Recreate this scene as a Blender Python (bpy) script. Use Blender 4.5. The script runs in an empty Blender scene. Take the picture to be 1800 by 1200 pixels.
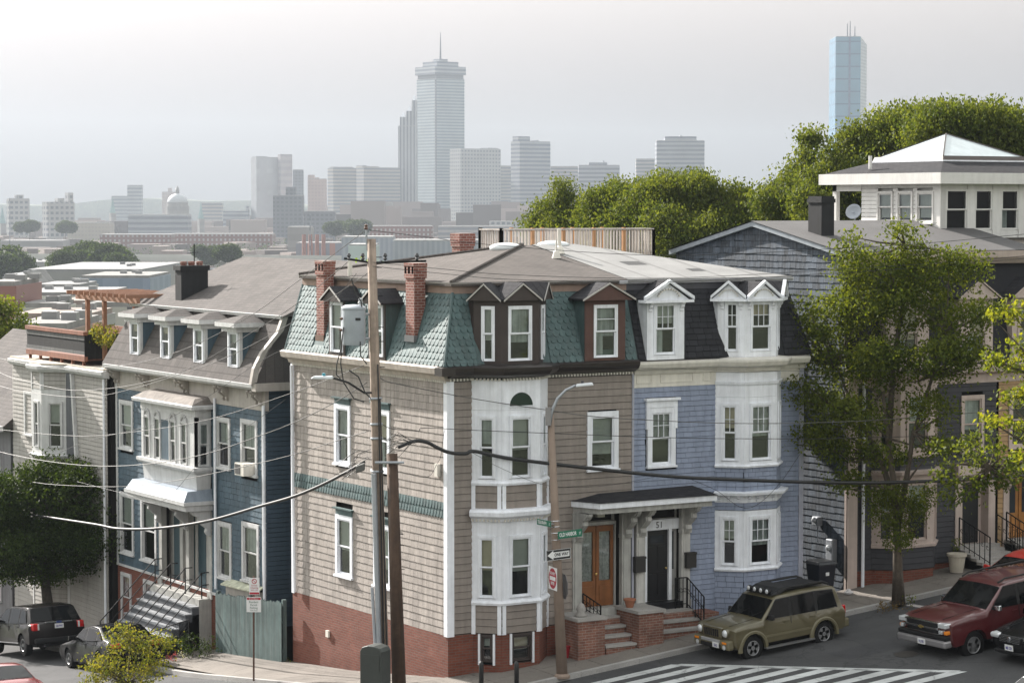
# Corner of two hillside streets with mansard houses, hazy city skyline behind.
# World: X (u) runs along the street front to the right, Y (v) along the side street to the left, Z up; metres.
import bpy, bmesh, math, random
import numpy as np
from mathutils import Vector, Matrix
R = math.radians
random.seed(7); rng = np.random.default_rng(7)
scene = bpy.context.scene
COL = scene.collection

# ---------------------------------------------------------------- camera
CAM = Vector((-33.938, -58.951, 12.8)); YAW = R(31.4); PITCH = math.atan(238/4400); FPX = 4400.0
cd = bpy.data.cameras.new('camera'); cam = bpy.data.objects.new('camera', cd); COL.objects.link(cam)
cd.sensor_width = 36.0; cd.lens = FPX/1800*36; cd.clip_start = 0.5; cd.clip_end = 60000
cam.location = CAM; cam.rotation_euler = (math.pi/2-PITCH, 0, -YAW)
scene.camera = cam

# ---------------------------------------------------------------- sky, sun, exposure
SUN_AZ = math.atan2(-0.175, 0.985); SUN_EL = R(30)      # azimuth measured from +Y towards +X
SUNDIR = Vector((math.sin(SUN_AZ)*math.cos(SUN_EL), math.cos(SUN_AZ)*math.cos(SUN_EL), math.sin(SUN_EL)))
w = bpy.data.worlds.new('World'); scene.world = w; w.use_nodes = True
nt = w.node_tree; nt.nodes.clear()
sky = nt.nodes.new('ShaderNodeTexSky'); sky.sky_type = 'NISHITA'; sky.sun_disc = False
sky.sun_elevation = SUN_EL; sky.sun_rotation = SUN_AZ; sky.air_density = 6.0; sky.dust_density = 6.0; sky.ozone_density = 1.0; sky.altitude = 40
hsv = nt.nodes.new('ShaderNodeMix'); hsv.data_type = 'RGBA'; hsv.inputs[0].default_value = 0.14   # thin high haze greys the sky
grey = nt.nodes.new('ShaderNodeRGBToBW')
gam = nt.nodes.new('ShaderNodeGamma'); gam.inputs[1].default_value = 0.65   # thin cloud evens the sky out
bgn = nt.nodes.new('ShaderNodeBackground'); bgn.inputs[1].default_value = 0.145
out = nt.nodes.new('ShaderNodeOutputWorld')
nt.links.new(sky.outputs[0], grey.inputs[0]); nt.links.new(grey.outputs[0], hsv.inputs[6]); nt.links.new(sky.outputs[0], hsv.inputs[7]); nt.links.new(hsv.outputs[2], gam.inputs[0]); cool = nt.nodes.new('ShaderNodeVectorMath'); cool.operation = 'MULTIPLY'; cool.inputs[1].default_value = (.965, 1.0, 1.03); nt.links.new(gam.outputs[0], cool.inputs[0]); nt.links.new(cool.outputs[0], bgn.inputs[0]); nt.links.new(bgn.outputs[0], out.inputs[0])
sl = bpy.data.lights.new('sun', 'SUN'); sl.energy = 2.6; sl.angle = R(0.6); sl.color = (1.0, 0.94, 0.87)
so = bpy.data.objects.new('sun', sl); COL.objects.link(so); so.location = (-60, 120, 160)
so.rotation_euler = SUNDIR.to_track_quat('Z', 'Y').to_euler()
scene.view_settings.view_transform = 'Standard'; scene.view_settings.look = 'None'
scene.view_settings.exposure = 2.35; scene.view_settings.gamma = 1.0; scene.view_settings.use_curve_mapping = False
cy = scene.cycles
cy.use_denoising = True
try: cy.denoiser = 'OPENIMAGEDENOISE'
except Exception: pass
cy.max_bounces = 6; cy.diffuse_bounces = 3; cy.glossy_bounces = 3; cy.transmission_bounces = 3; cy.transparent_max_bounces = 12
cy.volume_bounces = 0; cy.caustics_reflective = False; cy.caustics_refractive = False

# ---------------------------------------------------------------- measuring: a sight line of the surveyed camera met with a wall, floor or distance
_f = Vector((math.sin(YAW)*math.cos(PITCH), math.cos(YAW)*math.cos(PITCH), -math.sin(PITCH)))
_r = Vector((math.cos(YAW), -math.sin(YAW), 0)); _u = _r.cross(_f)
def at(px, py, u=None, v=None, z=None, depth=None):
    d = _f + _r*((px-900)/FPX) - _u*((py-600)/FPX)
    if u is not None: t = (u-CAM.x)/d.x
    elif v is not None: t = (v-CAM.y)/d.y
    elif z is not None: t = (z-CAM.z)/d.z
    else: t = depth
    return CAM + d*t
def plane_at(px, py, fr):
    d = _f + _r*((px-900)/FPX) - _u*((py-600)/FPX)
    t = (fr.O-CAM).dot(fr.n)/d.dot(fr.n)
    return CAM + d*t

# ---------------------------------------------------------------- materials
MATS = {}
def _new(name):
    m = bpy.data.materials.new(name); m.use_nodes = True
    t = m.node_tree; b = t.nodes['Principled BSDF']; MATS[name] = m
    return m, t, b
def N(t, typ, **kw):
    n = t.nodes.new(typ)
    for k, val in kw.items(): setattr(n, k, val)
    return n
def _pos(t, sc=(1,1,1)):
    g = N(t, 'ShaderNodeNewGeometry'); mp = N(t, 'ShaderNodeVectorMath', operation='MULTIPLY')
    mp.inputs[1].default_value = sc; t.links.new(g.outputs['Position'], mp.inputs[0]); return mp.outputs[0], g
def _noise(t, vec, scale, detail=4, rough=0.6):
    n = N(t, 'ShaderNodeTexNoise'); n.inputs['Scale'].default_value = scale; n.inputs['Detail'].default_value = detail
    n.inputs['Roughness'].default_value = rough; t.links.new(vec, n.inputs['Vector']); return n.outputs['Fac']
def _ramp(t, fac, p0, p1, c0=0.0, c1=1.0):
    r = N(t, 'ShaderNodeMapRange'); r.inputs[1].default_value = p0; r.inputs[2].default_value = p1
    r.inputs[3].default_value = c0; r.inputs[4].default_value = c1; t.links.new(fac, r.inputs[0]); return r.outputs[0]
def _mul(t, a, b_):
    m = N(t, 'ShaderNodeMath', operation='MULTIPLY'); t.links.new(a, m.inputs[0])
    if hasattr(b_, 'links'): t.links.new(b_, m.inputs[1])
    else: m.inputs[1].default_value = b_
    return m.outputs[0]
def _scale(t, col, fac):
    m = N(t, 'ShaderNodeVectorMath', operation='SCALE')
    if hasattr(col, 'links'): t.links.new(col, m.inputs[0])
    else: m.inputs[0].default_value = col[:3]
    t.links.new(fac, m.inputs['Scale']); return m.outputs[0]
def _mix(t, fac, a, b_):
    m = N(t, 'ShaderNodeMix', data_type='RGBA')
    if hasattr(fac, 'links'): t.links.new(fac, m.inputs[0])
    else: m.inputs[0].default_value = fac
    for s, i in ((a, 6), (b_, 7)):
        if hasattr(s, 'links'): t.links.new(s, m.inputs[i])
        else: m.inputs[i].default_value = (*s[:3], 1)
    return m.outputs[2]
def _bump(t, b, h, dist=0.01, strength=0.6):
    n = N(t, 'ShaderNodeBump'); n.inputs['Distance'].default_value = dist; n.inputs['Strength'].default_value = strength
    t.links.new(h, n.inputs['Height']); t.links.new(n.outputs[0], b.inputs['Normal'])
def srgb(r, g, b_):
    return tuple(((c/255)/12.92 if c/255 <= .04045 else ((c/255+.055)/1.055)**2.4) for c in (r, g, b_))
def paint(name, col, rough=0.6, var=0.10, streak=0.12, bump=0.15, piece=0.0, metal=0.0, scale=3.0, dirt=None, spec=0.4):
    """weathered surface: mottled, rain-streaked, optional tone of its own per piece"""
    if name in MATS: return MATS[name]
    m, t, b = _new(name); v, g = _pos(t)
    f = _ramp(t, _noise(t, v, scale, 5), .3, .7, 1-var, 1+var)
    vs, _ = _pos(t, (6, 6, .45)); f = _mul(t, f, _ramp(t, _noise(t, vs, 1.0, 3), .35, .75, 1+streak*.4, 1-streak))
    if piece:
        oi = N(t, 'ShaderNodeObjectInfo'); ad = N(t, 'ShaderNodeMath', operation='ADD'); fr = N(t, 'ShaderNodeMath', operation='FRACT')
        t.links.new(oi.outputs['Random'], ad.inputs[0]); t.links.new(g.outputs['Random Per Island'], ad.inputs[1]); t.links.new(ad.outputs[0], fr.inputs[0])
        f = _mul(t, f, _ramp(t, fr.outputs[0], 0, 1, 1-piece, 1+piece))
    c = _scale(t, col, f)
    if dirt:
        d = _ramp(t, _noise(t, vs, 2.2, 5, .7), .5, .75); c = _mix(t, _mul(t, d, dirt[3]), c, dirt[:3])
    t.links.new(c, b.inputs['Base Color']); b.inputs['Roughness'].default_value = rough; b.inputs['Metallic'].default_value = metal
    b.inputs['Specular IOR Level'].default_value = spec
    if bump: _bump(t, b, _noise(t, v, 60, 3), .004, bump)
    return m
def _wallcoord(t):
    """(along the wall, height) for upright faces of any axis-aligned or skewed wall"""
    g = N(t, 'ShaderNodeNewGeometry'); s = N(t, 'ShaderNodeSeparateXYZ'); t.links.new(g.outputs['Position'], s.inputs[0])
    n = N(t, 'ShaderNodeSeparateXYZ'); t.links.new(g.outputs['True Normal'], n.inputs[0])
    a = N(t, 'ShaderNodeMath', operation='MULTIPLY'); t.links.new(s.outputs[0], a.inputs[0]); t.links.new(n.outputs[1], a.inputs[1])
    c = N(t, 'ShaderNodeMath', operation='MULTIPLY'); t.links.new(s.outputs[1], c.inputs[0]); t.links.new(n.outputs[0], c.inputs[1])
    d = N(t, 'ShaderNodeMath', operation='SUBTRACT'); t.links.new(a.outputs[0], d.inputs[0]); t.links.new(c.outputs[0], d.inputs[1])
    co = N(t, 'ShaderNodeCombineXYZ'); t.links.new(d.outputs[0], co.inputs[0]); t.links.new(s.outputs[2], co.inputs[1])
    return co.outputs[0], g
def bricks(name, c1, c2, mortar, w=0.22, h=0.075, rough=.85, grime=.5, joint=.09):
    if name in MATS: return MATS[name]
    m, t, b = _new(name); v, g = _wallcoord(t)
    br = N(t, 'ShaderNodeTexBrick'); br.inputs['Scale'].default_value = 1.0; br.inputs['Brick Width'].default_value = w; br.inputs['Row Height'].default_value = h
    br.inputs['Mortar Size'].default_value = h*joint; br.inputs['Mortar Smooth'].default_value = .2; br.inputs['Bias'].default_value = -.1
    br.inputs['Color1'].default_value = (*c1, 1); br.inputs['Color2'].default_value = (*c2, 1); br.inputs['Mortar'].default_value = (*mortar, 1)
    t.links.new(v, br.inputs['Vector']); p, _ = _pos(t)
    c = _scale(t, br.outputs['Color'], _ramp(t, _noise(t, p, 1.7, 6, .65), .3, .7, 1-.28*grime*2, 1+.2*grime*2))
    pale = _ramp(t, _noise(t, p, .9, 5, .7), .58, .75); c = _mix(t, _mul(t, pale, .15*grime), c, (.42, .33, .28))
    t.links.new(c, b.inputs['Base Color']); b.inputs['Roughness'].default_value = rough
    inv = N(t, 'ShaderNodeMath', operation='SUBTRACT'); inv.inputs[0].default_value = 1; t.links.new(br.outputs['Fac'], inv.inputs[1])
    _bump(t, b, inv.outputs[0], .010, .5)
    return m
def roofing(name, c1, c2, w=.33, h=.14, rough=.95):
    """asphalt shingles too small to pick apart, laid along the roof's run (world height and run)"""
    if name in MATS: return MATS[name]
    m, t, b = _new(name); g = N(t, 'ShaderNodeNewGeometry'); s = N(t, 'ShaderNodeSeparateXYZ'); t.links.new(g.outputs['Position'], s.inputs[0])
    n = N(t, 'ShaderNodeSeparateXYZ'); t.links.new(g.outputs['True Normal'], n.inputs[0])
    ab = [N(t, 'ShaderNodeMath', operation='ABSOLUTE') for _ in range(2)]
    for i in range(2): t.links.new(n.outputs[i], ab[i].inputs[0])
    gt = N(t, 'ShaderNodeMath', operation='GREATER_THAN'); t.links.new(ab[0].outputs[0], gt.inputs[0]); t.links.new(ab[1].outputs[0], gt.inputs[1])
    def pick(a, c):
        mm = N(t, 'ShaderNodeMix', data_type='FLOAT'); t.links.new(gt.outputs[0], mm.inputs[0]); t.links.new(a, mm.inputs[2]); t.links.new(c, mm.inputs[3]); return mm.outputs[0]
    co = N(t, 'ShaderNodeCombineXYZ'); t.links.new(pick(s.outputs[0], s.outputs[1]), co.inputs[0]); t.links.new(pick(s.outputs[1], s.outputs[0]), co.inputs[1])
    br = N(t, 'ShaderNodeTexBrick'); br.inputs['Scale'].default_value = 1; br.inputs['Brick Width'].default_value = w; br.inputs['Row Height'].default_value = h
    br.inputs['Mortar Size'].default_value = h*.10; br.inputs['Mortar Smooth'].default_value = .6
    br.inputs['Color1'].default_value = (*c1, 1); br.inputs['Color2'].default_value = (*c2, 1); br.inputs['Mortar'].default_value = (*[x*.62 for x in c1], 1)
    t.links.new(co.outputs[0], br.inputs['Vector']); p, _ = _pos(t)
    f = _mul(t, _ramp(t, _noise(t, p, .8, 6, .7), .3, .7, .84, 1.16), _ramp(t, _noise(t, p, 40, 2), .3, .7, .88, 1.12))
    t.links.new(_scale(t, br.outputs['Color'], f), b.inputs['Base Color']); b.inputs['Roughness'].default_value = rough; b.inputs['Specular IOR Level'].default_value = .2
    inv = N(t, 'ShaderNodeMath', operation='SUBTRACT'); inv.inputs[0].default_value = 1; t.links.new(br.outputs['Fac'], inv.inputs[1]); _bump(t, b, inv.outputs[0], .01, .5)
    return m
def rough_ground(name, col, speck=.25, patch=.2, rough=.95, scale=30, crack=0):
    if name in MATS: return MATS[name]
    m, t, b = _new(name); v, g = _pos(t)
    f = _mul(t, _ramp(t, _noise(t, v, scale, 3, .7), .25, .75, 1-speck, 1+speck), _ramp(t, _noise(t, v, .55, 5, .6), .3, .7, 1-patch, 1+patch))
    c = _scale(t, col, f)
    if crack:
        vo = N(t, 'ShaderNodeTexVoronoi', feature='DISTANCE_TO_EDGE'); vo.inputs['Scale'].default_value = .45; nz = N(t, 'ShaderNodeTexNoise'); nz.inputs['Scale'].default_value = 1.5
        t.links.new(v, nz.inputs['Vector']); ad = N(t, 'ShaderNodeVectorMath', operation='ADD'); t.links.new(v, ad.inputs[0]); t.links.new(nz.outputs['Color'], ad.inputs[1]); t.links.new(ad.outputs[0], vo.inputs['Vector'])
        c = _mix(t, _mul(t, _ramp(t, vo.outputs['Distance'], .004, .014, 1, 0), crack), c, tuple(x*.45 for x in col))
    t.links.new(c, b.inputs['Base Color']); b.inputs['Roughness'].default_value = rough; b.inputs['Specular IOR Level'].default_value = .25
    _bump(t, b, _noise(t, v, scale*2, 3, .7), .006, .5)
    return m
def gloss(name, col, rough=.3, metal=0.0, coat=0.0, spec=.5, flake=0):
    if name in MATS: return MATS[name]
    m, t, b = _new(name); v, g = _pos(t)
    t.links.new(_scale(t, col, _ramp(t, _noise(t, v, 2.5, 4), .3, .7, .9, 1.1)), b.inputs['Base Color'])
    b.inputs['Roughness'].default_value = rough; b.inputs['Metallic'].default_value = metal; b.inputs['Coat Weight'].default_value = coat; b.inputs['Coat Roughness'].default_value = .06
    b.inputs['Specular IOR Level'].default_value = spec
    return m
def glass_mat(name, tint=(.75, .8, .8), base=.055, top=.75):
    if name in MATS: return MATS[name]
    m = bpy.data.materials.new(name); m.use_nodes = True; t = m.node_tree; t.nodes.clear(); MATS[name] = m
    tr = N(t, 'ShaderNodeBsdfTransparent'); tr.inputs[0].default_value = (*tint, 1)
    gl = N(t, 'ShaderNodeBsdfGlossy'); gl.inputs['Roughness'].default_value = .03; gl.inputs[0].default_value = (.95, .97, 1, 1)
    fr = N(t, 'ShaderNodeFresnel'); fr.inputs[0].default_value = 1.5
    v, g = _pos(t); bp = N(t, 'ShaderNodeBump'); bp.inputs['Distance'].default_value = .01; bp.inputs['Strength'].default_value = .12
    t.links.new(_noise(t, v, 1.6, 2), bp.inputs['Height']); t.links.new(bp.outputs[0], gl.inputs['Normal'])
    fc = _ramp(t, fr.outputs[0], 0, 1, base, top)
    mx = N(t, 'ShaderNodeMixShader'); o = N(t, 'ShaderNodeOutputMaterial')
    t.links.new(fc, mx.inputs[0]); t.links.new(tr.outputs[0], mx.inputs[1]); t.links.new(gl.outputs[0], mx.inputs[2]); t.links.new(mx.outputs[0], o.inputs[0])
    return m
def leaf_mat(name, c1, c2, trans=.45, scale=.7):
    if name in MATS: return MATS[name]
    m = bpy.data.materials.new(name); m.use_nodes = True; t = m.node_tree; t.nodes.clear(); MATS[name] = m
    v, g = _pos(t); f = _noise(t, v, scale, 3)
    rp = N(t, 'ShaderNodeMath', operation='ADD'); t.links.new(_ramp(t, f, .3, .7, -.35, .35), rp.inputs[0]); t.links.new(g.outputs['Random Per Island'], rp.inputs[1])
    col = _mix(t, _ramp(t, rp.outputs[0], 0, 1), c1, c2)
    df = N(t, 'ShaderNodeBsdfPrincipled'); t.links.new(col, df.inputs['Base Color']); df.inputs['Roughness'].default_value = .65; df.inputs['Specular IOR Level'].default_value = .12
    tl = N(t, 'ShaderNodeBsdfTranslucent'); tc = N(t, 'ShaderNodeVectorMath', operation='MULTIPLY'); tc.inputs[1].default_value = (1.5, 1.35, .5); t.links.new(col, tc.inputs[0]); t.links.new(tc.outputs[0], tl.inputs[0])
    mx = N(t, 'ShaderNodeMixShader'); mx.inputs[0].default_value = trans; o = N(t, 'ShaderNodeOutputMaterial')
    t.links.new(df.outputs[0], mx.inputs[1]); t.links.new(tl.outputs[0], mx.inputs[2]); t.links.new(mx.outputs[0], o.inputs[0])
    return m
def facade_mat(name, wall, win, fh=3.6, bay=3.2, frac=.5, vfrac=.6, rough=.5):
    """far-off facade whose windows are too small to pick apart"""
    if name in MATS: return MATS[name]
    m, t, b = _new(name); v, g = _wallcoord(t); s = N(t, 'ShaderNodeSeparateXYZ'); t.links.new(v, s.inputs[0])
    def stripe(o, period, fr):
        d = N(t, 'ShaderNodeMath', operation='DIVIDE'); d.inputs[1].default_value = period; t.links.new(o, d.inputs[0])
        f = N(t, 'ShaderNodeMath', operation='FRACT'); t.links.new(d.outputs[0], f.inputs[0])
        l = N(t, 'ShaderNodeMath', operation='LESS_THAN'); l.inputs[1].default_value = fr; t.links.new(f.outputs[0], l.inputs[0]); return l.outputs[0]
    k = stripe(s.outputs[1], fh, frac)
    if bay: k = _mul(t, k, stripe(s.outputs[0], bay, vfrac))
    up = N(t, 'ShaderNodeSeparateXYZ'); t.links.new(g.outputs['True Normal'], up.inputs[0])
    k = _mul(t, k, _ramp(t, up.outputs[2], .3, .5, 1, 0))
    p, _ = _pos(t); c = _scale(t, _mix(t, k, wall, win), _ramp(t, _noise(t, p, .05, 3), .3, .7, .9, 1.1))
    t.links.new(c, b.inputs['Base Color']); b.inputs['Roughness'].default_value = rough
    return m

# ---------------------------------------------------------------- building blocks
class Fr:
    """A working plane: a runs to the right as seen from outside, s up the plane, d outwards."""
    def __init__(self, O, ex, up=(0, 0, 1)):
        self.O = Vector(O); self.ex = Vector(ex).normalized(); self.up = Vector(up).normalized(); self.n = self.ex.cross(self.up).normalized()
    def P(self, a, s, d=0.0): return self.O + self.ex*a + self.up*s + self.n*d
    def M(self, a, s, d=0.0):
        p = self.P(a, s, d); return Matrix(((self.ex.x, -self.n.x, self.up.x, p.x), (self.ex.y, -self.n.y, self.up.y, p.y), (self.ex.z, -self.n.z, self.up.z, p.z), (0, 0, 0, 1)))
    def inv(self, p):
        q = Vector(p)-self.O; return q.dot(self.ex), q.dot(self.up), q.dot(self.n)
    def px(self, x, y): return self.inv(plane_at(x, y, self))
    def rect(self, x0, y0, x1, y1):
        """sight-line rectangle -> (a0, a1, s0, s1) on this plane"""
        xm, ym = (x0+x1)/2, (y0+y1)/2
        return self.px(x0, ym)[0], self.px(x1, ym)[0], self.px(xm, y1)[1], self.px(xm, y0)[1]
def between(p, q, z=0): # upright plane through two plan points, p left and q right as seen from outside
    return Fr((p[0], p[1], z), (q[0]-p[0], q[1]-p[1], 0))
BASE = {}
def empty(name, loc, label=None, cat=None, group=None, rz=0):
    o = bpy.data.objects.new(name, None); COL.objects.link(o); o.location = loc; o.rotation_euler = (0, 0, rz); o.empty_display_size = .3
    BASE[o.name] = Vector(loc)
    if label: tag(o, label, cat, group)
    return o
def tag(o, label=None, cat=None, group=None, kind=None):
    if label: o['label'] = label
    if cat: o['category'] = cat
    if group: o['group'] = group
    if kind: o['kind'] = kind
    return o
class MB:
    """collects shapes for ONE mesh object"""
    def __init__(s): s.v = []; s.f = []
    def add(s, vs, fs):
        k = len(s.v); s.v += [tuple(x) for x in vs]; s.f += [tuple(i+k for i in f) for f in fs]; return s
    def hexa(s, p):  # 8 points: bottom ring 0-3, top ring 4-7
        return s.add(p, [(3, 2, 1, 0), (4, 5, 6, 7), (0, 1, 5, 4), (1, 2, 6, 5), (2, 3, 7, 6), (3, 0, 4, 7)])
    def box(s, fr, a0, a1, s0, s1, d0, d1):
        P = fr.P; return s.hexa([P(a0, s0, d1), P(a1, s0, d1), P(a1, s0, d0), P(a0, s0, d0), P(a0, s1, d1), P(a1, s1, d1), P(a1, s1, d0), P(a0, s1, d0)])
    def wbox(s, x0, x1, y0, y1, z0, z1):
        return s.hexa([(x0, y0, z0), (x1, y0, z0), (x1, y1, z0), (x0, y1, z0), (x0, y0, z1), (x1, y0, z1), (x1, y1, z1), (x0, y1, z1)])
    def prism(s, fr, poly, d0, d1):  # outline (a, s) counter-clockwise seen from outside
        n = len(poly); vs = [fr.P(a, b, d1) for a, b in poly]+[fr.P(a, b, d0) for a, b in poly]
        return s.add(vs, [tuple(range(n)), tuple(range(2*n-1, n-1, -1))]+[(i, i+n, (i+1) % n+n, (i+1) % n) for i in range(n)])
    def slab(s, poly, z0, z1):       # plan outline counter-clockwise
        n = len(poly); vs = [(x, y, z0) for x, y in poly]+[(x, y, z1) for x, y in poly]
        return s.add(vs, [tuple(range(n-1, -1, -1)), tuple(range(n, 2*n))]+[(i, (i+1) % n, (i+1) % n+n, i+n) for i in range(n)])
    def loft(s, lo, hi):             # two 3-D rings, counter-clockwise from above
        n = len(lo); return s.add(list(lo)+list(hi), [tuple(range(n-1, -1, -1)), tuple(range(n, 2*n))]+[(i, (i+1) % n, (i+1) % n+n, i+n) for i in range(n)])
    def rings(s, rs, closed=True, caps=True):
        n = len(rs[0]); k = len(s.v); s.v += [tuple(p) for r in rs for p in r]
        for j in range(len(rs)-1):
            for i in range(n if closed else n-1):
                q = (i+1) % n; s.f.append((k+j*n+i, k+j*n+q, k+(j+1)*n+q, k+(j+1)*n+i))
        if caps and closed: s.f.append(tuple(k+i for i in range(n-1, -1, -1))); s.f.append(tuple(k+(len(rs)-1)*n+i for i in range(n)))
        return s
    def tube(s, pts, r, seg=6, caps=True):
        pts = [Vector(p) for p in pts]; rr = r if isinstance(r, (list, tuple)) else [r]*len(pts); rs = []
        x = None
        for i, p in enumerate(pts):
            d = (pts[min(i+1, len(pts)-1)]-pts[max(i-1, 0)])
            d = d.normalized() if d.length > 1e-9 else Vector((0, 0, 1))
            if x is None: x = d.orthogonal().normalized()
            else:
                x = x-d*x.dot(d); x = x.normalized() if x.length > 1e-6 else d.orthogonal().normalized()
            y = d.cross(x); rs.append([p+(x*math.cos(2*math.pi*k/seg)+y*math.sin(2*math.pi*k/seg))*rr[i] for k in range(seg)])
        return s.rings(rs, True, caps)
    def lathe(s, c, prof, seg=16, axis=(0, 0, 1)):   # prof: (radius, height) from the bottom up
        ax = Vector(axis).normalized(); x = ax.orthogonal().normalized(); y = ax.cross(x); c = Vector(c)
        return s.rings([[c+ax*h+(x*math.cos(2*math.pi*k/seg)+y*math.sin(2*math.pi*k/seg))*max(r, 1e-4) for k in range(seg)] for r, h in prof])
    def mesh(s, name, mats, off=None, smooth=False):
        me = bpy.data.meshes.new(name); v = s.v
        if off is not None: v = [(p[0]-off[0], p[1]-off[1], p[2]-off[2]) for p in v]
        me.from_pydata(v, [], s.f); me.update()
        for m in (mats if isinstance(mats, (list, tuple)) else [mats]): me.materials.append(m)
        if smooth: me.polygons.foreach_set('use_smooth', [True]*len(me.polygons))
        return me
    def build(s, name, mat, parent=None, smooth=False, off=None, kind=None):
        """link as one object; world-space shapes are stored relative to the thing's base"""
        root = parent
        while root is not None and root.parent is not None: root = root.parent
        if off is None: off = BASE.get(root.name) if root is not None else None
        if root is None and s.v and off is None:
            a = np.array(s.v); off = Vector(((a[:, 0].min()+a[:, 0].max())/2, (a[:, 1].min()+a[:, 1].max())/2, a[:, 2].min()))
        o = bpy.data.objects.new(name, s.mesh(name, mat, off, smooth)); COL.objects.link(o)
        if parent is not None: o.parent = parent
        else: o.location = off; BASE[o.name] = Vector(off)
        if kind: o['kind'] = kind
        return o
def smooth_angle(o, ang=35):
    me = o.data; me.polygons.foreach_set('use_smooth', [True]*len(me.polygons))
    try: me.set_sharp_from_angle(angle=R(ang))
    except Exception: pass
def bevel(o, wdt=.02, seg=2):
    m = o.modifiers.new('bevel', 'BEVEL'); m.width = wdt; m.segments = seg; m.limit_method = 'ANGLE'; m.angle_limit = R(40); return o
PIECE_MESH = {}
def piece_mesh(kind, w, h, t, mat):
    key = (kind, round(w, 3), round(h, 3), round(t, 3), mat.name)
    if key not in PIECE_MESH: PIECE_MESH[key] = piece_mb(kind, Matrix.Identity(4), w, h, t).mesh(kind, mat)
    return PIECE_MESH[key]
def piece_mb(kind, M, w, h, t, mb=None):
    """overlapping siding or roof piece: thick at its lower edge, x along the course, y inwards, z up; lower edge at z=0"""
    mb = mb or MB(); w2 = w/2
    if kind == 'scallop':
        lo = [(-w2, .45*h), (-w2*.82, .14*h), (-w2*.35, 0), (w2*.35, 0), (w2*.82, .14*h), (w2, .45*h)]
        ring = lo+[(w2, h*1.25), (-w2, h*1.25)]
        th = [t, t, t, t, t, t, t*.15, t*.15]
        f = [M @ Vector((x, -d, z)) for (x, z), d in zip(ring, th)]; b_ = [M @ Vector((x, 0.02, z)) for x, z in ring]; n = 8
        return mb.add(f+b_, [tuple(range(n))]+[(i, i+n, (i+1) % n+n, (i+1) % n) for i in range(n)])
    pts = [(-w2, -t, 0), (w2, -t, 0), (w2, .015, 0), (-w2, .015, 0), (-w2, -t*.15, h), (w2, -t*.15, h), (w2, .015, h), (-w2, .015, h)]
    return mb.hexa([M @ Vector(p) for p in pts])
CAMV = CAM
class Pieces:
    """pieces of one kind on one thing: the 300 that show largest are parts of their own, the rest one part of kind stuff"""
    LIMIT = 300
    def __init__(s, name, parent, mat): s.n = name; s.p = parent; s.m = mat; s.L = []
    def put(s, kind, M, w, h, t): s.L.append((kind, M, w, h, t))
    def flush(s):
        root = s.p
        while root.parent is not None: root = root.parent
        off = BASE[root.name]
        def big(e):
            p = e[1].translation; return (p-CAMV).length / max(.01, math.sqrt(e[2]*e[3]))
        s.L.sort(key=big); T = Matrix.Translation(-off)
        for k, M, w_, h, t in s.L[:s.LIMIT]:
            o = bpy.data.objects.new(s.n, piece_mesh(k, w_, h, t, s.m)); COL.objects.link(o); o.parent = s.p; o.matrix_basis = T @ M
        if len(s.L) > s.LIMIT:
            mb = MB()
            for k, M, w_, h, t in s.L[s.LIMIT:]: piece_mb(k, M, w_, h, t, mb)
            mb.build(s.n, s.m, s.p, kind='stuff')
def cover(fr, pc, a0, a1, s0, s1, course, pw=None, openings=(), kind='board', t=.022, lim=None, jitter=.0, ragged=0.0, gapw=.008):
    """courses of siding on a plane from s0 to s1, left out where there are openings (a0, a1, s0, s1); pw: piece width, None = long boards"""
    n = max(1, round((s1-s0)/course)); ch = (s1-s0)/n
    for i in range(n):
        z0 = s0+i*ch; z1 = z0+ch; A0, A1 = lim((z0+z1)/2) if lim else (a0, a1)
        segs = [(A0, A1)]
        for (b0, b1, t0, t1) in openings:
            if z1-.004 <= t0 or z0+.004 >= t1: continue
            ns = []
            for (x, y) in segs:
                if b1 <= x or b0 >= y: ns.append((x, y)); continue
                if b0 > x: ns.append((x, b0))
                if b1 < y: ns.append((b1, y))
            segs = ns
        for (x, y) in segs:
            L = y-x
            if L < .03: continue
            if pw is None:
                k = max(1, math.ceil(L/3.6)); cuts = [x]+[x+L*(j+random.uniform(-.2, .2))/k for j in range(1, k)]+[y]
                for j in range(len(cuts)-1):
                    c0, c1 = cuts[j], cuts[j+1]; pc.put(kind, fr.M((c0+c1)/2, z0+.012), round(c1-c0-.004, 3), ch-.012, t)  # gap bares the near-black core, standing in for the course's shadow line
            else:
                p = x-(random.random()*pw if kind != 'scallop' else (pw/2 if i % 2 else 0))
                while p < y-.01:
                    ww = pw if not jitter else pw*random.choice((1-jitter, 1, 1, 1+jitter, 1-jitter*.5))
                    c0, c1 = max(p, x), min(p+ww, y); p += ww
                    if c1-c0 < .035: continue
                    full = abs(c1-c0-ww) < 1e-6
                    wd = ww if full else c1-c0
                    gap = .003 if kind == 'scallop' else gapw
                    dz = random.uniform(-ragged, ragged)
                    pc.put(kind, fr.M((c0+c1)/2, z0+dz+(0 if kind == 'scallop' else .010)), round(wd-gap, 3), round(ch+.012 if kind == 'scallop' else ch-.010, 3), t)
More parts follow.
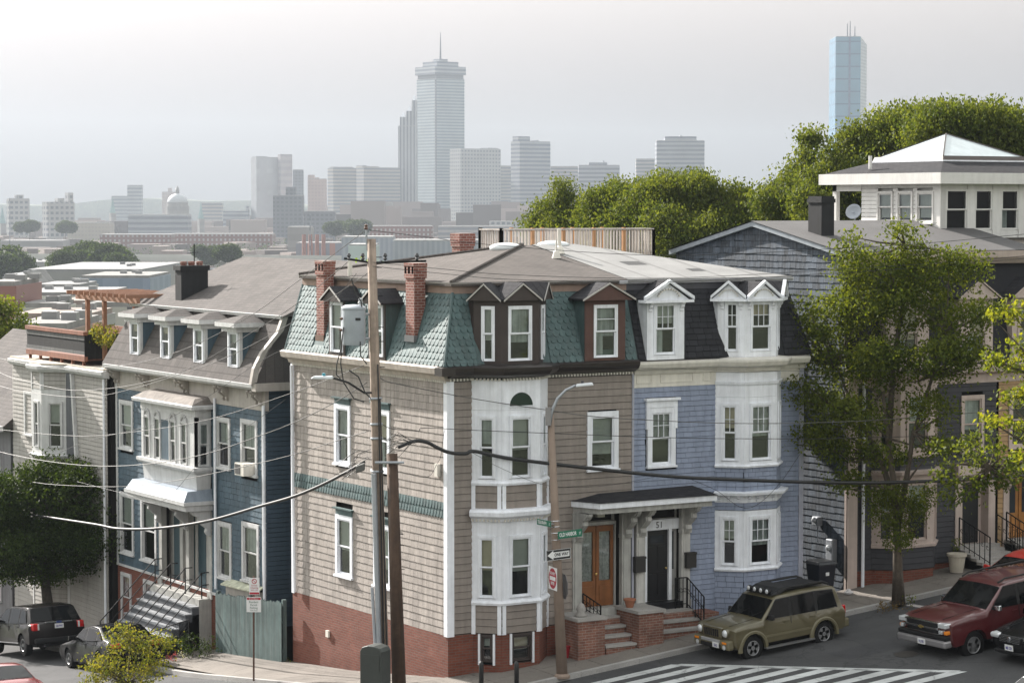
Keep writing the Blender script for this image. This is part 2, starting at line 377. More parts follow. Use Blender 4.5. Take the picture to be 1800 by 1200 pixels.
# ================================================================ terrain, streets, haze
def sstep(x, a, b):
    t = min(1, max(0, (x-a)/(b-a))); return t*t*(3-2*t)
def hill(u, v):
    a = .095*u-.1 if u > 0 else .03*u-.1
    if u > 40: a = 3.7+(u-40)*.02
    b = (-.122*v if v < 12 else -1.464-.08*(v-12)) if v > 0 else .018*max(v, -12)
    if v > 0 and u > 3: b *= 1-.75*sstep(u, 3, 16)*(1-sstep(v, 30, 120))
    r = math.hypot(u, v)
    if v > 60: b = -5.3-.05*(v-60)
    z = a+b
    if v < -12: z += (-v-12)*.05
    if u < -30: z -= 0
    k = sstep(r, 90, 420)
    return z*(1-k)+(-29.0)*k
KV, KU = -2.25, -2.5                      # kerb lines of the two pavements
def road_z(u, v): return hill(u, v)-.13
asphalt = rough_ground('asphalt', (.055, .055, .057), .32, .22, .9, 40, .5)
asphalt_side = asphalt
concrete = rough_ground('concrete paving', (.165, .148, .132), .14, .22, .95, 22, .35)
granite = rough_ground('granite kerb', (.30, .29, .28), .25, .2, .85, 45)
earth = rough_ground('far ground', (.10, .115, .075), .3, .5, 1, .05)
# ground: one sheet from underfoot to the horizon
xs = sorted(set([-6000, -4000, -2500, -1500, -900, -600, -400, -300, -220, -160, -120, -90, -70]+list(range(-60, 61, 4))+[70, 90, 120, 160, 220, 300, 400, 600, 900, 1500, 2500, 4000, 6000]))
ys = sorted(set([-600, -300, -160, -110]+list(range(-80, 101, 4))+[115, 140, 170, 210, 260, 330, 420, 600, 900, 1500, 2500, 4000, 5600, 7200]))
g = MB(); vs = [(x, y, hill(x, y)-(.45 if abs(x) < 70 and -80 < y < 120 else .2)) for y in ys for x in xs]; nx = len(xs)
g.add(vs, [(j*nx+i, j*nx+i+1, (j+1)*nx+i+1, (j+1)*nx+i) for j in range(len(ys)-1) for i in range(nx-1)])
tag(g.build('ground', earth, off=Vector((0, 0, 0))), kind='structure')
# carriageways
def sheet(us, vs_, zf, ok=lambda u, v: True):
    mb = MB(); idx = {}
    for i in range(len(us)-1):
        for j in range(len(vs_)-1):
            if not ok((us[i]+us[i+1])/2, (vs_[j]+vs_[j+1])/2): continue
            q = []
            for (a, b) in ((i, j), (i+1, j), (i+1, j+1), (i, j+1)):
                if (a, b) not in idx: idx[(a, b)] = len(mb.v); mb.v.append((us[a], vs_[b], zf(us[a], vs_[b])))
                q.append(idx[(a, b)])
            mb.f.append(tuple(q))
    return mb
fr_ = lambda a, b, n: [a+(b-a)*i/n for i in range(n+1)]
tag(sheet(fr_(-13, KU+.1, 6), fr_(-75, 60, 68), road_z).build('road', asphalt), kind='structure')
tag(sheet(fr_(KU+.1, 60, 32), fr_(-13, KV+.06, 6), road_z).build('road', asphalt), kind='structure')
# pavement: slabs of concrete between scored joints, and granite kerbstones
pav = tag(MB().add([(x, y, hill(x, y)-.16) for x, y in ((KU+.2, 60), (KU+.2, KV+.2), (60, KV+.2), (60, -.1), (-.1, -.1), (-.1, 60))], [(0, 1, 4, 5), (1, 2, 3, 4)]).build('sidewalk', concrete, off=Vector((0, 0, 0))), kind='structure')
BASE[pav.name] = Vector((0, 0, 0))
def slab_piece(c, name, mat, parent, top=0.0, th=.12, zf=hill):
    mb = MB(); mb.hexa([(x, y, zf(x, y)+top-th) for x, y in c]+[(x, y, zf(x, y)+top) for x, y in c]); return mb.build(name, mat, parent)
G = .012
u = -.9
while u < 34:
    L = 1.55
    for (v0, v1) in ((KV+.17, -1.1), (-1.1, .05)):
        if u < 0 and v0 > -1.5: pass
        slab_piece([(u+G, v0+G), (u+L-G, v0+G), (u+L-G, v1-G), (u+G, v1-G)], 'slab', concrete, pav)
    u += L
v = .06
while v < 45:
    L = 1.5
    for (a, b) in ((KU+.17, -1.45), (-1.45, .02)):
        slab_piece([(a+G, v+G), (b-G, v+G), (b-G, v+L-G), (a+G, v+L-G)], 'slab', concrete, pav)
    v += L
slab_piece([(KU+1.2, KV+1.2), (-.9, KV+.17), (-.9, .05), (-.95, .05)], 'slab', concrete, pav); slab_piece([(KU+.17, -.9), (KU+1.2, KV+1.2), (-.95, .05), (KU+.17, .05)], 'slab', concrete, pav)
kerb = tag(empty('kerb', (0, 0, 0)), kind='structure')
def kerbstone(p, q):
    d = Vector((q[0]-p[0], q[1]-p[1], 0)).normalized(); n = Vector((-d.y, d.x, 0))*.15; g_ = d*.006
    c = [Vector((*p, 0))+g_, Vector((*q, 0))-g_, Vector((*q, 0))-g_+n, Vector((*p, 0))+g_+n]
    slab_piece([(x.x, x.y) for x in c], 'kerbstone', granite, kerb, .006, .3)
u = -.9
while u < 34: kerbstone((u, KV), (u+1.9, KV)); u += 1.9
v = 45.0
while v > 0: kerbstone((KU, v), (KU, v-1.9)); v -= 1.9
arc = [(-.9-2.1*math.cos(R(x)), KV+2.1-2.1*math.sin(R(x))) for x in (0, 18, 36, 54, 72, 90)]
for i in range(5): kerbstone(arc[i], arc[i+1])
# crossing: white bars between two slanting lines
white_line = rough_ground('road paint', (.42, .43, .43), .18, .25, .8, 60, .6)
cw = tag(empty('crosswalk', (0, 0, 0)), kind='structure')
p0 = at(1197, 1164, z=.28); p1 = at(1690, 1180, z=.55)
def flat_strip(c, name):
    mb = MB(); n = 8
    top = [Vector(c[0]).lerp(Vector(c[1]), i/n) for i in range(n+1)]; bot = [Vector(c[3]).lerp(Vector(c[2]), i/n) for i in range(n+1)]
    mb.v = [(p.x, p.y, road_z(p.x, p.y)+.009) for p in top+bot]; mb.f = [(i+n+1, i+n+2, i+1, i) for i in range(n)]
    return mb.build(name, white_line, cw)
dl = Vector((p1.x-p0.x, p1.y-p0.y)); 
flat_strip([(p0.x-.28, p0.y), (p1.x-.28, p1.y), (p1.x, p1.y), (p0.x, p0.y)], 'edge_line')
flat_strip([(p0.x-5.2, p0.y), (p1.x-5.2, p1.y), (p1.x-4.9, p1.y), (p0.x-4.9, p0.y)], 'edge_line')
nb = 9
for i in range(nb+1):
    t = i/nb; x = p0.x+dl.x*t; y = p0.y+dl.y*t-.02
    hw = .17
    flat_strip([(x-5, y+hw), (x-.22, y+hw), (x-.22+dl.x/dl.y*-2*hw, y-hw), (x-5+dl.x/dl.y*-2*hw, y-hw)], 'stripe')
tarp = rough_ground('newer tar patch', (.045, .045, .048), .3, .25, .85, 50, .3)
for (a0, a1, b0, b1) in ((9.0, 12.2, -6.2, -5.2), (4.2, 5.0, -2.9, -2.4), (13.5, 17.5, -4.9, -4.2), (-8, -6.2, 6, 12)):
    tag(sheet(fr_(a0, a1, 6), fr_(b0, b1, 4), lambda u, v: road_z(u, v)+.005).build('road_patch', tarp), kind='structure')
mh = empty('manhole_cover', (10.4, -6.9, road_z(10.4, -6.9)), 'round iron manhole cover in the street before the crossing', 'manhole'); mhz = road_z(10.4, -6.9)
MB().add([(10.4+.33*math.cos(R(a)), -6.9+.33*math.sin(R(a)), road_z(10.4+.33*math.cos(R(a)), -6.9+.33*math.sin(R(a)))+.012) for a in range(0, 360, 20)], [tuple(range(18))]).build('lid', gloss('worn cast iron', (.07, .065, .06), .5, .5), mh)
# stop line and worn survey marks further up the street
flat_strip([(13.2, -7.2), (13.5, -7.2), (15.2, -9.2), (14.9, -9.2)], 'stripe')
# haze over the whole view
hz = MB(); hz.wbox(-6500, 6500, -700, 7600, -31, 292); ho = hz.build('haze', None if False else bpy.data.materials.new('haze air'), off=Vector((0, 0, 0)))
tag(ho, 'pale blue summer haze lying over the whole city', 'haze', kind='stuff')
hm = ho.data.materials[0]; hm.use_nodes = True; t = hm.node_tree; t.nodes.clear()
pv = N(t, 'ShaderNodeVolumePrincipled'); pv.inputs['Color'].default_value = (.352, .392, .440, 1); pv.inputs['Density'].default_value = 1.4e-4; pv.inputs['Anisotropy'].default_value = .35
o_ = N(t, 'ShaderNodeOutputMaterial'); t.links.new(pv.outputs[0], o_.inputs['Volume'])
# ================================================================ house kit
WHITE = paint('white trim paint', (.78, .80, .85), .55, .07, .14, .12, dirt=(.45, .44, .43, .25))
CREAM = paint('cream trim paint', (.66, .63, .57), .55, .07, .12, .1)
GLASS = glass_mat('window glass')
UNLIT_BACKING = paint('unlit dark backing', (.009, .0085, .008), .9, .3, 0, 0)  # shallow backing and wall cores; an unlit room's darkness put into the colour
BLIND = paint('pale roller blind', (.52, .53, .48), .9, .06, .05, 0)
BLIND2 = paint('warm paper blind', (.60, .50, .36), .9, .08, .05, 0)
CURT = paint('sheer curtain', (.45, .47, .45), .9, .25, .5, 0)
def window(fr, parent, a0, a1, s0, s1, trim=WHITE, casing=.11, sill=True, muntin=None, blind=.5, head=None, sub=False, bm=None, proud=.055, split=.5, low=None, d=0.0):
    """double-hung window; (a0..s1) is the sash opening. Part window > sash, pane, blind, sill; in a dormer the pieces hang on the dormer"""
    if bm is None: bm = random.choice((BLIND, BLIND, CURT, BLIND2))
    if blind: blind = min(.95, max(.2, blind+random.uniform(-.1, .1)))
    c = casing; B = lambda *k: MB().box(fr, *k)
    m = MB(); p = proud+d
    m.box(fr, a0-c, a0, s0-c*.3, s1+c, d-.02, p); m.box(fr, a1, a1+c, s0-c*.3, s1+c, d-.02, p); m.box(fr, a0, a1, s1, s1+c, d-.02, p); m.box(fr, a0, a1, s0-c*.3, s0, d-.02, p-.01)
    # jamb box behind the glass
    m.box(fr, a0-.005, a1+.005, s0-.005, s1+.005, d-.145, d-.14)
    wn = m.build('window_frame' if sub else 'window', trim, parent); hold = parent if sub else wn
    B(a0, a1, s0, s1, d-.138, d-.132).build('interior', UNLIT_BACKING, hold)
    if sill: B(a0-c-.03, a1+c+.03, s0-c*.3-.06, s0-c*.3, d-.02, p+.05).build('sill', trim, hold)
    if head: head(fr, hold, a0-c, a1+c, s1+c)
    mid = s0+(s1-s0)*split; f = .045; k = .012+d
    up = MB(); up.box(fr, a0, a0+f, mid, s1, k-.03, k+.012).box(fr, a1-f, a1, mid, s1, k-.03, k+.012).box(fr, a0+f, a1-f, s1-f, s1, k-.03, k+.012).box(fr, a0+f, a1-f, mid, mid+f*.9, k-.03, k+.012)
    if muntin:
        cx, cyy = muntin
        for i in range(1, cx): x = a0+f+(a1-a0-2*f)*i/cx; up.box(fr, x-.009, x+.009, mid+f*.9, s1-f, k-.02, k+.006)
        for i in range(1, cyy): y = mid+(s1-mid)*i/cyy; up.box(fr, a0+f, a1-f, y-.009, y+.009, k-.021, k+.005)
    up.build('sash', trim, hold)
    lo = MB(); k2 = k-.035; lo.box(fr, a0, a0+f, s0, mid+f*.5, k2-.03, k2+.012).box(fr, a1-f, a1, s0, mid+f*.5, k2-.03, k2+.012).box(fr, a0+f, a1-f, s0, s0+f*1.2, k2-.03, k2+.012).box(fr, a0+f, a1-f, mid-f*.4, mid+f*.5, k2-.03, k2+.012)
    lo.build('sash', trim, hold)
    P = fr.P
    MB().add([P(a0+f, mid+f*.5, k-.01), P(a1-f, mid+f*.5, k-.01), P(a1-f, s1-f, k-.01), P(a0+f, s1-f, k-.01)], [(0, 1, 2, 3)]).build('pane', GLASS, hold)
    MB().add([P(a0+f, s0+f, k2-.01), P(a1-f, s0+f, k2-.01), P(a1-f, mid-f*.4, k2-.01), P(a0+f, mid-f*.4, k2-.01)], [(0, 1, 2, 3)]).build('pane', GLASS, hold)
    if blind:
        zb = s1-(s1-s0)*blind; B(a0+.02, a1-.02, zb, s1-.01, d-.085, d-.075).build('blind', bm or BLIND, hold)
    if low:   # curtain or things behind the lower pane
        B(a0+.03, a0+(a1-a0)*.45, s0+.02, mid, d-.10, d-.09).build('curtain', CURT, hold)
    return wn, (a0-c*.7, a1+c*.7, s0-c*.3, s1+c*.7)
def sweep(path, prof, closed=False):
    """profile (outwards, z) carried along a plan polyline (outside on its right hand), mitred"""
    n = len(path); rs = []
    for i, p in enumerate(path):
        P = Vector(p); 
        d0 = (P-Vector(path[i-1])).normalized() if i > 0 else None
        d1 = (Vector(path[i+1])-P).normalized() if i < n-1 else None
        if d0 is None: d0 = d1
        if d1 is None: d1 = d0
        n0 = Vector((d0.y, -d0.x)); n1 = Vector((d1.y, -d1.x)); mt = (n0+n1); mt = mt/(mt.dot(n0)) if mt.length > 1e-6 else n0
        rs.append([(P.x+mt.x*o, P.y+mt.y*o, z) for o, z in prof])
    return MB().rings(rs, True, True)
def dentils(path, o0, o1, z0, z1, w_=.05, step=.11):
    mb = MB()
    for i in range(len(path)-1):
        f = between(path[i], path[i+1]); L = (Vector(path[i+1])-Vector(path[i])).length; k = int(L/step)
        for j in range(k): a = (j+.5)*L/k; mb.box(f, a-w_/2, a+w_/2, z0, z1, o0, o1)
    return mb
def bay_facets(B): return [between(B[i], B[i+1]) for i in range(len(B)-1)]
def flen(B, i): return (Vector(B[i+1])-Vector(B[i])).length
def gable_roof(fr, a0, a1, z0, zp, d0, d1, th=.05, am=None):
    """little pitched roof over a dormer; ridge runs inwards from d1 (front) to d0"""
    am = (a0+a1)/2 if am is None else am; m = MB()
    for (x, y) in (((a0, z0), (am, zp)), ((am, zp), (a1, z0))):
        m.prism(fr, [x, y, (y[0], y[1]+th), (x[0], x[1]+th)], d0, d1)
    return m
def scroll_bracket(mb, fr, a, z1, w_=.12, h=.5, dp=.3, d0=0.02):
    """carved console: stepped S profile"""
    prof = [(d0, z1), (d0+dp, z1), (d0+dp, z1-.08*h), (d0+dp*.86, z1-.2*h), (d0+dp*.62, z1-.28*h), (d0+dp*.66, z1-.42*h), (d0+dp*.44, z1-.58*h), (d0+dp*.2, z1-.72*h), (d0+dp*.26, z1-.86*h), (d0+dp*.12, z1-h), (d0, z1-h)]
    for x0, x1, k in ((a-w_/2, a+w_/2, 1), (a-w_*.32, a+w_*.32, 1.08)):
        n = len(prof); vs = [fr.P(x0, z, d0+(d-d0)*k) for d, z in prof]+[fr.P(x1, z, d0+(d-d0)*k) for d, z in prof]
        mb.add(vs, [tuple(range(n)), tuple(range(2*n-1, n-1, -1))]+[(i, i+n, (i+1) % n+n, (i+1) % n) for i in range(n)])
    return mb
def brick_chimney(parent, u0, u1, v0, v1, z0, z1, mat, name='chimney', foot=None, slots=True):
    m = MB(); m.wbox(u0, u1, v0, v1, z0, z1-.42); e = .03
    m.wbox(u0-e, u1+e, v0-e, v1+e, z1-.42, z1-.3); m.wbox(u0-e*1.4, u1+e*1.4, v0-e*1.4, v1+e*1.4, z1-.297, z1-.06) if not slots else None
    if slots:
        for k in range(3):
            a = v0-e+(v1-v0+2*e-.12)*k/2; m.wbox(u0-e, u1+e, a, a+.12, z1-.298, z1-.1)
        for k in range(2): a = u0-e+(u1-u0+2*e-.12)*k; m.wbox(a, a+.118, v0-e+.02, v1+e-.02, z1-.297, z1-.103)
        m.wbox(u0+.06, u1-.06, v0+.06, v1-.06, z1-.3, z1-.12)
    m.wbox(u0-e*1.3, u1+e*1.3, v0-e*1.3, v1+e*1.3, z1-.098, z1)
    c = m.build(name, mat, parent)
    if foot: MB().wbox(u0-.03, u1+.01, v0-.03, v1+.03, z0-.02, z0+.16).build('flashing', foot, c)
    return c
# ================================================================ brown corner house and its lavender-blue twin
FF = Fr((0, 0, 0), (1, 0, 0)); FL = Fr((0, 0, 0), (0, -1, 0))
UP, UE = 6.07, 12.2          # party wall and right end
tan_shingle = paint('taupe side shingle paint', (.325, .290, .265), .75, .12, .30, .3, .08, dirt=(.20, .17, .15, .4))
tan_board = paint('taupe clapboard paint', (.235, .203, .180), .65, .09, .16, .2, .05, dirt=(.16, .135, .115, .25))
green_scal = paint('verdigris scallop shingles', (.062, .102, .105), .65, .12, .2, .3, .16, dirt=(.17, .20, .20, .4))
brown_trim = paint('dark umber trim', (.045, .034, .031), .55, .1, .1, .1)
brown_gutter = paint('bronze gutter', (.028, .022, .020), .4, .1, .1, .05)
plum_trim = paint('maroon dormer boards', (.085, .042, .034), .6, .1, .1, .1)
fascia_pink = paint('dusty brown fascia', (.26, .185, .150), .7, .1, .15, .1)
brick_red = bricks('red brick base', (.140, .034, .018), (.185, .054, .032), (.125, .080, .062), grime=.35, joint=.12)
brick_chim = bricks('chimney brick', (.17, .050, .036), (.24, .085, .062), (.33, .25, .22), .21, .078, grime=.4, joint=.14)
roof_tan = roofing('weathered taupe roof shingles', (.098, .085, .079), (.078, .069, .064), .3, .14)
roof_dark = roofing('dark slate roof shingles', (.022, .022, .026), (.034, .033, .036), .3, .14)
membrane = rough_ground('pale grey roof membrane', (.21, .208, .205), .07, .18, .8, 14, .15)
lead = gloss('dull grey flashing', (.25, .25, .26), .5, .6)
BAY1 = [(.75, 0), (1.35, -.60), (2.58, -.60), (3.20, 0)]
BAY2 = [(8.98, 0), (9.58, -.60), (10.76, -.60), (11.36, 0)]

hb = empty('corner_house', (3, 4.5, -.4), 'taupe corner house with green scalloped mansard roof and brick base', 'house')
wall = MB().wbox(.16, 4.30, .16, 9.34, -1.6, 8.4).wbox(4.3, 5.72, .46, 9.34, -1.6, 4.25).wbox(4.3, 5.72, .16, 9.34, 4.25, 8.4).wbox(5.72, UP-.01, .16, 9.34, -1.6, 8.4).build('wall', UNLIT_BACKING, hb)
# --- openings on the side-street wall
ops = []
def green_head(fr, hold, a0, a1, z):
    MB().box(fr, a0+.02, a1-.02, z, z+.17, -.01, .045).box(fr, a0-.06, a1+.06, z+.17, z+.21, -.01, .12).build('head_board', green_scal, hold)
for (v0, v1, z0, z1, bl) in ((6.53, 5.79, 5.28, 6.86, .46), (4.13, 3.39, 5.30, 6.88, .40), (6.48, 5.68, 1.98, 3.60, .5), (4.10, 3.32, 1.98, 3.60, .75)):
    _, o = window(FL, hb, -v0, -v1, z0, z1, casing=.13, head=green_head, blind=bl, low=bl < .5)
    ops.append((o[0]-.02, o[1]+.02, o[2]-.03, o[3]+.20))
pc = Pieces('shingle', wall, tan_shingle)
cover(FL, pc, -9.36, -.17, 1.03, 4.29, .204, .30, ops, t=.018, jitter=.25, ragged=.004)
cover(FL, pc, -9.36, -.17, 4.70, 8.00, .206, .30, ops, t=.018, jitter=.25, ragged=.004)
pc.flush()
band = MB().box(FL, -9.36, -.17, 4.27, 4.71, -.05, .012).build('belt_course', green_scal, hb)
pc = Pieces('shingle', band, green_scal); cover(FL, pc, -9.36, -.17, 4.27, 4.71, .22, .165, kind='scallop', t=.035); pc.flush()
# --- front wall boards
d1 = FF.rect(1022, 926, 1092, 1061); DO1 = (4.40, 5.62, 1.42, 3.72)
w1 = FF.rect(1039, 732, 1078, 821); _, o1 = window(FF, hb, w1[0], w1[1], w1[2], w1[3], casing=.15, blind=.72, bm=BLIND)
fops = [o1, (.75, 3.20, -2, 9), (DO1[0]-.25, DO1[1]+.5, 0, 4.5)]
pc = Pieces('clapboard', wall, tan_board); cover(FF, pc, .17, UP-.02, 1.07, 8.0, .190, None, fops, t=.024); pc.flush()
# brick base, stepped to the ground
bb = MB(); bb.add([(-.02, 9.5, -1.75), (-.02, -.02, -.6), (-.02, -.02, 1.03), (-.02, 9.5, 1.03), (.6, 9.5, -1.75), (.6, 9.5, 1.03)], [(0, 1, 2, 3), (4, 0, 3, 5)])
bb.add([(-.02, -.02, -.6), (.78, -.02, -.6), (.78, -.02, 1.06), (-.02, -.02, 1.06)], [(0, 1, 2, 3)]); bb.add([(3.17, -.02, -.4), (UP, -.02, -.2), (UP, -.02, 1.06), (3.17, -.02, 1.06)], [(0, 1, 2, 3)])
bb.add([(-.02, -.02, 1.031), (-.02, 9.5, 1.031), (.3, 9.5, 1.031), (.3, -.02, 1.031)], [(0, 3, 2, 1)])
bs = bb.build('brick_base', brick_red, hb)
MB().box(FL, -7.2, -7.02, -.02, .18, .02, .08).build('wall_vent', CREAM, hb); MB().box(FL, -4.7, -4.55, -.62, -.47, .02, .10).build('wall_vent', CREAM, hb)
# corner boards
cb = MB(); cb.box(FL, -.17, .025, 1.02, 8.02, 0, .045).box(FF, -.04, .17, 1.02, 8.02, 0, .04); cb.build('corner_board', WHITE, hb)
MB().box(FL, -9.52, -9.36, 1.0, 8.02, -.05, .05).build('corner_board', WHITE, hb)
MB().tube([at(512, 642, u=-.12), at(518, 1040, u=-.12)], .045, 8).build('downspout', WHITE, hb)
# --- angled bay: two storeys
def bay(parent, B, rows, wallmat, pieces=None, trim=WHITE, base_mat=None, z_base=None, muntin=None, win=None, panels=None, brk=False):
    """storey rows: ('white', z0, z1) solid trim, ('board', z0, z1) siding, ('win', z0, z1, glass z0, glass z1)"""
    fs = bay_facets(B); n = len(fs)
    core = MB(); ins = [(B[0][0]+.12, .2), (B[1][0]+.05, B[1][1]+.15), (B[2][0]-.05, B[2][1]+.15), (B[3][0]-.12, .2)]
    core.slab(ins, -.4, 8.05); bm_ = core.build('bay', UNLIT_BACKING, parent)
    for r in rows:
        for i, f in enumerate(fs):
            L = flen(B, i)
            if r[0] == 'board':
                p_ = Pieces('clapboard' if pieces is None else 'shingle', bm_, wallmat); cover(f, p_, 0, L, r[1], r[2], *(pieces or (.19, None)), t=.024); p_.flush()
            elif r[0] == 'brick': MB().box(f, -.01, L+.01, r[1], r[2], -.12, .0).build('brick_panel', wallmat, bm_) if False else None
            elif r[0] == 'white': MB().box(f, 0, L, r[1], r[2], -.10, .012+r[3]*.0).build('panel', trim, bm_)
            elif r[0] == 'win':
                g = win(r[5], i); a0, a1 = g
                m = MB().box(f, 0, a0-.05, r[1], r[2], -.10, .012).box(f, a1+.05, L, r[1], r[2], -.10, .012).box(f, a0-.05, a1+.05, r[1], r[3]-.04, -.10, .012).box(f, a0-.05, a1+.05, r[4]+.05, r[2], -.10, .012)
                m.build('panel', trim, bm_)
                window(f, parent, a0, a1, r[3], r[4], trim=trim, casing=.075, sill=False, muntin=(muntin if i == 1 else (2, muntin[1])) if muntin else None, blind=r[6][i], bm=r[7][i] if len(r) > 7 else None, proud=.05)
    return bm_, fs
BL1 = (.51, .51, .51); mats3 = (BLIND2, BLIND, BLIND)
def win1(k, i): return ((.24, .62), (.36, .87), (.22, .60))[i] if i == 0 else ((.30, .90) if i == 1 else (.26, .62))
rows = [('board', 1.07, 1.86), ('win', 1.98, 4.18, 2.08, 3.70, 0, (.48, .5, .5), mats3), ('board', 4.50, 5.16), ('win', 5.27, 7.22, 5.37, 7.0, 0, (.5, .52, .5)), ('white', 7.225, 8.05, 0)]
bay1, F1 = bay(hb, BAY1, rows, tan_board, win=win1)
# sills, ledges, posts, fanlight of the bay
sweep(BAY1, [(-.05, 1.86), (.07, 1.86), (.09, 1.92), (.03, 1.985), (-.05, 1.985)]).build('sill', WHITE, hb)
sweep(BAY1, [(-.05, 5.16), (.06, 5.16), (.08, 5.22), (.03, 5.275), (-.05, 5.275)]).build('sill', WHITE, hb)
sweep(BAY1, [(-.05, 4.17), (.06, 4.17), (.10, 4.25), (.26, 4.33), (.28, 4.44), (.20, 4.50), (-.05, 4.53)]).build('ledge', WHITE, hb)
dentils(BAY1, .06, .10, 4.17, 4.24, .045, .095).build('dentil_strip', CREAM, hb, kind='stuff')
for z0, z1 in ((1.05, 1.86), (4.52, 5.16)):
    for i, f in enumerate(F1):
        L = flen(BAY1, i)
        for a in ((.055, L-.06) if i != 1 else (.06, L-.06)): MB().box(f, a-.055, a+.055, z0, z1, 0, .045).build('post', WHITE, hb)
fan = MB(); f = F1[1]; ac, r_ = .62, .37
fan.prism(f, [(ac+r_*math.cos(R(x)), 7.33+r_*math.sin(R(x))) for x in range(0, 181, 12)], 0, .02); fo = fan.build('fanlight', gloss('dark green fan glass', (.012, .028, .024), .15), hb)
fr2 = MB()
for x in range(0, 180, 12): fr2.box(Fr(f.P(ac+r_*math.cos(R(x+6)), 7.33+r_*math.sin(R(x+6))), f.ex*math.cos(R(x+96))+Vector((0, 0, 1))*math.sin(R(x+96)), f.ex*-math.cos(R(x+6))-Vector((0, 0, 1))*math.sin(R(x+6))), -.045, .045, -.01, .03, .0, .05)
MB().box(f, ac-.40, ac+.40, 7.30, 7.335, 0, .04).build('fan_sill', WHITE, fo)
# bay foot: brick with basement windows
for i, f in enumerate(F1):
    L = flen(BAY1, i)
    g = ((.22, .62), (.30, 1.0), None)[i]
    m = MB()
    if g:
        m.box(f, -.0, g[0], -.4, 1.06, -.25, -.02).box(f, g[1], L, -.4, 1.06, -.25, -.02).box(f, g[0], g[1], -.4, .22 if i else .18, -.25, -.02)
    else: m.box(f, 0, L, -.4, 1.06, -.25, -.02)
    m.build('brick_base', brick_red, hb)
    if g: window(f, hb, g[0]+.07, g[1]-.07, .30, .98, trim=brown_trim if i else brown_trim, casing=.07, sill=False, blind=.5, d=-.05, proud=.05)
    if g:
        for a in (g[0]-.01, g[1]+.01): MB().box(f, a-.03, a+.03, .2, 1.06, -.02, .03).build('post', WHITE, hb)
# --- eaves: pale side cornice, bronze gutter in front following the bay
side = [(.0, 9.55), (.0, 0.0)]; front = [(0, 0)]+BAY1+[(UP, 0)]
SC = [(0, 9.5), (0, 0)]
sweep([(0, 9.55), (0, -.02)], [(-.02, 8.02), (.10, 8.06), (.14, 8.16), (.36, 8.24), (.40, 8.40), (.34, 8.44), (-.02, 8.47)]).build('cornice', paint('cornice weathered beige', (.50, .44, .39), .7, .1, .2, .1), hb)
sweep([(-.02, 0), *front[1:]], [(-.02, 8.10), (.12, 8.12), (.30, 8.20), (.38, 8.30), (.40, 8.40), (.34, 8.44), (-.02, 8.48)]).build('gutter', brown_gutter, hb)
MB().hexa([(-.42, -.42, 8.2), (.0, -.42, 8.2), (0, 0, 8.2), (-.42, 0, 8.2), (-.42, -.42, 8.42), (.0, -.42, 8.42), (0, 0, 8.47), (-.42, 0, 8.42)]).build('gutter', brown_gutter, hb)
dentils([(0, 9.4), (0, 0)], .0, .07, 7.98, 8.05, .05, .10).build('dentil_strip', CREAM, hb, kind='stuff'); dentils(front, .0, .07, 8.03, 8.10, .05, .10).build('dentil_strip', CREAM, hb, kind='stuff')
# --- mansard
ZF, ZT, FO, FI = 8.44, 10.42, -.26, .36
SL = math.hypot(FI-FO, ZT-ZF); CS = (ZT-ZF)/SL; SN = (FI-FO)/SL
ML = Fr((FO, 0, ZF), (0, -1, 0), (SN, 0, CS)); MF = Fr((0, FO, ZF), (1, 0, 0), (0, SN, CS))
mans = MB(); mans.loft([(FO, FO, ZF), (UP, FO, ZF), (UP, 9.45, ZF), (FO, 9.45, ZF)], [(FI, FI, ZT), (UP, FI, ZT), (UP, 9.45, ZT), (FI, 9.45, ZT)])
mo = mans.build('mansard_roof', green_scal, hb)
corner = lambda s: -(FO+SN*s)
pc = Pieces('roof_shingle', mo, green_scal)
Ld = lambda vc, hw: (-(vc)-hw, -(vc)+hw, 0, 1.72)
cover(ML, pc, -9.44, 0, 0, SL, .187, .21, [Ld(6.0, .58), Ld(3.55, .58), (-7.72, -7.02, .3, 3), (-2.24, -1.52, .5, 3)], kind='scallop', t=.030, lim=lambda s: (-9.44, corner(s)-.05))
cover(MF, pc, 0, UP, 0, SL, .187, .21, [(.80, 3.15, 0, 1.9), (4.2, 5.68, 0, 1.9)], kind='scallop', t=.030, lim=lambda s: (FO+SN*s+.05, UP-.06)); pc.flush()
MB().tube([(FO, FO, ZF), (FI, FI, ZT)], .05, 6).build('hip_cap', green_scal, hb); MB().tube([(FO, 9.44, ZF), (FI, 9.44, ZT)], .05, 6).build('hip_cap', green_scal, hb)
# fascia, gutter and hipped top roof
sweep([(FI, 9.45), (FI, FI), (UP, FI)], [(-.05, ZT-.02), (.03, ZT-.02), (.03, ZT+.22), (-.05, ZT+.22)]).build('fascia', fascia_pink, hb)
sweep([(FI, 9.5), (FI, FI), (UP-.3, FI)], [(.0, ZT+.20), (.10, ZT+.20), (.13, ZT+.28), (.0, ZT+.28)]).build('gutter', paint('pale gutter', (.46, .44, .42), .5), hb)
ZE, AP = ZT+.29, (5.75, 5.45, 11.62)
e0, e1, e2 = (FI-.12, FI-.12, ZE), (UP, FI-.12, ZE), (FI-.12, 9.5, ZE); rp = (UP, 5.45, 11.62)
tr = MB(); tr.add([e0, e1, rp, AP, e2, (UP, 9.5, ZE), (FI-.12, FI-.12, ZE-.1), (UP, FI-.12, ZE-.1), (FI-.12, 9.5, ZE-.1), (UP, 9.5, ZE-.1)], [(0, 1, 2, 3), (4, 0, 3), (5, 4, 3, 2), (0, 6, 7, 1), (4, 8, 6, 0), (5, 9, 8, 4), (6, 8, 9, 7)])
tro = tr.build('roof', roof_tan, hb)
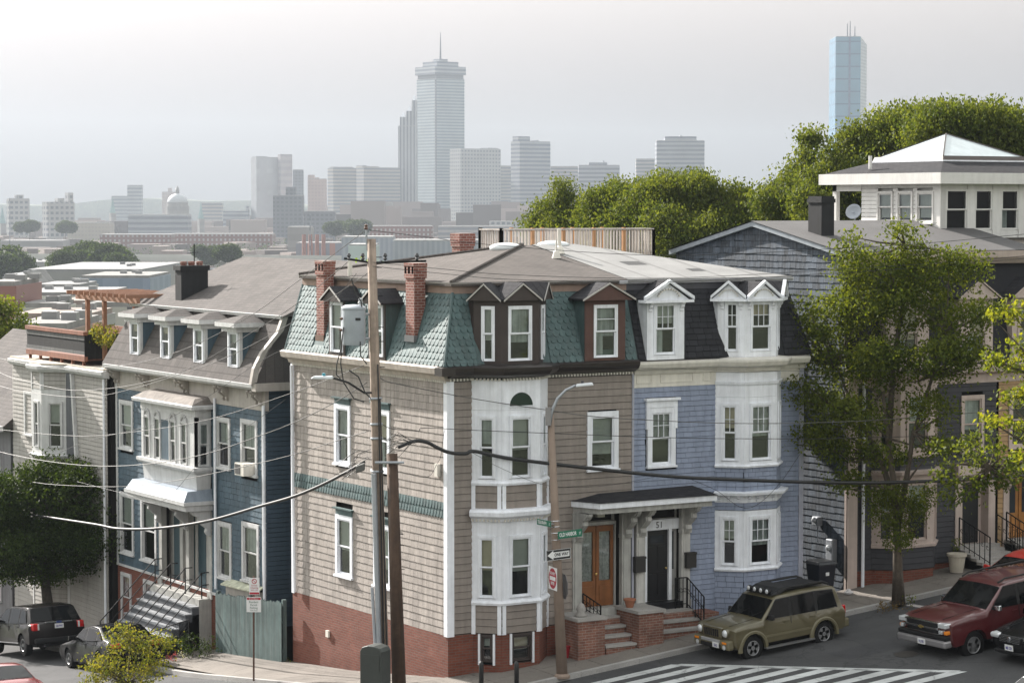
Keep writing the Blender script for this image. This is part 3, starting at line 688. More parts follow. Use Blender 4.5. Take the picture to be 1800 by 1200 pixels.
for q in (e0, e2): MB().tube([Vector(q)+Vector((0, 0, .02)), Vector(AP)+Vector((0, 0, .02))], .05, 6).build('hip_cap', roof_tan, tro)
sk = MB(); sk.lathe((5.25, 5.6, 11.45), [(.5, 0), (.5, .14), (.42, .19), (.25, .23), (.0, .25)], 16); sk.build('skylight', gloss('milky skylight dome', (.62, .65, .66), .2), hb, smooth=True)
# --- chimneys on the side slope and behind the ridge
copper = gloss('worn copper flashing', (.16, .10, .075), .5, .5)
brick_chimney(hb, -.12, .22, 7.14, 7.62, 8.82, 11.18, brick_chim, foot=copper)
brick_chimney(hb, -.12, .24, 1.66, 2.14, 9.05, 11.22, brick_chim, foot=lead)
brick_chimney(hb, 5.45, 5.95, 8.7, 9.2, 10.5, 11.95, brick_chim, slots=False)
MB().tube([(.45, 6.55, 10.7), (.45, 6.55, 11.25)], .07, 8).build('vent_pipe', CREAM, hb)
# --- dormers
def dormer(parent, fr, a0, a1, z0, z1, zp, depth, glass, face, roofm, trim, over=.22, eave=.16, muntin=None, blind=.5, casing=.05, ped=None, edge=None, cheek=None):
    m = MB(); m.box(fr, a0, glass[0]-casing*.5, z0, z1, -depth, 0).box(fr, glass[1]+casing*.5, a1, z0, z1, -depth, 0).box(fr, glass[0]-casing*.5, glass[1]+casing*.5, z0, glass[2]-.03, -depth, 0)
    m.box(fr, glass[0]-casing*.5, glass[1]+casing*.5, glass[3]+.03, z1, -depth, 0)
    m.prism(fr, [(a0-eave*.7, z1-.02), (a1+eave*.7, z1-.02), ((a0+a1)/2, zp-.02)], -depth, over-.03)
    dm = m.build('dormer', face, parent)
    gable_roof(fr, a0-eave, a1+eave, z1-.02, zp, -depth-.9, over, .05).build('dormer_roof', roofm, dm)
    if edge:
        gable_roof(fr, a0-eave-.01, a1+eave+.01, z1-.035, zp-.012, over-.001, over+.02, .05).build('edge_trim', edge, dm)
    if cheek:
        for a in (a0-.012, a1): MB().box(fr, a, a+.012, z0, z1-.03, -depth, -.03).build('cheek', cheek, dm)
    window(fr, dm, *glass, trim=trim, casing=casing, sill=False, muntin=muntin, blind=blind, sub=True, proud=.03, low=True)
    if ped: ped(fr, dm, a0, a1, z1, zp, over)
    return dm
ed = gloss('thin galvanised edge', (.45, .43, .41), .5, .3)
DL = Fr((-.29, 0, 0), (0, -1, 0))
for vc in (6.0, 3.55): dormer(hb, DL, -vc-.50, -vc+.50, 8.46, 10.05, 10.42, .9, (-vc-.32, -vc+.36, 8.56, 9.96), brown_trim, roof_dark, WHITE, muntin=None, edge=ed, cheek=green_scal)
DF = Fr((0, -.29, 0), (1, 0, 0))
dormer(hb, DF, 4.26, 5.62, 8.46, 10.18, 10.62, .9, (4.60, 5.30, 8.56, 9.98), plum_trim, roof_dark, WHITE, muntin=(1, 2), edge=ed, cheek=green_scal, eave=.2)
def bay_dormer(parent, B, z0, z1, zp, face, trim, roofm, glasses, zg, over=.16, muntin=None, edge=None, ped=None, bl=(.5, .5, .5), proud=.03):
    fs = bay_facets(B); dm = None
    core = MB(); ins = [(B[0][0]+.10, .9), (B[0][0]+.12, .12), (B[1][0]+.06, B[1][1]+.16), (B[2][0]-.06, B[2][1]+.16), (B[3][0]-.12, .12), (B[3][0]-.10, .9)]
    core.slab(ins, z0, z1); dm = core.build('bay_dormer', UNLIT_BACKING, parent)
    for c_ in (B[0][0], B[3][0]-.10): MB().wbox(c_, c_+.10, .0, .9, z0, z1).build('cheek', face, dm)
    for i, f in enumerate(fs):
        L = flen(B, i); g = glasses[i]; m = MB()
        m.box(f, 0, g[0]-.02, z0, z1, -.12, 0).box(f, g[1]+.02, L, z0, z1, -.12, 0).box(f, g[0]-.02, g[1]+.02, z0, zg[0]-.02, -.12, 0).box(f, g[0]-.02, g[1]+.02, zg[1]+.02, z1, -.12, 0)
        m.build('face_board', face, dm)
        x0, x1 = (-.14 if i == 0 else 0), (L+.14 if i == 2 else L)
        k = .06 if i == 1 else .0
        MB().prism(f, [(x0, z1), (x1, z1), ((x0+x1)/2, zp-.03)], -.3, over-.02).build('gable', face, dm)
        gable_roof(f, x0-.02, x1+.02, z1-.01, zp, -1.2, over, .05).build('dormer_roof', roofm, dm)
        if edge: gable_roof(f, x0-.02, x1+.02, z1-.03, zp-.015, over-.001, over+.02, .05).build('edge_trim', edge, dm)
        window(f, dm, g[0], g[1], zg[0], zg[1], trim=trim, casing=.05, sill=False, muntin=(muntin if i == 1 else (2, muntin[1])) if muntin else None, blind=bl[i], sub=True, proud=proud)
        if ped: ped(f, dm, x0, x1, z1, zp, over)
    return dm
bay_dormer(hb, [(.80, -.02), (1.36, -.57), (2.56, -.57), (3.14, -.02)], 8.46, 10.22, 10.66, brown_trim, WHITE, roof_dark, ((.27, .55), (.26, .92), (.28, .56)), (8.58, 10.02), edge=ed, bl=(.55, .58, .5))

# ================================================================ lavender-blue twin, number 51
hl = empty('row_house', (9.2, 4.5, .4), 'lavender blue row house with white trim and charcoal mansard beside the corner house', 'house')
lav = paint('lavender blue shingle paint', (.232, .268, .358), .65, .07, .14, .2, .05, dirt=(.17, .21, .31, .2))
char_sh = paint('charcoal mansard shingles', (.020, .0205, .025), .9, .15, .1, .4, .22)
wall2 = MB().wbox(UP+.02, 6.46, .16, 6.2, -.4, 8.4).wbox(6.46, 7.82, .36, 6.2, -.4, 4.25).wbox(6.46, 7.82, .16, 6.2, 4.25, 8.4).wbox(7.82, UE-.02, .16, 6.2, -.4, 8.4).build('wall', UNLIT_BACKING, hl)  # unseen rear cut short so sun through the alley reaches the pavement
w2 = FF.rect(1145, 725, 1178, 815)
def crown_head(fr, hold, a0, a1, z):
    MB().box(fr, a0-.05, a1+.05, z, z+.20, -.01, .075).box(fr, a0-.11, a1+.11, z+.20, z+.27, -.01, .15).box(fr, a0-.05, a0+.05, z-.62, z, -.01, .07).box(fr, a1-.05, a1+.05, z-.62, z, -.01, .07).build('head_board', WHITE, hold)
_, o2 = window(FF, hl, *w2, casing=.16, muntin=(3, 2), blind=.5, bm=CURT, head=crown_head)
DO2 = (6.28, 7.86)
lops = [(o2[0]-.1, o2[1]+.1, o2[2]-.04, o2[3]+.24), (8.98, 11.36, -1, 9), (DO2[0]-.2, DO2[1], 0, 4.5)]
pc = Pieces('shingle', wall2, lav); cover(FF, pc, UP+.02, UE-.16, .75, 7.62, .150, .30, lops, t=.020, jitter=.2, gapw=.005); pc.flush()
MB().box(FF, UP, UE, -.3, .75, -.2, .0).build('foundation', paint('blue grey parged footing', (.16, .19, .26), .8), hl)
for b_ in ((UP-.03, UP+.035, 0, .04), (UE-.16, UE, -.1, .045)): MB().box(FF, b_[0], b_[1], .75, 8.05, b_[2], b_[3]).build('corner_board', paint('cool grey trim', (.33, .34, .40), .6), hl)  # corner boards in a darker grey than the white trim
sidew = MB().wbox(UE-.02, UE, .0, 6.2, 0, 8.4).build('wall', lav, hl)
def win2(k, i): return ((.24, .62) if i == 0 else ((.26, .94) if i == 1 else (.26, .60)))
rows = [('board', .75, 2.17), ('win', 2.25, 3.94, 2.36, 3.70, 0, (.5, .5, .5), (CURT, CURT, CURT)), ('board', 3.95, 4.18), ('board', 4.50, 5.20), ('win', 5.29, 7.25, 5.42, 7.0, 0, (.5, .5, .5), (BLIND2, CURT, BLIND)), ('white', 7.255, 7.98, 0)]
bay2, F2 = bay(hl, BAY2, rows, lav, (.150, .26), win=win2, muntin=(3, 2))
MB().slab([(BAY2[0][0], .1), BAY2[1], BAY2[2], (BAY2[3][0], .1)], -.1, .75).build('foundation', paint('blue grey parged footing', (.16, .19, .26), .8), hl)
for z in (2.17, 5.20): sweep(BAY2, [(-.05, z), (.07, z), (.09, z+.05), (.03, z+.09), (-.05, z+.09)]).build('sill', WHITE, hl)
sweep(BAY2, [(-.05, 4.18), (.03, 4.18), (.04, 4.38), (.24, 4.41), (.26, 4.48), (-.05, 4.52)]).build('ledge', WHITE, hl)
for i, f in enumerate(F2):
    L = flen(BAY2, i)
    for j in range(4 if i == 1 else 3): 
        a = L*(j+.5)/(4 if i == 1 else 3); scroll_bracket(MB(), f, a, 4.41, .06, .2, .16, .03).build('bracket', WHITE, hl)
# frieze panels and white gutter cornice
fz = [(UP+.02, 0)]+BAY2+[(UE, 0)]
MB().box(FF, UP+.02, BAY2[0][0], 7.62, 8.1, -.1, .02).build('frieze', CREAM, hl); MB().box(FF, BAY2[3][0], UE, 7.62, 8.1, -.1, .02).build('frieze', CREAM, hl)
for (a0, a1) in ((UP+.12, UP+.65), (UP+.95, UP+2.1), (UP+2.45, UP+2.75)):
    MB().box(FF, a0, a1, 7.74, 7.77, .02, .04).box(FF, a0, a1, 8.0, 8.03, .02, .04).box(FF, a0, a0+.03, 7.77, 8.0, .02, .04).box(FF, a1-.03, a1, 7.77, 8.0, .02, .04).build('frieze_panel', CREAM, hl)
sweep(fz, [(-.02, 7.98), (.08, 8.0), (.12, 8.10), (.30, 8.18), (.36, 8.30), (.36, 8.36), (-.02, 8.42)]).build('cornice', CREAM, hl)
sweep(BAY2, [(0, 7.62), (.05, 7.62), (.07, 7.70), (.02, 7.72)]).build('moulding', WHITE, hl)
m2 = MB().loft([(UP+.01, FO, ZF-.03), (UE+.15, FO, ZF-.03), (UE+.15, 6.2, ZF-.03), (UP+.01, 6.2, ZF-.03)], [(UP+.01, FI, ZT), (UE-.35, FI, ZT), (UE-.35, 6.2, ZT), (UP+.01, 6.2, ZT)]).build('mansard_roof', char_sh, hl)
pc = Pieces('roof_shingle', m2, char_sh); cover(MF, pc, UP+.03, UE, 0, SL, .17, .3, [(6.34, 7.68, 0, 1.9), (9.05, 11.3, 0, 1.9)], t=.022, lim=lambda s: (UP+.04, UE+.13-.24*s), jitter=.2, ragged=.004); pc.flush()
sweep([(UP, FI), (UE-.35, FI), (UE-.35, 6.2)], [(-.05, ZT-.02), (.03, ZT-.02), (.03, ZT+.16), (-.05, ZT+.16)]).build('fascia', paint('dark fascia', (.06, .06, .07), .6), hl)
sweep([(UP-.3, FI), (UE-.35, FI), (UE-.35, 6.2)], [(.0, ZT+.16), (.12, ZT+.17), (.15, ZT+.26), (.0, ZT+.29)]).build('gutter', gloss('pale metal drip edge', (.62, .62, .66), .45), hl)
q0, q1, q2, q3 = (UP-.35, FI-.14, ZE), (UE-.24, FI-.14, ZE), (UE-.24, 6.4, ZE), (UP-.02, 6.4, ZE)
rr = (UP-.0, 5.45, 11.64); rq = (7.6, 5.45, 11.64)
mr = MB(); mr.add([(UP-.02, FI-.15, ZE+.005), q1, q2, q3, rr, rq, (UP-.02, FI-.15, ZE-.1), (q1[0], q1[1], ZE-.1), (q2[0], q2[1], ZE-.1)], [(0, 1, 5, 4), (1, 2, 5), (2, 3, 4, 5), (0, 6, 7, 1), (1, 7, 8, 2)])
mro = mr.build('roof', membrane, hl)
seamm = rough_ground('membrane seam tape', (.155, .152, .15), .08, .2, .8, 12); sl_ = (11.64-ZE)/(5.45-FI+.14)
for u_ in (6.9, 8.2, 9.5, 10.8):
    vt = 5.45 if u_ < 7.6 else 5.45-(u_-7.6)*1.2; zf_ = lambda v_: ZE+(v_-FI+.14)*sl_+.006
    MB().add([(u_-.05, FI-.1, zf_(FI-.1)), (u_+.05, FI-.1, zf_(FI-.1)), (u_+.05, vt, zf_(vt)), (u_-.05, vt, zf_(vt))], [(0, 1, 2, 3)]).build('roof_seam', seamm, mro)
for (a_, b_, w_, h_) in ((7.4, 2.2, .7, .5), (9.0, 1.2, .5, .35)): MB().add([(a_, b_, zf_(b_)+.003), (a_+w_, b_, zf_(b_)+.003), (a_+w_, b_+h_, zf_(b_+h_)+.003), (a_, b_+h_, zf_(b_+h_)+.003)], [(0, 1, 2, 3)]).build('roof_patch', rough_ground('tar patch', (.06, .06, .062), .2, .3, .9, 18), mro)
sk = MB(); sk.lathe((7.0, 5.7, 11.5), [(.5, 0), (.5, .14), (.42, .19), (.25, .23), (.0, .25)], 16); sk.build('skylight', gloss('milky skylight dome', (.62, .65, .66), .2), hl, smooth=True)
p = at(984, 440, v=4.0); q = at(983, 402, v=4.0); MB().tube([p, q], .055, 8).lathe(p, [(.16, -.1), (.1, .08), (.06, .14)], 10).build('vent_pipe', CREAM, hl)
p = at(978, 448, v=3.4); q = at(978, 420, v=3.4); MB().tube([p, q], .03, 8).lathe(p, [(.14, -.1), (.08, .1), (.03, .16)], 10).build('vent_pipe', CREAM, hl)
def white_ped(fr, dm, a0, a1, z1, zp, over):
    am = (a0+a1)/2; m = MB(); k = over+.02
    m.box(fr, a0-.2, a1+.2, z1-.09, z1-.01, over-.3, k+.05)
    for s_ in (-1, 1):
        x0, x1 = (a0-.2, am) if s_ < 0 else (am, a1+.2)
        pts = [(x0, z1-.01), (x1, zp-.0), (x1, zp+.09), (x0, z1+.09)] if s_ < 0 else [(x0, zp-.0), (x1, z1-.01), (x1, z1+.09), (x0, zp+.09)]
        m.prism(fr, pts, over-.02, k+.07)
    m.build('pediment', WHITE, dm)
    c = MB()
    for x in range(20, 161, 14):
        r1 = (a1-a0)*.30; c.box(fr, am+r1*math.cos(R(x))-.02, am+r1*math.cos(R(x))+.02, z1+.0+(zp-z1)*.62*math.sin(R(x))-.02, z1+.0+(zp-z1)*.62*math.sin(R(x))+.02, over-.02, k+.03)
    c.build('carving', CREAM, dm)
    for a in (a0+.10, a1-.10): scroll_bracket(MB(), fr, a, z1-.09, .11, .26, .14, .0).build('bracket', WHITE, dm)
dormer(hl, DF, 6.37, 7.66, 8.42, 10.14, 10.62, .9, (6.66, 7.32, 8.58, 10.0), WHITE, roof_dark, WHITE, muntin=(3, 2), blind=.3, ped=white_ped, over=.14, casing=.07)
def bped(f, dm, x0, x1, z1, zp, over):
    am = (x0+x1)/2; m = MB(); k = over
    for s_ in (-1, 1):
        y0, y1 = (x0-.04, am) if s_ < 0 else (am, x1+.04)
        m.prism(f, [(y0, z1), (y1, zp), (y1, zp+.09), (y0, z1+.09)] if s_ < 0 else [(y0, zp), (y1, z1), (y1, z1+.09), (y0, zp+.09)], k-.02, k+.08)
    m.box(f, x0-.06, x1+.06, z1-.08, z1, -.02, k+.05); m.build('pediment', WHITE, dm)
    c = MB(); hw = (x1-x0)*.30
    for x in range(20, 161, 14): c.box(f, am+hw*math.cos(R(x))-.018, am+hw*math.cos(R(x))+.018, z1+(zp-z1)*.6*math.sin(R(x))-.018, z1+(zp-z1)*.6*math.sin(R(x))+.018, k-.02, k+.03)
    c.build('carving', CREAM, dm)
    for a in (x0+.14 if x0 >= 0 else x0+.28, x1-.14 if x1 < 1.5 and f is not F2[2] else x1-.28): scroll_bracket(MB(), f, a, z1-.08, .10, .24, .13, .0).build('bracket', WHITE, dm)
bay_dormer(hl, [(9.04, -.02), (9.62, -.57), (10.74, -.57), (11.30, -.02)], 8.42, 10.12, 10.56, WHITE, WHITE, roof_dark, ((.26, .58), (.24, .90), (.26, .56)), (8.60, 9.98), muntin=(3, 2), ped=bped, bl=(.0, .25, .0))
# ================================================================ entrance: shared canopy, doors, stoops
oak = paint('varnished oak door', (.20, .075, .024), .35, .2, .2, .05, spec=.5)
dirtywhite = paint('worn entrance white', (.44, .43, .41), .7, .12, .3, .2)
gw = paint('greying entrance trim', (.36, .355, .335), .7, .12, .3, .2)
blackdoor = gloss('black door paint', (.010, .010, .012), .35)
iron = gloss('black wrought iron', (.010, .010, .011), .7, spec=.2)
C0, C1, CD = 4.0, 8.42, .95
cp = MB(); z0 = 4.36
cp.loft([(C0-.02, 0, z0), (C0+.35, -CD, z0), (C1-.05, -CD, z0), (C1, -0, z0)], [(C0-.02, 0, z0+.16), (C0+.35, -CD, z0+.16), (C1-.05, -CD, z0+.16), (C1, 0, z0+.16)])
can = cp.build('canopy', WHITE, hl)
MB().loft([(C0-.06, .02, z0+.16), (C0+.33, -CD-.04, z0+.16), (C1-.03, -CD-.04, z0+.16), (C1+.03, .02, z0+.16)], [(C0+.8, .02, 4.68), (C0+.95, -.02, 4.68), (C1-.3, -.02, 4.72), (C1-.25, .02, 4.72)]).build('canopy_roof', roof_dark, can)
MB().loft([(C0+.05, 0, z0-.16), (C0+.42, -CD+.1, z0-.16), (C1-.15, -CD+.1, z0-.16), (C1-.1, 0, z0-.16)], [(C0+.05, 0, z0), (C0+.42, -CD+.1, z0), (C1-.15, -CD+.1, z0), (C1-.1, 0, z0)]).build('canopy_frieze', gw, can)
# pilasters and consoles
for k, (a, mt) in enumerate(((4.18, gw), (5.84, gw), (6.34, dirtywhite), (7.92, dirtywhite))):
    par = hb if k < 2 else hl
    m = MB().box(FF, a-.15, a+.15, 1.2, 4.2, -.1, .05).box(FF, a-.10, a+.10, 1.45, 3.3, .05, .07).box(FF, a-.17, a+.17, 3.36, 3.46, -.1, .10).box(FF, a-.18, a+.18, 1.2, 1.42, -.1, .08); m.build('pilaster', mt, par)
    b_ = MB(); scroll_bracket(b_, FF, a, 4.2, .20, .82, .62, .05); b_.build('bracket', mt, par)
# double oak door
MB().box(FF, 4.33, 5.69, 1.30, 4.2, -.40, -.35).build('door_recess', gw, hb)
MB().box(FF, 4.36, 5.66, 3.74, 3.84, -.35, -.22).box(FF, 4.36, 4.41, 1.42, 3.74, -.35, -.22).box(FF, 5.61, 5.66, 1.42, 3.74, -.35, -.22).build('door_frame', gw, hb)
MB().box(FF, 4.45, 5.57, 3.86, 4.16, -.345, -.335).build('transom', UNLIT_BACKING, hb)
for s_, a in ((0, 4.42), (1, 5.02)):
    m = MB(); b_ = a+.58; W_ = .10
    m.box(FF, a, b_, 1.42, 2.15, -.34, -.27).box(FF, a, b_, 3.55, 3.72, -.34, -.27).box(FF, a, a+W_, 2.15, 3.55, -.34, -.27).box(FF, b_-W_, b_, 2.15, 3.55, -.34, -.27).box(FF, a+.1, b_-.1, 1.58, 2.0, -.27, -.255)
    dr = m.build('door', oak, hb)
    MB().box(FF, a+W_, b_-W_, 2.15, 3.55, -.335, -.33).build('curtain', paint('lace curtain', (.46, .45, .42), .9, .35, .6, 0, scale=14), dr)
    P = FF.P; MB().add([P(a+W_, 2.15, -.29), P(b_-W_, 2.15, -.29), P(b_-W_, 3.55, -.29), P(a+W_, 3.55, -.29)], [(0, 1, 2, 3)]).build('pane', GLASS, dr)
MB().lathe(FF.P(4.98, 2.35, -.24), [(.0, 0), (.035, .01), (.035, .05), (.0, .06)], 8, (0, -1, 0)).build('door_knob', gloss('brass', (.6, .42, .15), .3, 1), hb)
MB().wbox(4.36, 5.66, -.12, .40, 1.2, 1.41).build('threshold', gw, hb)
# number 51: black door, sidelights, transom, number, intercom
MB().box(FF, 6.48, 7.80, 1.20, 4.2, -.30, -.26).build('door_recess', dirtywhite, hl)
dr = MB().box(FF, 6.68, 7.44, 1.42, 3.46, -.255, -.20).build('door', blackdoor, hl)
for (x0, x1, y0, y1) in ((6.76, 7.02, 1.6, 2.2), (7.10, 7.36, 1.6, 2.2), (6.76, 7.02, 2.35, 3.0), (7.10, 7.36, 2.35, 3.0)): MB().box(FF, x0, x1, y0, y1, -.2, -.185).build('door_panel', blackdoor, dr)
MB().box(FF, 6.82, 7.30, 3.1, 3.32, -.2, -.195).build('pane', gloss('dark door light', (.03, .035, .04), .1), dr)
MB().lathe(FF.P(7.37, 2.35, -.2), [(.0, 0), (.03, .01), (.03, .05), (.0, .06)], 8, (0, -1, 0)).build('door_knob', gloss('brass', (.6, .42, .15), .3, 1), dr)
m = MB().box(FF, 6.58, 6.68, 1.42, 3.48, -.26, -.12).box(FF, 7.44, 7.54, 1.42, 3.48, -.26, -.12).box(FF, 6.48, 7.80, 3.48, 3.78, -.26, -.12); m.build('door_frame', WHITE, hl)
MB().box(FF, 7.56, 7.66, 2.3, 3.4, -.26, -.20).build('sidelight', gloss('dark door light', (.03, .035, .04), .1), hl); MB().box(FF, 6.48, 6.57, 2.3, 3.4, -.26, -.20).build('sidelight', gloss('dark door light', (.03, .035, .04), .1), hl)
MB().box(FF, 6.55, 7.72, 3.80, 4.16, -.256, -.25).build('transom', UNLIT_BACKING, hl)
MB().box(FF, 7.57, 7.66, 1.85, 2.3, -.2, -.15).build('intercom', gloss('brushed intercom steel', (.45, .45, .45), .4, .8), hl)
MB().wbox(6.48, 7.8, -.1, .3, 1.2, 1.40).build('threshold', blackdoor, hl)
def lettering(txt, fr, a, s, size, mat, parent, d=.005, ext=.004, align='CENTER', sx=1.0, bold=0.0):
    c = bpy.data.curves.new('lettering', 'FONT'); c.body = txt; c.size = size; c.extrude = ext; c.align_x = align; c.align_y = 'CENTER'; c.offset = bold; c.resolution_u = 2
    tmp = bpy.data.objects.new('lettering', c); COL.objects.link(tmp)
    dg = bpy.context.evaluated_depsgraph_get(); me = bpy.data.meshes.new_from_object(tmp.evaluated_get(dg)); bpy.data.objects.remove(tmp)
    M = Matrix(((fr.ex.x, fr.up.x, fr.n.x, 0), (fr.ex.y, fr.up.y, fr.n.y, 0), (fr.ex.z, fr.up.z, fr.n.z, 0), (0, 0, 0, 1)))
    p = fr.P(a, s, d); root = parent
    while root.parent is not None: root = root.parent
    M.translation = p-(BASE[root.name] if not root.get('local_space') else Vector((0, 0, 0)))
    me.transform(M @ Matrix.Diagonal((sx, 1, 1, 1))); me.materials.clear(); me.materials.append(mat)
    o = bpy.data.objects.new('lettering', me); COL.objects.link(o); o.parent = parent; return o
BLACK = gloss('black sign ink', (.012, .012, .013), .5)
lettering('51', FF, 7.10, 3.62, .26, BLACK, hl, -.118)
# porch lamp, mailboxes
for (a, par) in ((6.24, hl), (8.02, hl)): 
    mb_ = MB().box(FF, a-.17, a+.17, 2.35, 2.78, .05, .2).build('mailbox', gloss('matt black mailbox', (.02, .018, .017), .6), par); MB().box(FF, a-.18, a+.18, 2.74, 2.80, .05, .22).build('lid', gloss('matt black mailbox', (.02, .018, .017), .6), mb_)
MB().box(FF, 4.95, 5.2, 3.98, 4.12, -.3, -.1).build('porch_lamp', gloss('milky lamp glass', (.5, .48, .42), .3), hb)
# stoops: brick cheeks with stone caps, stone treads on brick risers
stone = rough_ground('worn bluestone', (.30, .285, .27), .15, .2, .9, 25)
brick_st = bricks('stoop brick', (.16, .065, .045), (.22, .10, .07), (.25, .21, .18), grime=.8)
def stoop(parent, u0, u1, z_top, zg, n, tread, vfront):
    st = MB().wbox(u0, u1, vfront+n*tread, .15, zg-.4, z_top-.05).build('stoop', brick_st, parent)
    MB().wbox(u0, u1, vfront+n*tread, .12, z_top-.05, z_top).build('landing', stone, st)
    rise = (z_top-zg)/(n+1)
    for i in range(n):
        y0 = vfront+i*tread; z = zg+rise*(i+1)
        MB().wbox(u0+.01, u1-.01, y0+.03, y0+tread+.06, zg-.4, z-.07).build('riser', brick_st, st); MB().wbox(u0-.02, u1+.02, y0, y0+tread+.05, z-.068, z).build('tread', stone, st)
    return st
stoop(hb, 4.42, 5.42, 1.20, hill(5, -1)-.02, 3, .27, -1.18); stoop(hl, 6.36, 7.92, 1.20, hill(7, -1)-.02, 2, .28, -1.02)
def cheekwall(parent, u0, u1, v0, v1, zt, cap=True):
    c = MB().wbox(u0, u1, v0, v1, hill(u0, v0)-.4, zt).build('cheek_wall', brick_st, parent)
    if cap: MB().wbox(u0-.05, u1+.05, v0-.05, v1+.02, zt, zt+.09).build('capstone', stone, c)
cheekwall(hb, 3.50, 4.38, -1.15, -.05, 1.30); cheekwall(hl, 5.46, 6.30, -1.25, -.05, 1.36); cheekwall(hl, 7.96, 8.6, -.75, -.05, 1.10, False)
m = MB().lathe((3.78, -.85, 1.39), [(.16, 0), (.19, .04), (.10, .12), (.14, .22), (.08, .34), (.0, .40)], 10); m.build('stone_finial', stone, hb, smooth=True)
# wrought-iron rails
def rail(parent, p, q, h=.85, n=5, r=.014, curl=True):
    m = MB(); P, Q = Vector(p), Vector(q); m.tube([P+Vector((0, 0, h)), Q+Vector((0, 0, h))], r*1.4, 5).tube([P+Vector((0, 0, .12)), Q+Vector((0, 0, .12))], r, 5)
    for i in range(n+1):
        t_ = i/n; c = P.lerp(Q, t_); m.tube([c, c+Vector((0, 0, h))], r if 0 < i < n else r*1.8, 5)
    if curl:
        for i in range(n): 
            c = P.lerp(Q, (i+.5)/n)+Vector((0, 0, h*.6)); d = (Q-P).normalized(); m.tube([c+(d*math.cos(a)+Vector((0, 0, 1))*math.sin(a))*(.03+.008*a) for a in [x*.7 for x in range(9)]], r*.7, 4)
    return m.build('handrail', iron, parent)
rail(hl, (7.88, -.18, 1.2), (7.88, -1.0, .75), .88, 6); rail(hb, (4.36, -.05, 1.38), (4.40, -.9, 1.15), .5, 5)
rail(hl, (7.5, -.12, 1.2), (7.88, -.16, 1.2), .88, 3)
# --- roof deck behind the twin roofs: cedar posts, grey spindles
rd = empty('roof_deck', (9.6, 9.6, 11.0), 'cedar roof deck railing with grey spindles behind the pale flat roof', 'deck')
cedar = paint('orange cedar', (.42, .22, .10), .75, .15, .25, .2, .06); greywood = paint('silvered deck wood', (.46, .42, .38), .85, .12, .3, .3, .10)
dk0, dk1, dkb = (7.5, 9.6), (13.4, 9.6), 10.9; zt, zb = 12.02, 10.95
MB().wbox(7.4, 13.5, 9.5, 11.0, 10.75, 10.9).build('deck_floor', greywood, rd); MB().wbox(6.2, 11.2, 6.2, 13.2, 0, 10.74).build('wall', lav, hl)  # unseen rear wing added under the deck, narrowed to let sunlight past
def railrun(p, q, posts, gap):
    P, Q = Vector((*p, 0)), Vector((*q, 0)); f = between(p, q); L = (Q-P).length
    MB().box(f, 0, L, zt, zt+.045, -.06, .06).build('handrail', greywood, rd); MB().box(f, 0, L, zb+.08, zb+.16, -.02, .02).build('bottom_rail', greywood, rd)
    for i in range(posts+1): a = L*i/posts; MB().box(f, a-.05, a+.05, zb-.3, zt+.075, -.05, .05).build('post', cedar, rd)
    n = int(L/gap)
    me = MB().box(Fr((0, 0, 0), f.ex), -.018, .018, zb+.02, zt, -.032, .018).mesh('spindle', greywood)
    for i in range(n):
        a = L*(i+.5)/n
        if min(abs(a-L*j/posts) for j in range(posts+1)) < .06: continue
        o = bpy.data.objects.new('spindle', me); COL.objects.link(o); o.parent = rd; o.location = f.P(a, 0)-BASE[rd.name]
railrun(dk0, dk1, 5, .125); railrun((13.4, 10.9), (7.5, 10.9), 5, .125); railrun((7.5, 10.9), (7.5, 9.6), 1, .14); railrun((13.4, 9.6), (13.4, 10.9), 1, .14)
# ================================================================ navy house down the side street
hn = empty('navy_house', (4, 17.4, -2.3), 'navy blue shingled house with four white dormers and an oriel over its steps', 'house')
navy = paint('navy blue shingle paint', (.055, .090, .118), .65, .12, .25, .25, .12, dirt=(.11, .14, .165, .35))
navy_shade = paint('shade-dark navy boards', (.042, .068, .095), .65, .1, .1, .2, .06)  # darker copy of the navy; the side wall's shade put into the paint
ntrim = paint('greyish white trim', (.52, .52, .52), .6, .08, .16, .1); beige_tr = paint('beige rake boards', (.36, .33, .30), .65, .1, .15, .1)
roof_br = roofing('faded brown roof shingles', (.104, .094, .090), (.082, .075, .073), .32, .15)
N0, N1 = 11.45, 23.4
wn_ = MB().wbox(.16, 8, N0+.16, 15.38, -3.6, 7.0).wbox(.16, 8, 19.77, N1-.05, -3.6, 7.0).wbox(.16, 8, 15.38, 19.77, 3.02, 7.0).wbox(.16, 8, 15.38, 19.77, -3.6, -.05).wbox(.78, 8, 15.38, 19.77, -.05, 3.02).build('wall', UNLIT_BACKING, hn)
nops = []
for (v0, v1, z0, z1, ac) in ((14.85, 14.05, 4.42, 5.88, 0), (13.0, 12.06, 4.38, 5.95, 1), (22.95, 21.98, 4.38, 5.90, 0), (14.82, 14.0, .86, 2.50, 0), (12.95, 11.98, 1.0, 2.68, 0), (22.97, 22.0, .70, 2.66, 0), (21.1, 20.02, .66, 2.60, 0)):
    wq, o = window(FL, hn, -v0, -v1, z0, z1, casing=.13, blind=random.choice((.45, .5, .55)), trim=ntrim, bm=random.choice((BLIND, CURT))); nops.append(o)
    if ac: 
        a = MB().box(FL, -12.85, -12.2, 4.33, 4.72, -.05, .38).build('air_conditioner', CREAM, hn)
        MB().box(FL, -12.80, -12.45, 4.37, 4.68, .38, .395).build('grille', gloss('dark grille', (.05, .05, .05), .6), a)
nops += [(-19.75, -15.4, -.2, 3.0), (-19.95, -15.4, 3.4, 6.6)]
pc = Pieces('shingle', wn_, navy); cover(FL, pc, -N1+.1, -N0-.1, .22, 6.42, .19, .33, nops, t=.022, jitter=.3, ragged=.004); pc.flush()
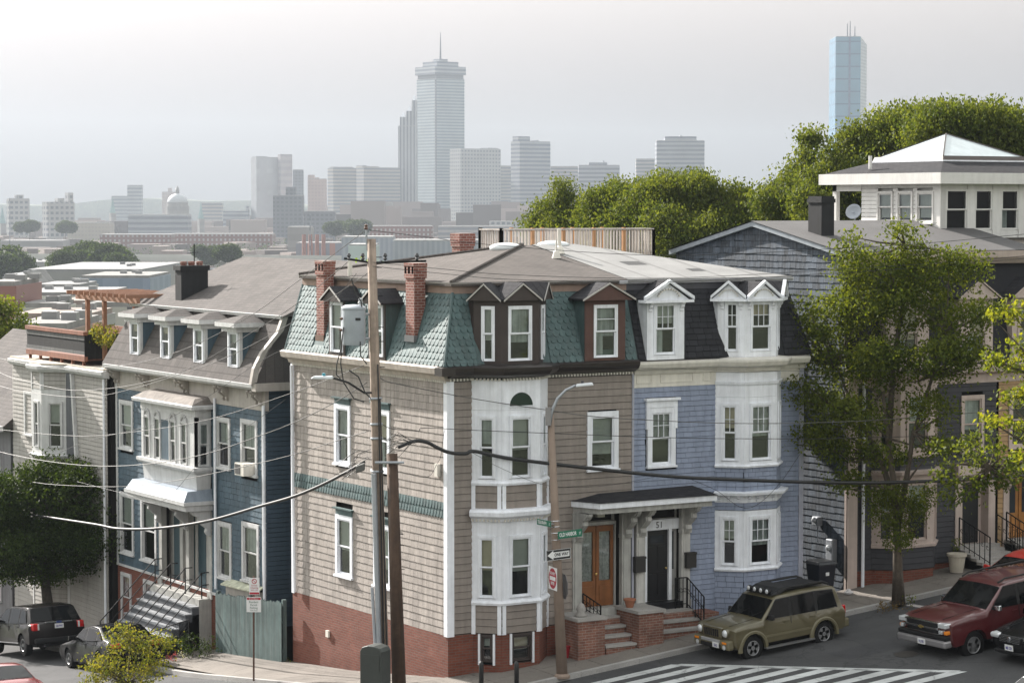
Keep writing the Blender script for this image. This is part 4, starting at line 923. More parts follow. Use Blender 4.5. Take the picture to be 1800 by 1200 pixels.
FNR = Fr((0, N0, 0), (1, 0, 0))
pc = Pieces('clapboard', wn_, navy_shade); cover(FNR, pc, .02, 3.2, -.4, 9.2, .15, None, t=.02, lim=lambda z: (.02 if z < 7.1 else .02+(z-7.1)*.3, 3.2)); pc.flush()
MB().box(FL, -N1, -N0, -3.4, .20, -.2, .0).build('brick_base', brick_red, hn); MB().box(FL, -N1, -N0, .16, .24, .0, .05).build('water_table', ntrim, hn)
for a in (-23.4, -N0-.14): MB().box(FL, a, a+.14, .2, 6.6, -.05, .04).build('corner_board', ntrim, hn)
for px0, px1 in ((376, 381), (462, 466)):
    p = at(px0, 700, u=-.12); MB().tube([(-.1, p.y, 6.6), (-.1, p.y, .4)], .045, 8).build('downspout', WHITE, hn)
# basement windows and brick openings
for v0 in (22.6, 20.6): window(FL, hn, -v0-.35, -v0+.35, -1.7, -.15, casing=.1, trim=ntrim, blind=.4, d=.0)
# frieze, brackets, cornice
MB().box(FL, -N1-.1, -N0+.1, 6.42, 7.08, -.1, .035).build('frieze', beige_tr, hn)
for vb in (23.2, 20.6, 17.3, 14.2, 11.75):
    for k in (-.14, .14): scroll_bracket(MB(), FL, -vb+k, 7.06, .10, .48, .34, .03).build('bracket', beige_tr, hn)
    MB().lathe(FL.P(-vb-.42, 6.78, .26), [(.0, 0), (.035, .05), (.02, .12), (.06, .2), (.06, .28)], 8).build('pendant', beige_tr, hn)
sweep([(0, N1+.12), (0, N0-.05)], [(-.05, 7.06), (.36, 7.08), (.46, 7.16), (.48, 7.27), (-.05, 7.30)]).build('cornice', ntrim, hn)
MB().wbox(-.45, 1.2, N0-.32, N0-.02, 7.06, 7.30).build('cornice', beige_tr, hn)
# mansard and upper roof
nz0, nz1, nu0, nu1 = 7.28, 9.30, -.40, .70
NS = math.hypot(nu1-nu0, nz1-nz0); NM = Fr((nu0, 0, nz0), (0, -1, 0), ((nu1-nu0)/NS, 0, (nz1-nz0)/NS))
m = MB().loft([(nu0, N0-.1, nz0), (6, N0-.1, nz0), (6, N1+.35, nz0), (nu0, N1+.35, nz0)], [(nu1, N0-.02, nz1), (6, N0-.02, nz1), (6, N1-.15, nz1), (nu1, N1-.15, nz1)]).build('mansard_roof', roof_br, hn)
sweep([(nu1, N1), (nu1, N0-.1)], [(-.05, nz1-.05), (.16, nz1-.02), (.20, nz1+.08), (-.05, nz1+.1)]).build('gutter', ntrim, hn)
EV = .52; RD = (4.3, 11.0)
MB().add([(EV, N0-.25, 9.36), (EV, N1+.15, 9.36), (RD[0], N1-1.4, RD[1]), (RD[0], N0-.25, RD[1]), (8.2, N1+.15, 9.36), (8.2, N0-.25, 9.36)], [(0, 3, 2, 1), (1, 2, 4), (2, 3, 5, 4), (0, 5, 3)]).build('roof', roof_br, hn)
rk = MB()  # curved rake board closing the mansard end
pts = [(nu0-.08, nz0+.02), (nu0+.02, nz0+.5), (nu0+.3, nz0+1.0), (nu1-.25, nz0+1.6), (nu1-.05, nz1+.1)]
rk.rings([[(u_+o, y_, z_+o*.3) for o, y_ in ((-.05, N0-.16), (.15, N0-.16), (.15, N0+.02), (-.05, N0+.02))] for u_, z_ in pts]); rk.build('rake_board', beige_tr, hn)
# dormers with heavy hoods
DN = Fr((-.16, 0, 0), (0, -1, 0))
for vc in (21.32, 18.70, 16.0, 13.35):
    a = -vc; g = (a-.30, a+.30, 7.72, 8.78); m = MB(); 
    m.box(DN, a-.46, g[0]-.02, 7.35, 8.95, -1.2, 0).box(DN, g[1]+.02, a+.46, 7.35, 8.95, -1.2, 0).box(DN, g[0]-.02, g[1]+.02, 7.35, g[2]-.02, -1.2, 0).box(DN, g[0]-.02, g[1]+.02, g[3]+.02, 8.95, -1.2, 0)
    dm = m.build('dormer', ntrim, hn)
    for q in (a-.475, a+.46): MB().box(DN, q, q+.014, 7.4, 8.92, -1.15, -.1).build('cheek', navy, dm)
    hd = MB(); o1 = [DN.P(a-.72, 8.98, .32), DN.P(a+.72, 8.98, .32), DN.P(a+.72, 8.98, -1.1), DN.P(a-.72, 8.98, -1.1)]; o2_ = [p+Vector((0, 0, .14)) for p in o1]
    hd.loft(o1, o2_); hd.build('hood', ntrim, dm)
    MB().loft([p+(Vector((0, 0, .142))) for p in o1], [DN.P(a-.1, 9.34, -.35), DN.P(a+.1, 9.34, -.35), DN.P(a+.1, 9.34, -1.1), DN.P(a-.1, 9.34, -1.1)]).build('dormer_roof', roof_br, dm)
    MB().box(DN, a-.55, a+.55, 8.82, 8.98, -1, .16).build('hood_moulding', ntrim, dm)
    window(DN, dm, *g, trim=WHITE, casing=.07, sill=False, blind=.35, sub=True, proud=.04)
# black flue stack
m = MB().wbox(1.0, 2.0, 20.0, 20.5, 9.4, 10.72).wbox(.95, 2.05, 19.95, 20.55, 10.6, 10.76)
ch = m.build('chimney', paint('tarred chimney', (.014, .015, .017), .8, .2, .3, .3), hn)
for k in range(3): MB().lathe((1.2+k*.3, 20.25, 10.76), [(.11, 0), (.13, .1), (.11, .14)], 8).build('chimney_pot', brick_chim, ch)
MB().tube([(1.6, 20.25, 10.8), (1.6, 20.25, 11.5)], .02, 5).tube([(1.45, 20.25, 11.2), (1.75, 20.25, 11.2)], .015, 4).build('antenna', iron, ch)
# oriel
OU, O0, O1 = -.55, 15.45, 19.9; FO_ = Fr((OU, 0, 0), (0, -1, 0)); FOR = Fr((OU, O0, 0), (1, 0, 0))
orl = MB().wbox(OU+.16, .2, O0+.12, O1-.1, 3.5, 6.5).build('oriel', UNLIT_BACKING, hn)
fw = []
for (x0, x1, y0, y1) in ((254, 263.5, 742, 806), (272, 281.5, 745, 811), (299.5, 309, 750, 819), (319, 328.5, 753, 825)):
    fw.append(FO_.rect(x0, y0, x1, y1))
zz0, zz1 = 4.34, 5.72; m = MB(); ed_ = [-O1]+[x for r_ in fw for x in (r_[0]-.02, r_[1]+.02)]+[-O0]
for k in range(0, len(ed_), 2): m.box(FO_, ed_[k], ed_[k+1], zz0, 5.98, -.12, 0)
for r_ in fw: m.box(FO_, r_[0]-.02, r_[1]+.02, zz1+.02, 5.98, -.12, 0)
m.build('face_board', ntrim, hn)
for r_ in fw:
    window(FO_, hn, r_[0], r_[1], zz0+.02, zz1, casing=.05, sill=False, trim=ntrim, blind=.5, bm=CURT, proud=.04)
    am = (r_[0]+r_[1])/2; arch = MB()
    for x in range(0, 181, 20): arch.box(FO_, am+.24*math.cos(R(x))-.05, am+.24*math.cos(R(x))+.05, 5.70+.24*math.sin(R(x))-.04, 5.70+.24*math.sin(R(x))+.05, 0, .05)
    arch.build('arch_moulding', ntrim, hn)
MB().box(FO_, fw[1][1]+.12, fw[2][0]-.12, zz0+.05, 5.70, 0, .015).build('panel', navy, hn)
gR = (.13, .44, 4.36, 5.75)
MB().box(FOR, 0, gR[0]-.02, 4.3, 5.98, -.1, 0).box(FOR, gR[1]+.02, .55, 4.3, 5.98, -.1, 0).box(FOR, gR[0]-.02, gR[1]+.02, gR[3]+.02, 5.98, -.1, 0).build('face_board', ntrim, hn)
window(FOR, hn, *gR, casing=.05, sill=False, trim=ntrim, blind=.52, proud=.03)
OP = [(0, O1), (OU, O1), (OU, O0), (0, O0)]
sweep(OP, [(-.1, 4.14), (.08, 4.14), (.14, 4.22), (.14, 4.32), (-.1, 4.34)]).build('sill', ntrim, hn)
sweep(OP, [(-.3, 3.58), (-.06, 3.58), (-.02, 4.14), (-.3, 4.14)]).build('apron', ntrim, hn)
sweep(OP, [(-.1, 5.96), (.02, 5.96), (.02, 6.18), (.24, 6.22), (.26, 6.32), (.18, 6.36), (-.1, 6.36)]).build('cornice', ntrim, hn)
MB().loft([(OU-.20, O0-.20, 6.36), (.1, O0-.2, 6.36), (.1, O1+.2, 6.36), (OU-.2, O1+.2, 6.36)], [(OU+.05, O0+.15, 6.55), (.1, O0+.15, 6.62), (.1, O1-.15, 6.62), (OU+.05, O1-.15, 6.55)]).build('oriel_roof', paint('tar paper', (.17, .15, .135), .9, .3, .2, .3), hn)
# porch hood, pilasters, twin teal doors in a recess
MB().loft([(-1.05, O0-.15, 3.22), (.1, O0-.15, 3.22), (.1, O1+.25, 3.22), (-1.05, O1+.25, 3.22)], [(-.85, O0+.0, 3.55), (.1, O0+.0, 3.60), (.1, O1+.1, 3.60), (-.85, O1+.1, 3.55)]).build('porch_roof', paint('pale blue tin roof', (.24, .28, .33), .5, .1, .2), hn)
sweep([(0, O1+.2), (-.95, O1+.2), (-.95, O0-.1), (0, O0-.1)], [(-.2, 2.92), (.02, 2.92), (.04, 3.08), (.12, 3.12), (.12, 3.23), (-.2, 3.23)]).build('porch_cornice', ntrim, hn)
MB().box(FL, -19.75, -15.4, -.2, 3.0, -.42, -.37).build('door_recess', gw, hn)
teal = paint('dark teal door paint', (.030, .060, .075), .5, .1, .1)
for k, vc in enumerate((18.9, 17.9, 16.9)):
    MB().box(FL, -vc-.30, -vc+.30, .05, 2.5, -.37, -.31).build('door' if k < 2 else 'door', teal, hn)
for vc in (19.6, 18.45, 17.35, 16.3, 15.55):
    MB().box(FL, -vc-.13, -vc+.13, 0, 2.92, -.16 if vc in (19.6, 15.55, 17.35) else -.36, .02 if vc in (19.6, 15.55, 17.35) else -.25).box(FL, -vc-.17, -vc+.17, -.02, .22, -.2 if vc in (19.6, 15.55, 17.35) else -.36, .06 if vc in (19.6, 15.55, 17.35) else -.22).build('pilaster', gw, hn)
for vc in (19.6, 17.35, 15.55):
    scroll_bracket(MB(), FL, -vc, 2.92, .18, .85, .62, .03).build('bracket', ntrim, hn)
# broad steps; lit treads and dark risers put into two step colours
zg = hill(-2, 17)+.02; n = 8; S0, S1 = 15.5, 19.5
MB().wbox(-.45, .8, S0, S1, zg-.5, .0).build('landing', gw, hn)
for i in range(n):
    x0 = -.45-(n-i)*.235; z = zg+(0-zg)*(i+1)/(n+1); MB().wbox(x0, -.44, S0, S1, zg-.6, z-.05).build('riser', paint('shade-dark riser paint', (.07, .075, .085), .7), hn); MB().wbox(x0-.03, x0+.24, S0, S1, z-.048, z).build('tread', paint('light-toned tread paint', (.19, .20, .215), .7), hn)
for vc in (19.4, 18.1, 16.9, 15.6):
    m = MB(); q0 = Vector((-.3, vc, .85)); q1 = Vector((-2.3, vc, zg+.9)); m.tube([q0+Vector((.25, 0, 0)), q0, q1], .022, 5).tube([q0-Vector((-.25, 0, .4)), q0-Vector((0, 0, .4)), q1-Vector((0, 0, .4))], .018, 5).tube([q1, (q1.x, q1.y, zg-.1)], .022, 5).tube([q0, (q0.x, q0.y, 0)], .022, 5); m.build('handrail', iron, hn)
# chain-link garden rails beside the steps
mesh_m = gloss('black chain link', (.03, .03, .032), .6)
def chainlink(parent, p, q, h, step=.14):
    m = MB(); P, Q = Vector(p), Vector(q); up = Vector((0, 0, h)); L = (Q-P).length; k = int(L/step); kk = int(h/step)
    for i in range(-kk, k+1):
        for sgn in (1, -1):
            a0, a1 = i*step, i*step+h; 
            if sgn < 0: a0, a1 = a1, a0
            lo, hi = (a0, a1); z0, z1 = 0, h
            def clip(a, z, b, zz):
                pts_ = []
                for (x, y) in ((a, z), (b, zz)):
                    if x < 0: y = z+(zz-z)*(0-a)/(b-a); x = 0
                    if x > L: y = z+(zz-z)*(L-a)/(b-a); x = L
                    pts_.append((x, y))
                return pts_
            (x0, y0), (x1, y1) = clip(a0, 0, a1, h)
            if abs(x1-x0) < .02: continue
            m.tube([P.lerp(Q, x0/L)+Vector((0, 0, y0)), P.lerp(Q, x1/L)+Vector((0, 0, y1))], .006, 3, False)
    m.tube([P+up, Q+up], .022, 5); m.tube([P, P+up], .022, 5).tube([Q, Q+up], .022, 5)
    return m
gf = chainlink(None, (-2.25, 19.45, hill(-2, 19.4)), (-.1, 19.45, hill(-2, 19.4)), 1.0); tag(gf.build('garden_fence', mesh_m), 'black chain link garden fence left of the navy house steps', 'fence')
gf = chainlink(None, (-2.3, 15.3, hill(-2, 15.3)), (-.9, 15.3, hill(-2, 15.3)+.3), 1.0).tube([(-2.3, 15.3, hill(-2, 15.3)+1.0), (-2.3, 13.6, hill(-2, 13.6)+.9)], .02, 5); tag(gf.build('garden_fence', mesh_m), 'black chain link garden fence between the steps and the flower bed', 'fence')
# picket fence, shed
fencem = paint('weathered teal fence paint', (.075, .112, .110), .85, .18, .5, .4, .16, dirt=(.15, .15, .14, .5))
pf = empty('picket_fence', (-.35, 11.8, -1.6), 'weathered teal board fence between the navy house and brick corner wall', 'fence')
y = 14.4; i = 0; FP = Fr((-.35, 0, 0), (0, -1, 0))
while y > 9.62:
    wv = random.uniform(.10, .125); zb_ = hill(-.4, y)+.1+random.uniform(-.03, .03); zt_ = .38+(14.4-y)*.075+random.uniform(-.03, .03)
    MB().prism(FP, [(-y, zb_), (-y+wv, zb_), (-y+wv, zt_-.05), (-y+wv*.5, zt_), (-y, zt_-.05)], -.01+random.uniform(-.004, .004), .012).build('picket', fencem, pf); y -= wv+.006
for z_ in (-.2, -1.1): MB().hexa([(-.33, 9.62, z_+.26), (-.27, 9.62, z_+.26), (-.27, 14.4, z_-.1), (-.33, 14.4, z_-.1), (-.33, 9.62, z_+.34), (-.27, 9.62, z_+.34), (-.27, 14.4, z_-.02), (-.33, 14.4, z_-.02)]).build('rail', fencem, pf)
for y in (9.66, 12.0, 14.42): MB().wbox(-.30, -.18, y-.06, y+.06, hill(-.4, y)-.2, .42+(14.4-y)*.075).build('post', fencem, pf)
MB().hexa([(-.42, 9.6, -2), (-.2, 9.6, -2), (-.2, 14.5, -2.6), (-.42, 14.5, -2.6), (-.42, 9.6, hill(-.4, 9.6)+.10), (-.2, 9.6, hill(-.4, 9.6)+.10), (-.2, 14.5, hill(-.4, 14.5)+.22), (-.42, 14.5, hill(-.4, 14.5)+.22)]).build('stone_footing', paint('rubble footing', (.17, .16, .15), .9, .35, .2, .6, scale=6), pf)
sh = empty('garden_shed', (.9, 12.8, -1.6), 'small beige shed with pale corrugated lid behind the teal fence', 'shed')
e = at(388, 1030, u=-.2); MB().wbox(-.18, -.03, 11.6, 14.0, -1.4, .72).build('wall', beige_tr, sh)
MB().hexa([(-.32, 11.5, .72), (-.02, 11.5, .86), (-.02, 14.1, .80), (-.32, 14.1, .66), (-.32, 11.5, .76), (-.02, 11.5, .90), (-.02, 14.1, .84), (-.32, 14.1, .70)]).build('lid', paint('mossy corrugated sheet', (.42, .43, .33), .8, .2, .4), sh)
# ================================================================ beige house with the roof deck
hg = empty('beige_house', (4, 28, -3.4), 'beige clapboard house with angled bay under a black roof deck', 'house')
beige = paint('beige clapboard paint', (.315, .30, .28), .7, .08, .2, .2, .05)
GU, G0, G1 = -.3, 23.55, 33.0
wb = MB().wbox(GU+.16, 7, G0, G1, -4.2, 7.0).build('wall', UNLIT_BACKING, hg); FG = Fr((GU, 0, 0), (0, -1, 0))
BAYG = [(GU, 29.75), (-1.05, 28.95), (-1.05, 27.95), (GU, 27.2)]
pc = Pieces('clapboard', wb, beige); cover(FG, pc, -G1, -G0, -2.6, 6.75, .155, None, [(-29.75, -27.2, -3, 9)], t=.02); pc.flush()
bg = MB().slab([(.2, 29.6), (-.92, 28.9), (-.92, 28.0), (.2, 27.35)][::-1], -3.6, 6.9).build('bay', UNLIT_BACKING, hg)
for i, f in enumerate(bay_facets(BAYG)):
    L = flen(BAYG, i); pc = Pieces('clapboard', bg, beige); cover(f, pc, .06, L-.06, -2.8, 3.62, .155, None, [(.2, L-.2, .9, 2.6)], t=.02); cover(f, pc, .1, L-.1, 6.1, 6.75, .155, None, t=.02); pc.flush()
    window(f, hg, .28, L-.28, 1.0, 2.5, casing=.08, trim=ntrim, blind=.4); 
    MB().box(f, 0, .26, 3.75, 6.1, -.1, .01).box(f, L-.26, L, 3.75, 6.1, -.1, .01).box(f, .26, L-.26, 3.75, 3.98, -.1, .01).box(f, .26, L-.26, 5.62, 6.1, -.1, .01).build('panel', ntrim, hg)
    window(f, hg, .30, L-.30, 4.0, 5.6, casing=.07, trim=ntrim, blind=.48, bm=BLIND, sill=False)
    for a in (.05, L-.05): MB().box(f, a-.05, a+.05, -2.8, 3.62, 0, .03).box(f, a-.05, a+.05, 6.1, 6.75, 0, .03).build('post', ntrim, hg)
sweep(BAYG, [(-.05, 3.62), (.10, 3.62), (.14, 3.70), (-.05, 3.76)]).build('sill', ntrim, hg)
sweep([(GU, G1), *BAYG, (GU, G0)], [(-.1, 6.72), (.12, 6.75), (.2, 6.85), (.22, 6.96), (-.1, 7.05)]).build('cornice', ntrim, hg)
MB().slab([(-1.1, 29.0), (GU-.1, 29.85), (GU-.1, G1), (7, G1), (7, G0+.1), (GU-.1, G0+.1), (GU-.1, 27.1), (-1.1, 27.9)][::-1], 7.0, 7.06).build('roof', paint('gravel roof', (.42, .38, .32), .9, .15, .1, .4), hg)
# flared dark shingle flank right of the bay
MB().prism(FG, [(-27.2, 3.75), (-26.35, 3.75), (-26.75, 6.72), (-27.2, 6.72)], -.02, .10).build('shingle_flank', roofing('slate grey flank shingles', (.10, .105, .115), (.13, .13, .14), .3, .12), hg)
MB().prism(FG, [(-26.35, 3.70), (-26.22, 3.70), (-26.62, 6.72), (-26.75, 6.72)], -.02, .13).build('flank_board', ntrim, hg)
window(FG, hg, -31.6, -30.9, 4.2, 5.7, casing=.1, trim=ntrim)
MB().tube([(-.36, 23.7, 6.7), (-.36, 23.7, -2.2), (-.6, 23.7, -2.5)], .045, 8).build('downspout', WHITE, hg)
# roof deck with pergola
dk = empty('roof_deck', (1, 28, 7.1), 'black boarded roof deck with cedar pergola on the beige house', 'deck')
black_bd = paint('black stained boards', (.006, .006, .007), .8, .2, .3, .3, .2); redwood = paint('redwood beam', (.20, .085, .055), .8, .15, .25, .2, .08); greyrail = paint('grey weathered rail', (.10, .10, .10), .85, .15, .3, .2)
FD = Fr((-.3, 0, 0), (0, -1, 0)); FDR = Fr((-.3, 25.6, 0), (1, 0, 0))
n = 36
for i in range(n): a = -31.4+5.8*i/n; MB().box(FD, a, a+5.8/n-.006, 7.52, 8.16, -.02, .0).build('board', black_bd, dk)
MB().box(FD, -31.45, -25.55, 8.16, 8.30, -.1, .06).build('top_rail', redwood, dk); MB().box(FD, -31.42, -25.58, 7.98, 8.13, .002, .02).build('rail', greyrail, dk); MB().box(FD, -31.42, -25.58, 7.46, 7.58, .002, .02).build('rail', greyrail, dk); MB().box(FD, -31.45, -25.55, 7.22, 7.40, -.1, .03).build('beam', redwood, dk)
for i in range(6): a = -31.2+i*1.08; MB().box(FD, a-.05, a+.05, 7.06, 7.22, -.1, 0).build('post', redwood, dk)
n = 12
for i in range(n): a = 2.4*i/n; MB().box(FDR, a, a+2.4/n-.004, 7.3, 8.2, -.02, .0).build('board', black_bd, dk)
MB().wbox(-.2, 3, 25.7, 31.3, 7.24, 7.30).build('deck_floor', redwood, dk); MB().wbox(2.3, 2.4, 25.7, 31.3, 7.3, 8.3).build('back_rail', redwood, dk)
ced = paint('cedar pergola', (.26, .135, .085), .75, .12, .2, .2, .06)
for (x, y) in ((.35, 26.9), (.35, 25.3), (2.2, 26.9), (2.2, 23.6)): MB().wbox(x-.07, x+.07, y-.07, y+.07, 7.3, 9.42).build('post', ced, dk)
MB().wbox(.28, .42, 22.2, 27.9, 9.40, 9.58).build('beam', ced, dk); MB().wbox(2.13, 2.27, 22.2, 27.9, 9.40, 9.58).build('beam', ced, dk)
for i in range(11): y = 22.3+i*.55; MB().wbox(-.1, 2.7, y-.035, y+.035, 9.585, 9.72).build('rafter', ced, dk)
# ================================================================ grey gabled house at the far left
hq = empty('gabled_house', (4, 38, -4.5), 'grey clapboard gabled house at the far left edge beyond the beige house', 'house')
greyw = paint('dark grey siding', (.13, .13, .14), .7, .1, .2, .2); Q0, Q1 = 33.3, 43
MB().wbox(-.3, 7, Q0, Q1, -5, 4.4).build('wall', greyw, hq)
MB().add([(-.75, Q0-.3, 4.3), (-.75, Q1, 4.3), (3.4, Q1, 7.6), (3.4, Q0-.3, 7.6), (7.5, Q0-.3, 4.3), (7.5, Q1, 4.3)], [(0, 3, 2, 1), (3, 4, 5, 2), (0, 4, 3)]).build('roof', roof_br, hq)
MB().wbox(-.85, -.7, Q0-.3, Q1, 4.15, 4.35).build('gutter', ntrim, hq)
FQ = Fr((-.3, 0, 0), (0, -1, 0))
for vc in (35.0, 37.6): window(FQ, hq, -vc-.45, -vc+.45, 1.2, 3.2, casing=.1, trim=ntrim, blind=.3); window(FQ, hq, -vc-.45, -vc+.45, -2.6, -.8, casing=.1, trim=ntrim, blind=.3)
MB().wbox(-1.5, -.3, Q0+.2, Q1, -.9, -.6).build('porch_roof', ntrim, hq)
# ================================================================ slate-grey house right of the alley
hs = empty('grey_house', (17, 4.5, 1.1), 'grey bay-fronted house with weathered slate shingle gable wall on the alley', 'house')
slate_sh = paint('weathered slate blue shingles', (.050, .064, .084), .75, .3, .5, .4, .38, dirt=(.22, .25, .28, .5))
greyb = paint('charcoal grey clapboard', (.038, .038, .044), .7, .08, .1, .15, .05)
pinktrim = paint('pinkish cream trim', (.45, .37, .33), .6, .08, .12, .1)
ochre = paint('ochre clapboard', (.36, .235, .12), .7, .08, .1, .15, .05)
gravel = rough_ground('grey tar roof', (.09, .087, .088), .12, .15, .95, 20)
S0, S1 = 13.95, 19.85
FS = Fr((S0, 0, 0), (0, -1, 0)); FSF = Fr((0, 0, 0), (1, 0, 0))
ws = MB().wbox(S0+.12, 18.18, .16, 9.0, 0, 7.8).wbox(18.18, S1, .16, 9, 4.72, 7.8).wbox(18.18, S1, .4, 9, 0, 4.72).build('wall', UNLIT_BACKING, hs)
MB().add([(S0+.10, .3, 7.6), (S0+.10, 9.0, 7.6), (S0+.10, 9.0, 11.3), (S0+.10, 4.7, 12.16), (S0+.10, .5, 11.3), (S0+.5, .3, 7.6), (S0+.5, 9, 7.6), (S0+.5, 9, 11.3), (S0+.5, 4.7, 12.16), (S0+.5, .5, 11.3)], [(0, 4, 3, 2, 1), (5, 6, 7, 8, 9), (0, 5, 9, 4), (1, 2, 7, 6)]).build('gable_wall', slate_sh, hs)
def limS(z):
    lo = -9.05; hi = -.12 if z < 8.2 else -.12-(z-8.2)*.10
    if z > 11.3: k = (z-11.3)/.9; lo = -9.05+4.3*k; hi = -.45-4.2*k
    return (lo, hi)
pc = Pieces('shingle', ws, slate_sh); cover(FS, pc, 0, 0, .8, 12.1, .205, .28, t=.020, lim=limS, jitter=.35, ragged=.012); pc.flush()
# rake boards and gable roof
for (a, b_) in (((9.25, 11.33), (4.7, 12.30)), ((4.7, 12.30), (.15, 11.40))):
    m = MB(); m.hexa([(S0-.16, a[0], a[1]-.14), (S0+.05, a[0], a[1]-.14), (S0+.05, b_[0], b_[1]-.14), (S0-.16, b_[0], b_[1]-.14), (S0-.16, a[0], a[1]), (S0+.05, a[0], a[1]), (S0+.05, b_[0], b_[1]), (S0-.16, b_[0], b_[1])]); m.build('rake_board', paint('slate rake paint', (.25, .28, .31), .6), hs)
MB().add([(S0-.2, .1, 11.42), (S1+2, .1, 11.42), (S1+2, 4.7, 12.33), (S0-.2, 4.7, 12.33), (S0-.2, 9.3, 11.36), (S1+2, 9.3, 11.36)], [(0, 1, 2, 3), (3, 2, 5, 4)]).build('roof', gravel, hs)
for z0, z1, y in ((.9, 8.0, .0),): MB().box(FS, -.12, .03, z0, z1, -.05, .05).build('corner_board', pinktrim, hs); MB().box(FSF, S0-.05, S0+.32, z0+.3, z1, -.02, .05).build('corner_board', pinktrim, hs)
MB().tube([(S0+.5, -.1, 8.0), (S0+.5, -.1, 1.2)], .05, 8).build('downspout', WHITE, hs)
# tarred chimney
cm = MB(); p = (14.75, 2.75); cm.wbox(p[0], p[0]+.5, p[1]-.36, p[1]+.30, 11.4, 13.1).wbox(p[0]-.03, p[0]+.53, p[1]-.39, p[1]+.33, 12.9, 13.02); cm.build('chimney', paint('tarred chimney', (.014, .015, .017), .8, .2, .3, .3), hs)
# front: brick base, boards, bay
BAY3 = [(14.85, 0), (15.45, -.6), (16.80, -.6), (17.40, 0)]
fops = [(14.85, 17.4, -1, 9), (18.25, 19.85, 0, 4.7)]
w3 = (18.5, 19.2, 5.2, 6.8); _, o3 = window(FSF, hs, *w3, casing=.12, trim=pinktrim, blind=.6); fops.append(o3)
pc = Pieces('clapboard', ws, greyb); cover(FSF, pc, S0+.32, S1, 1.75, 7.5, .16, None, fops, t=.022); pc.flush()
MB().box(FSF, S0, S1, .2, 1.74, -.2, .0).build('brick_base', brick_red, hs); MB().slab([(14.85, .1), BAY3[1], BAY3[2], (17.4, .1)], .3, 1.74).build('brick_base', brick_red, hs)
cb3 = MB().slab([(15.0, .3), (15.5, -.45), (16.75, -.45), (17.25, .3)], .4, 7.6).build('bay', UNLIT_BACKING, hs)
for i, f in enumerate(bay_facets(BAY3)):
    L = flen(BAY3, i); g = ((.24, .62), (.30, 1.05), (.24, .62))[i]
    pc = Pieces('clapboard', cb3, greyb); cover(f, pc, 0, L, 1.75, 2.45, .16, None, t=.022); cover(f, pc, 0, L, 4.75, 5.2, .16, None, t=.022); pc.flush()
    for z0, z1 in ((2.5, 4.7), (5.25, 7.4)):
        MB().box(f, 0, g[0]-.02, z0, z1, -.1, .012).box(f, g[1]+.02, L, z0, z1, -.1, .012).box(f, g[0]-.02, g[1]+.02, z0, z0+.13, -.1, .012).box(f, g[0]-.02, g[1]+.02, z1-.32, z1, -.1, .012).build('panel', pinktrim, hs)
        window(f, hs, g[0], g[1], z0+.15, z1-.34, casing=.07, sill=False, trim=pinktrim, blind=.55, bm=BLIND, proud=.05)
for z in (2.45, 5.2): sweep(BAY3, [(-.05, z-.03), (.08, z-.03), (.1, z+.05), (-.05, z+.08)]).build('sill', pinktrim, hs)
sweep(BAY3, [(-.05, 4.62), (.2, 4.66), (.22, 4.76), (-.05, 4.8)]).build('ledge', pinktrim, hs)
sweep([(S0, 0), *BAY3, (S1+1.6, 0)], [(-.05, 7.3), (.04, 7.3), (.06, 7.55), (.3, 7.65), (.34, 7.85), (-.05, 7.95)]).build('cornice', pinktrim, hs)
# mansard with dormers, pink trim
MB().loft([(S0+.1, -.2, 7.9), (S1+1.7, -.2, 7.9), (S1+1.7, 5, 7.9), (S0+.1, 5, 7.9)], [(S0+.3, .5, 11.1), (S1+1.7, .5, 11.1), (S1+1.7, 5, 11.1), (S0+.3, 5, 11.1)]).build('mansard_roof', char_sh, hs)
sweep([(S0+.1, .4), (S1+1.7, .4)], [(-.05, 11.0), (.1, 11.0), (.28, 11.2), (.30, 11.4), (-.05, 11.42)]).build('cornice', pinktrim, hs)
DS = Fr((0, -.2, 0), (1, 0, 0))
for a0, a1 in ((15.2, 16.9), (18.1, 19.5)): dormer(hs, DS, a0, a1, 7.95, 9.95, 10.5, 1.2, ((a0+a1)/2-.36, (a0+a1)/2+.36, 8.15, 9.7), pinktrim, roof_dark, pinktrim, blind=.6, over=.2, ped=None, edge=pinktrim, casing=.08)
# recessed black door, transom, steps
MB().box(FSF, 18.2, 19.8, 1.6, 4.7, -.35, -.3).build('door_recess', pinktrim, hs)
MB().box(FSF, 18.66, 19.36, 2.26, 4.15, -.3, -.24).build('door', blackdoor, hs)
for a in (18.32, 19.68): MB().box(FSF, a-.14, a+.14, 1.9, 4.7, -.3, .04).build('pilaster', pinktrim, hs)
MB().box(FSF, 18.1, 19.9, 4.45, 4.75, -.3, .25).build('door_hood', pinktrim, hs)
sg = hill(19, -1)
for i in range(5): z = sg+(2.24-sg)*(i+1)/6; MB().wbox(18.15, 19.8, -1.6+i*.27, .0, sg-.3, z).build('step', stone, hs)
MB().wbox(18.15, 19.8, -.3, .1, sg-.3, 2.25).build('landing', stone, hs)
for u_ in (18.2, 19.75): rail(hs, (u_, -.2, 2.25), (u_, -1.6, sg+.1), .9, 6)
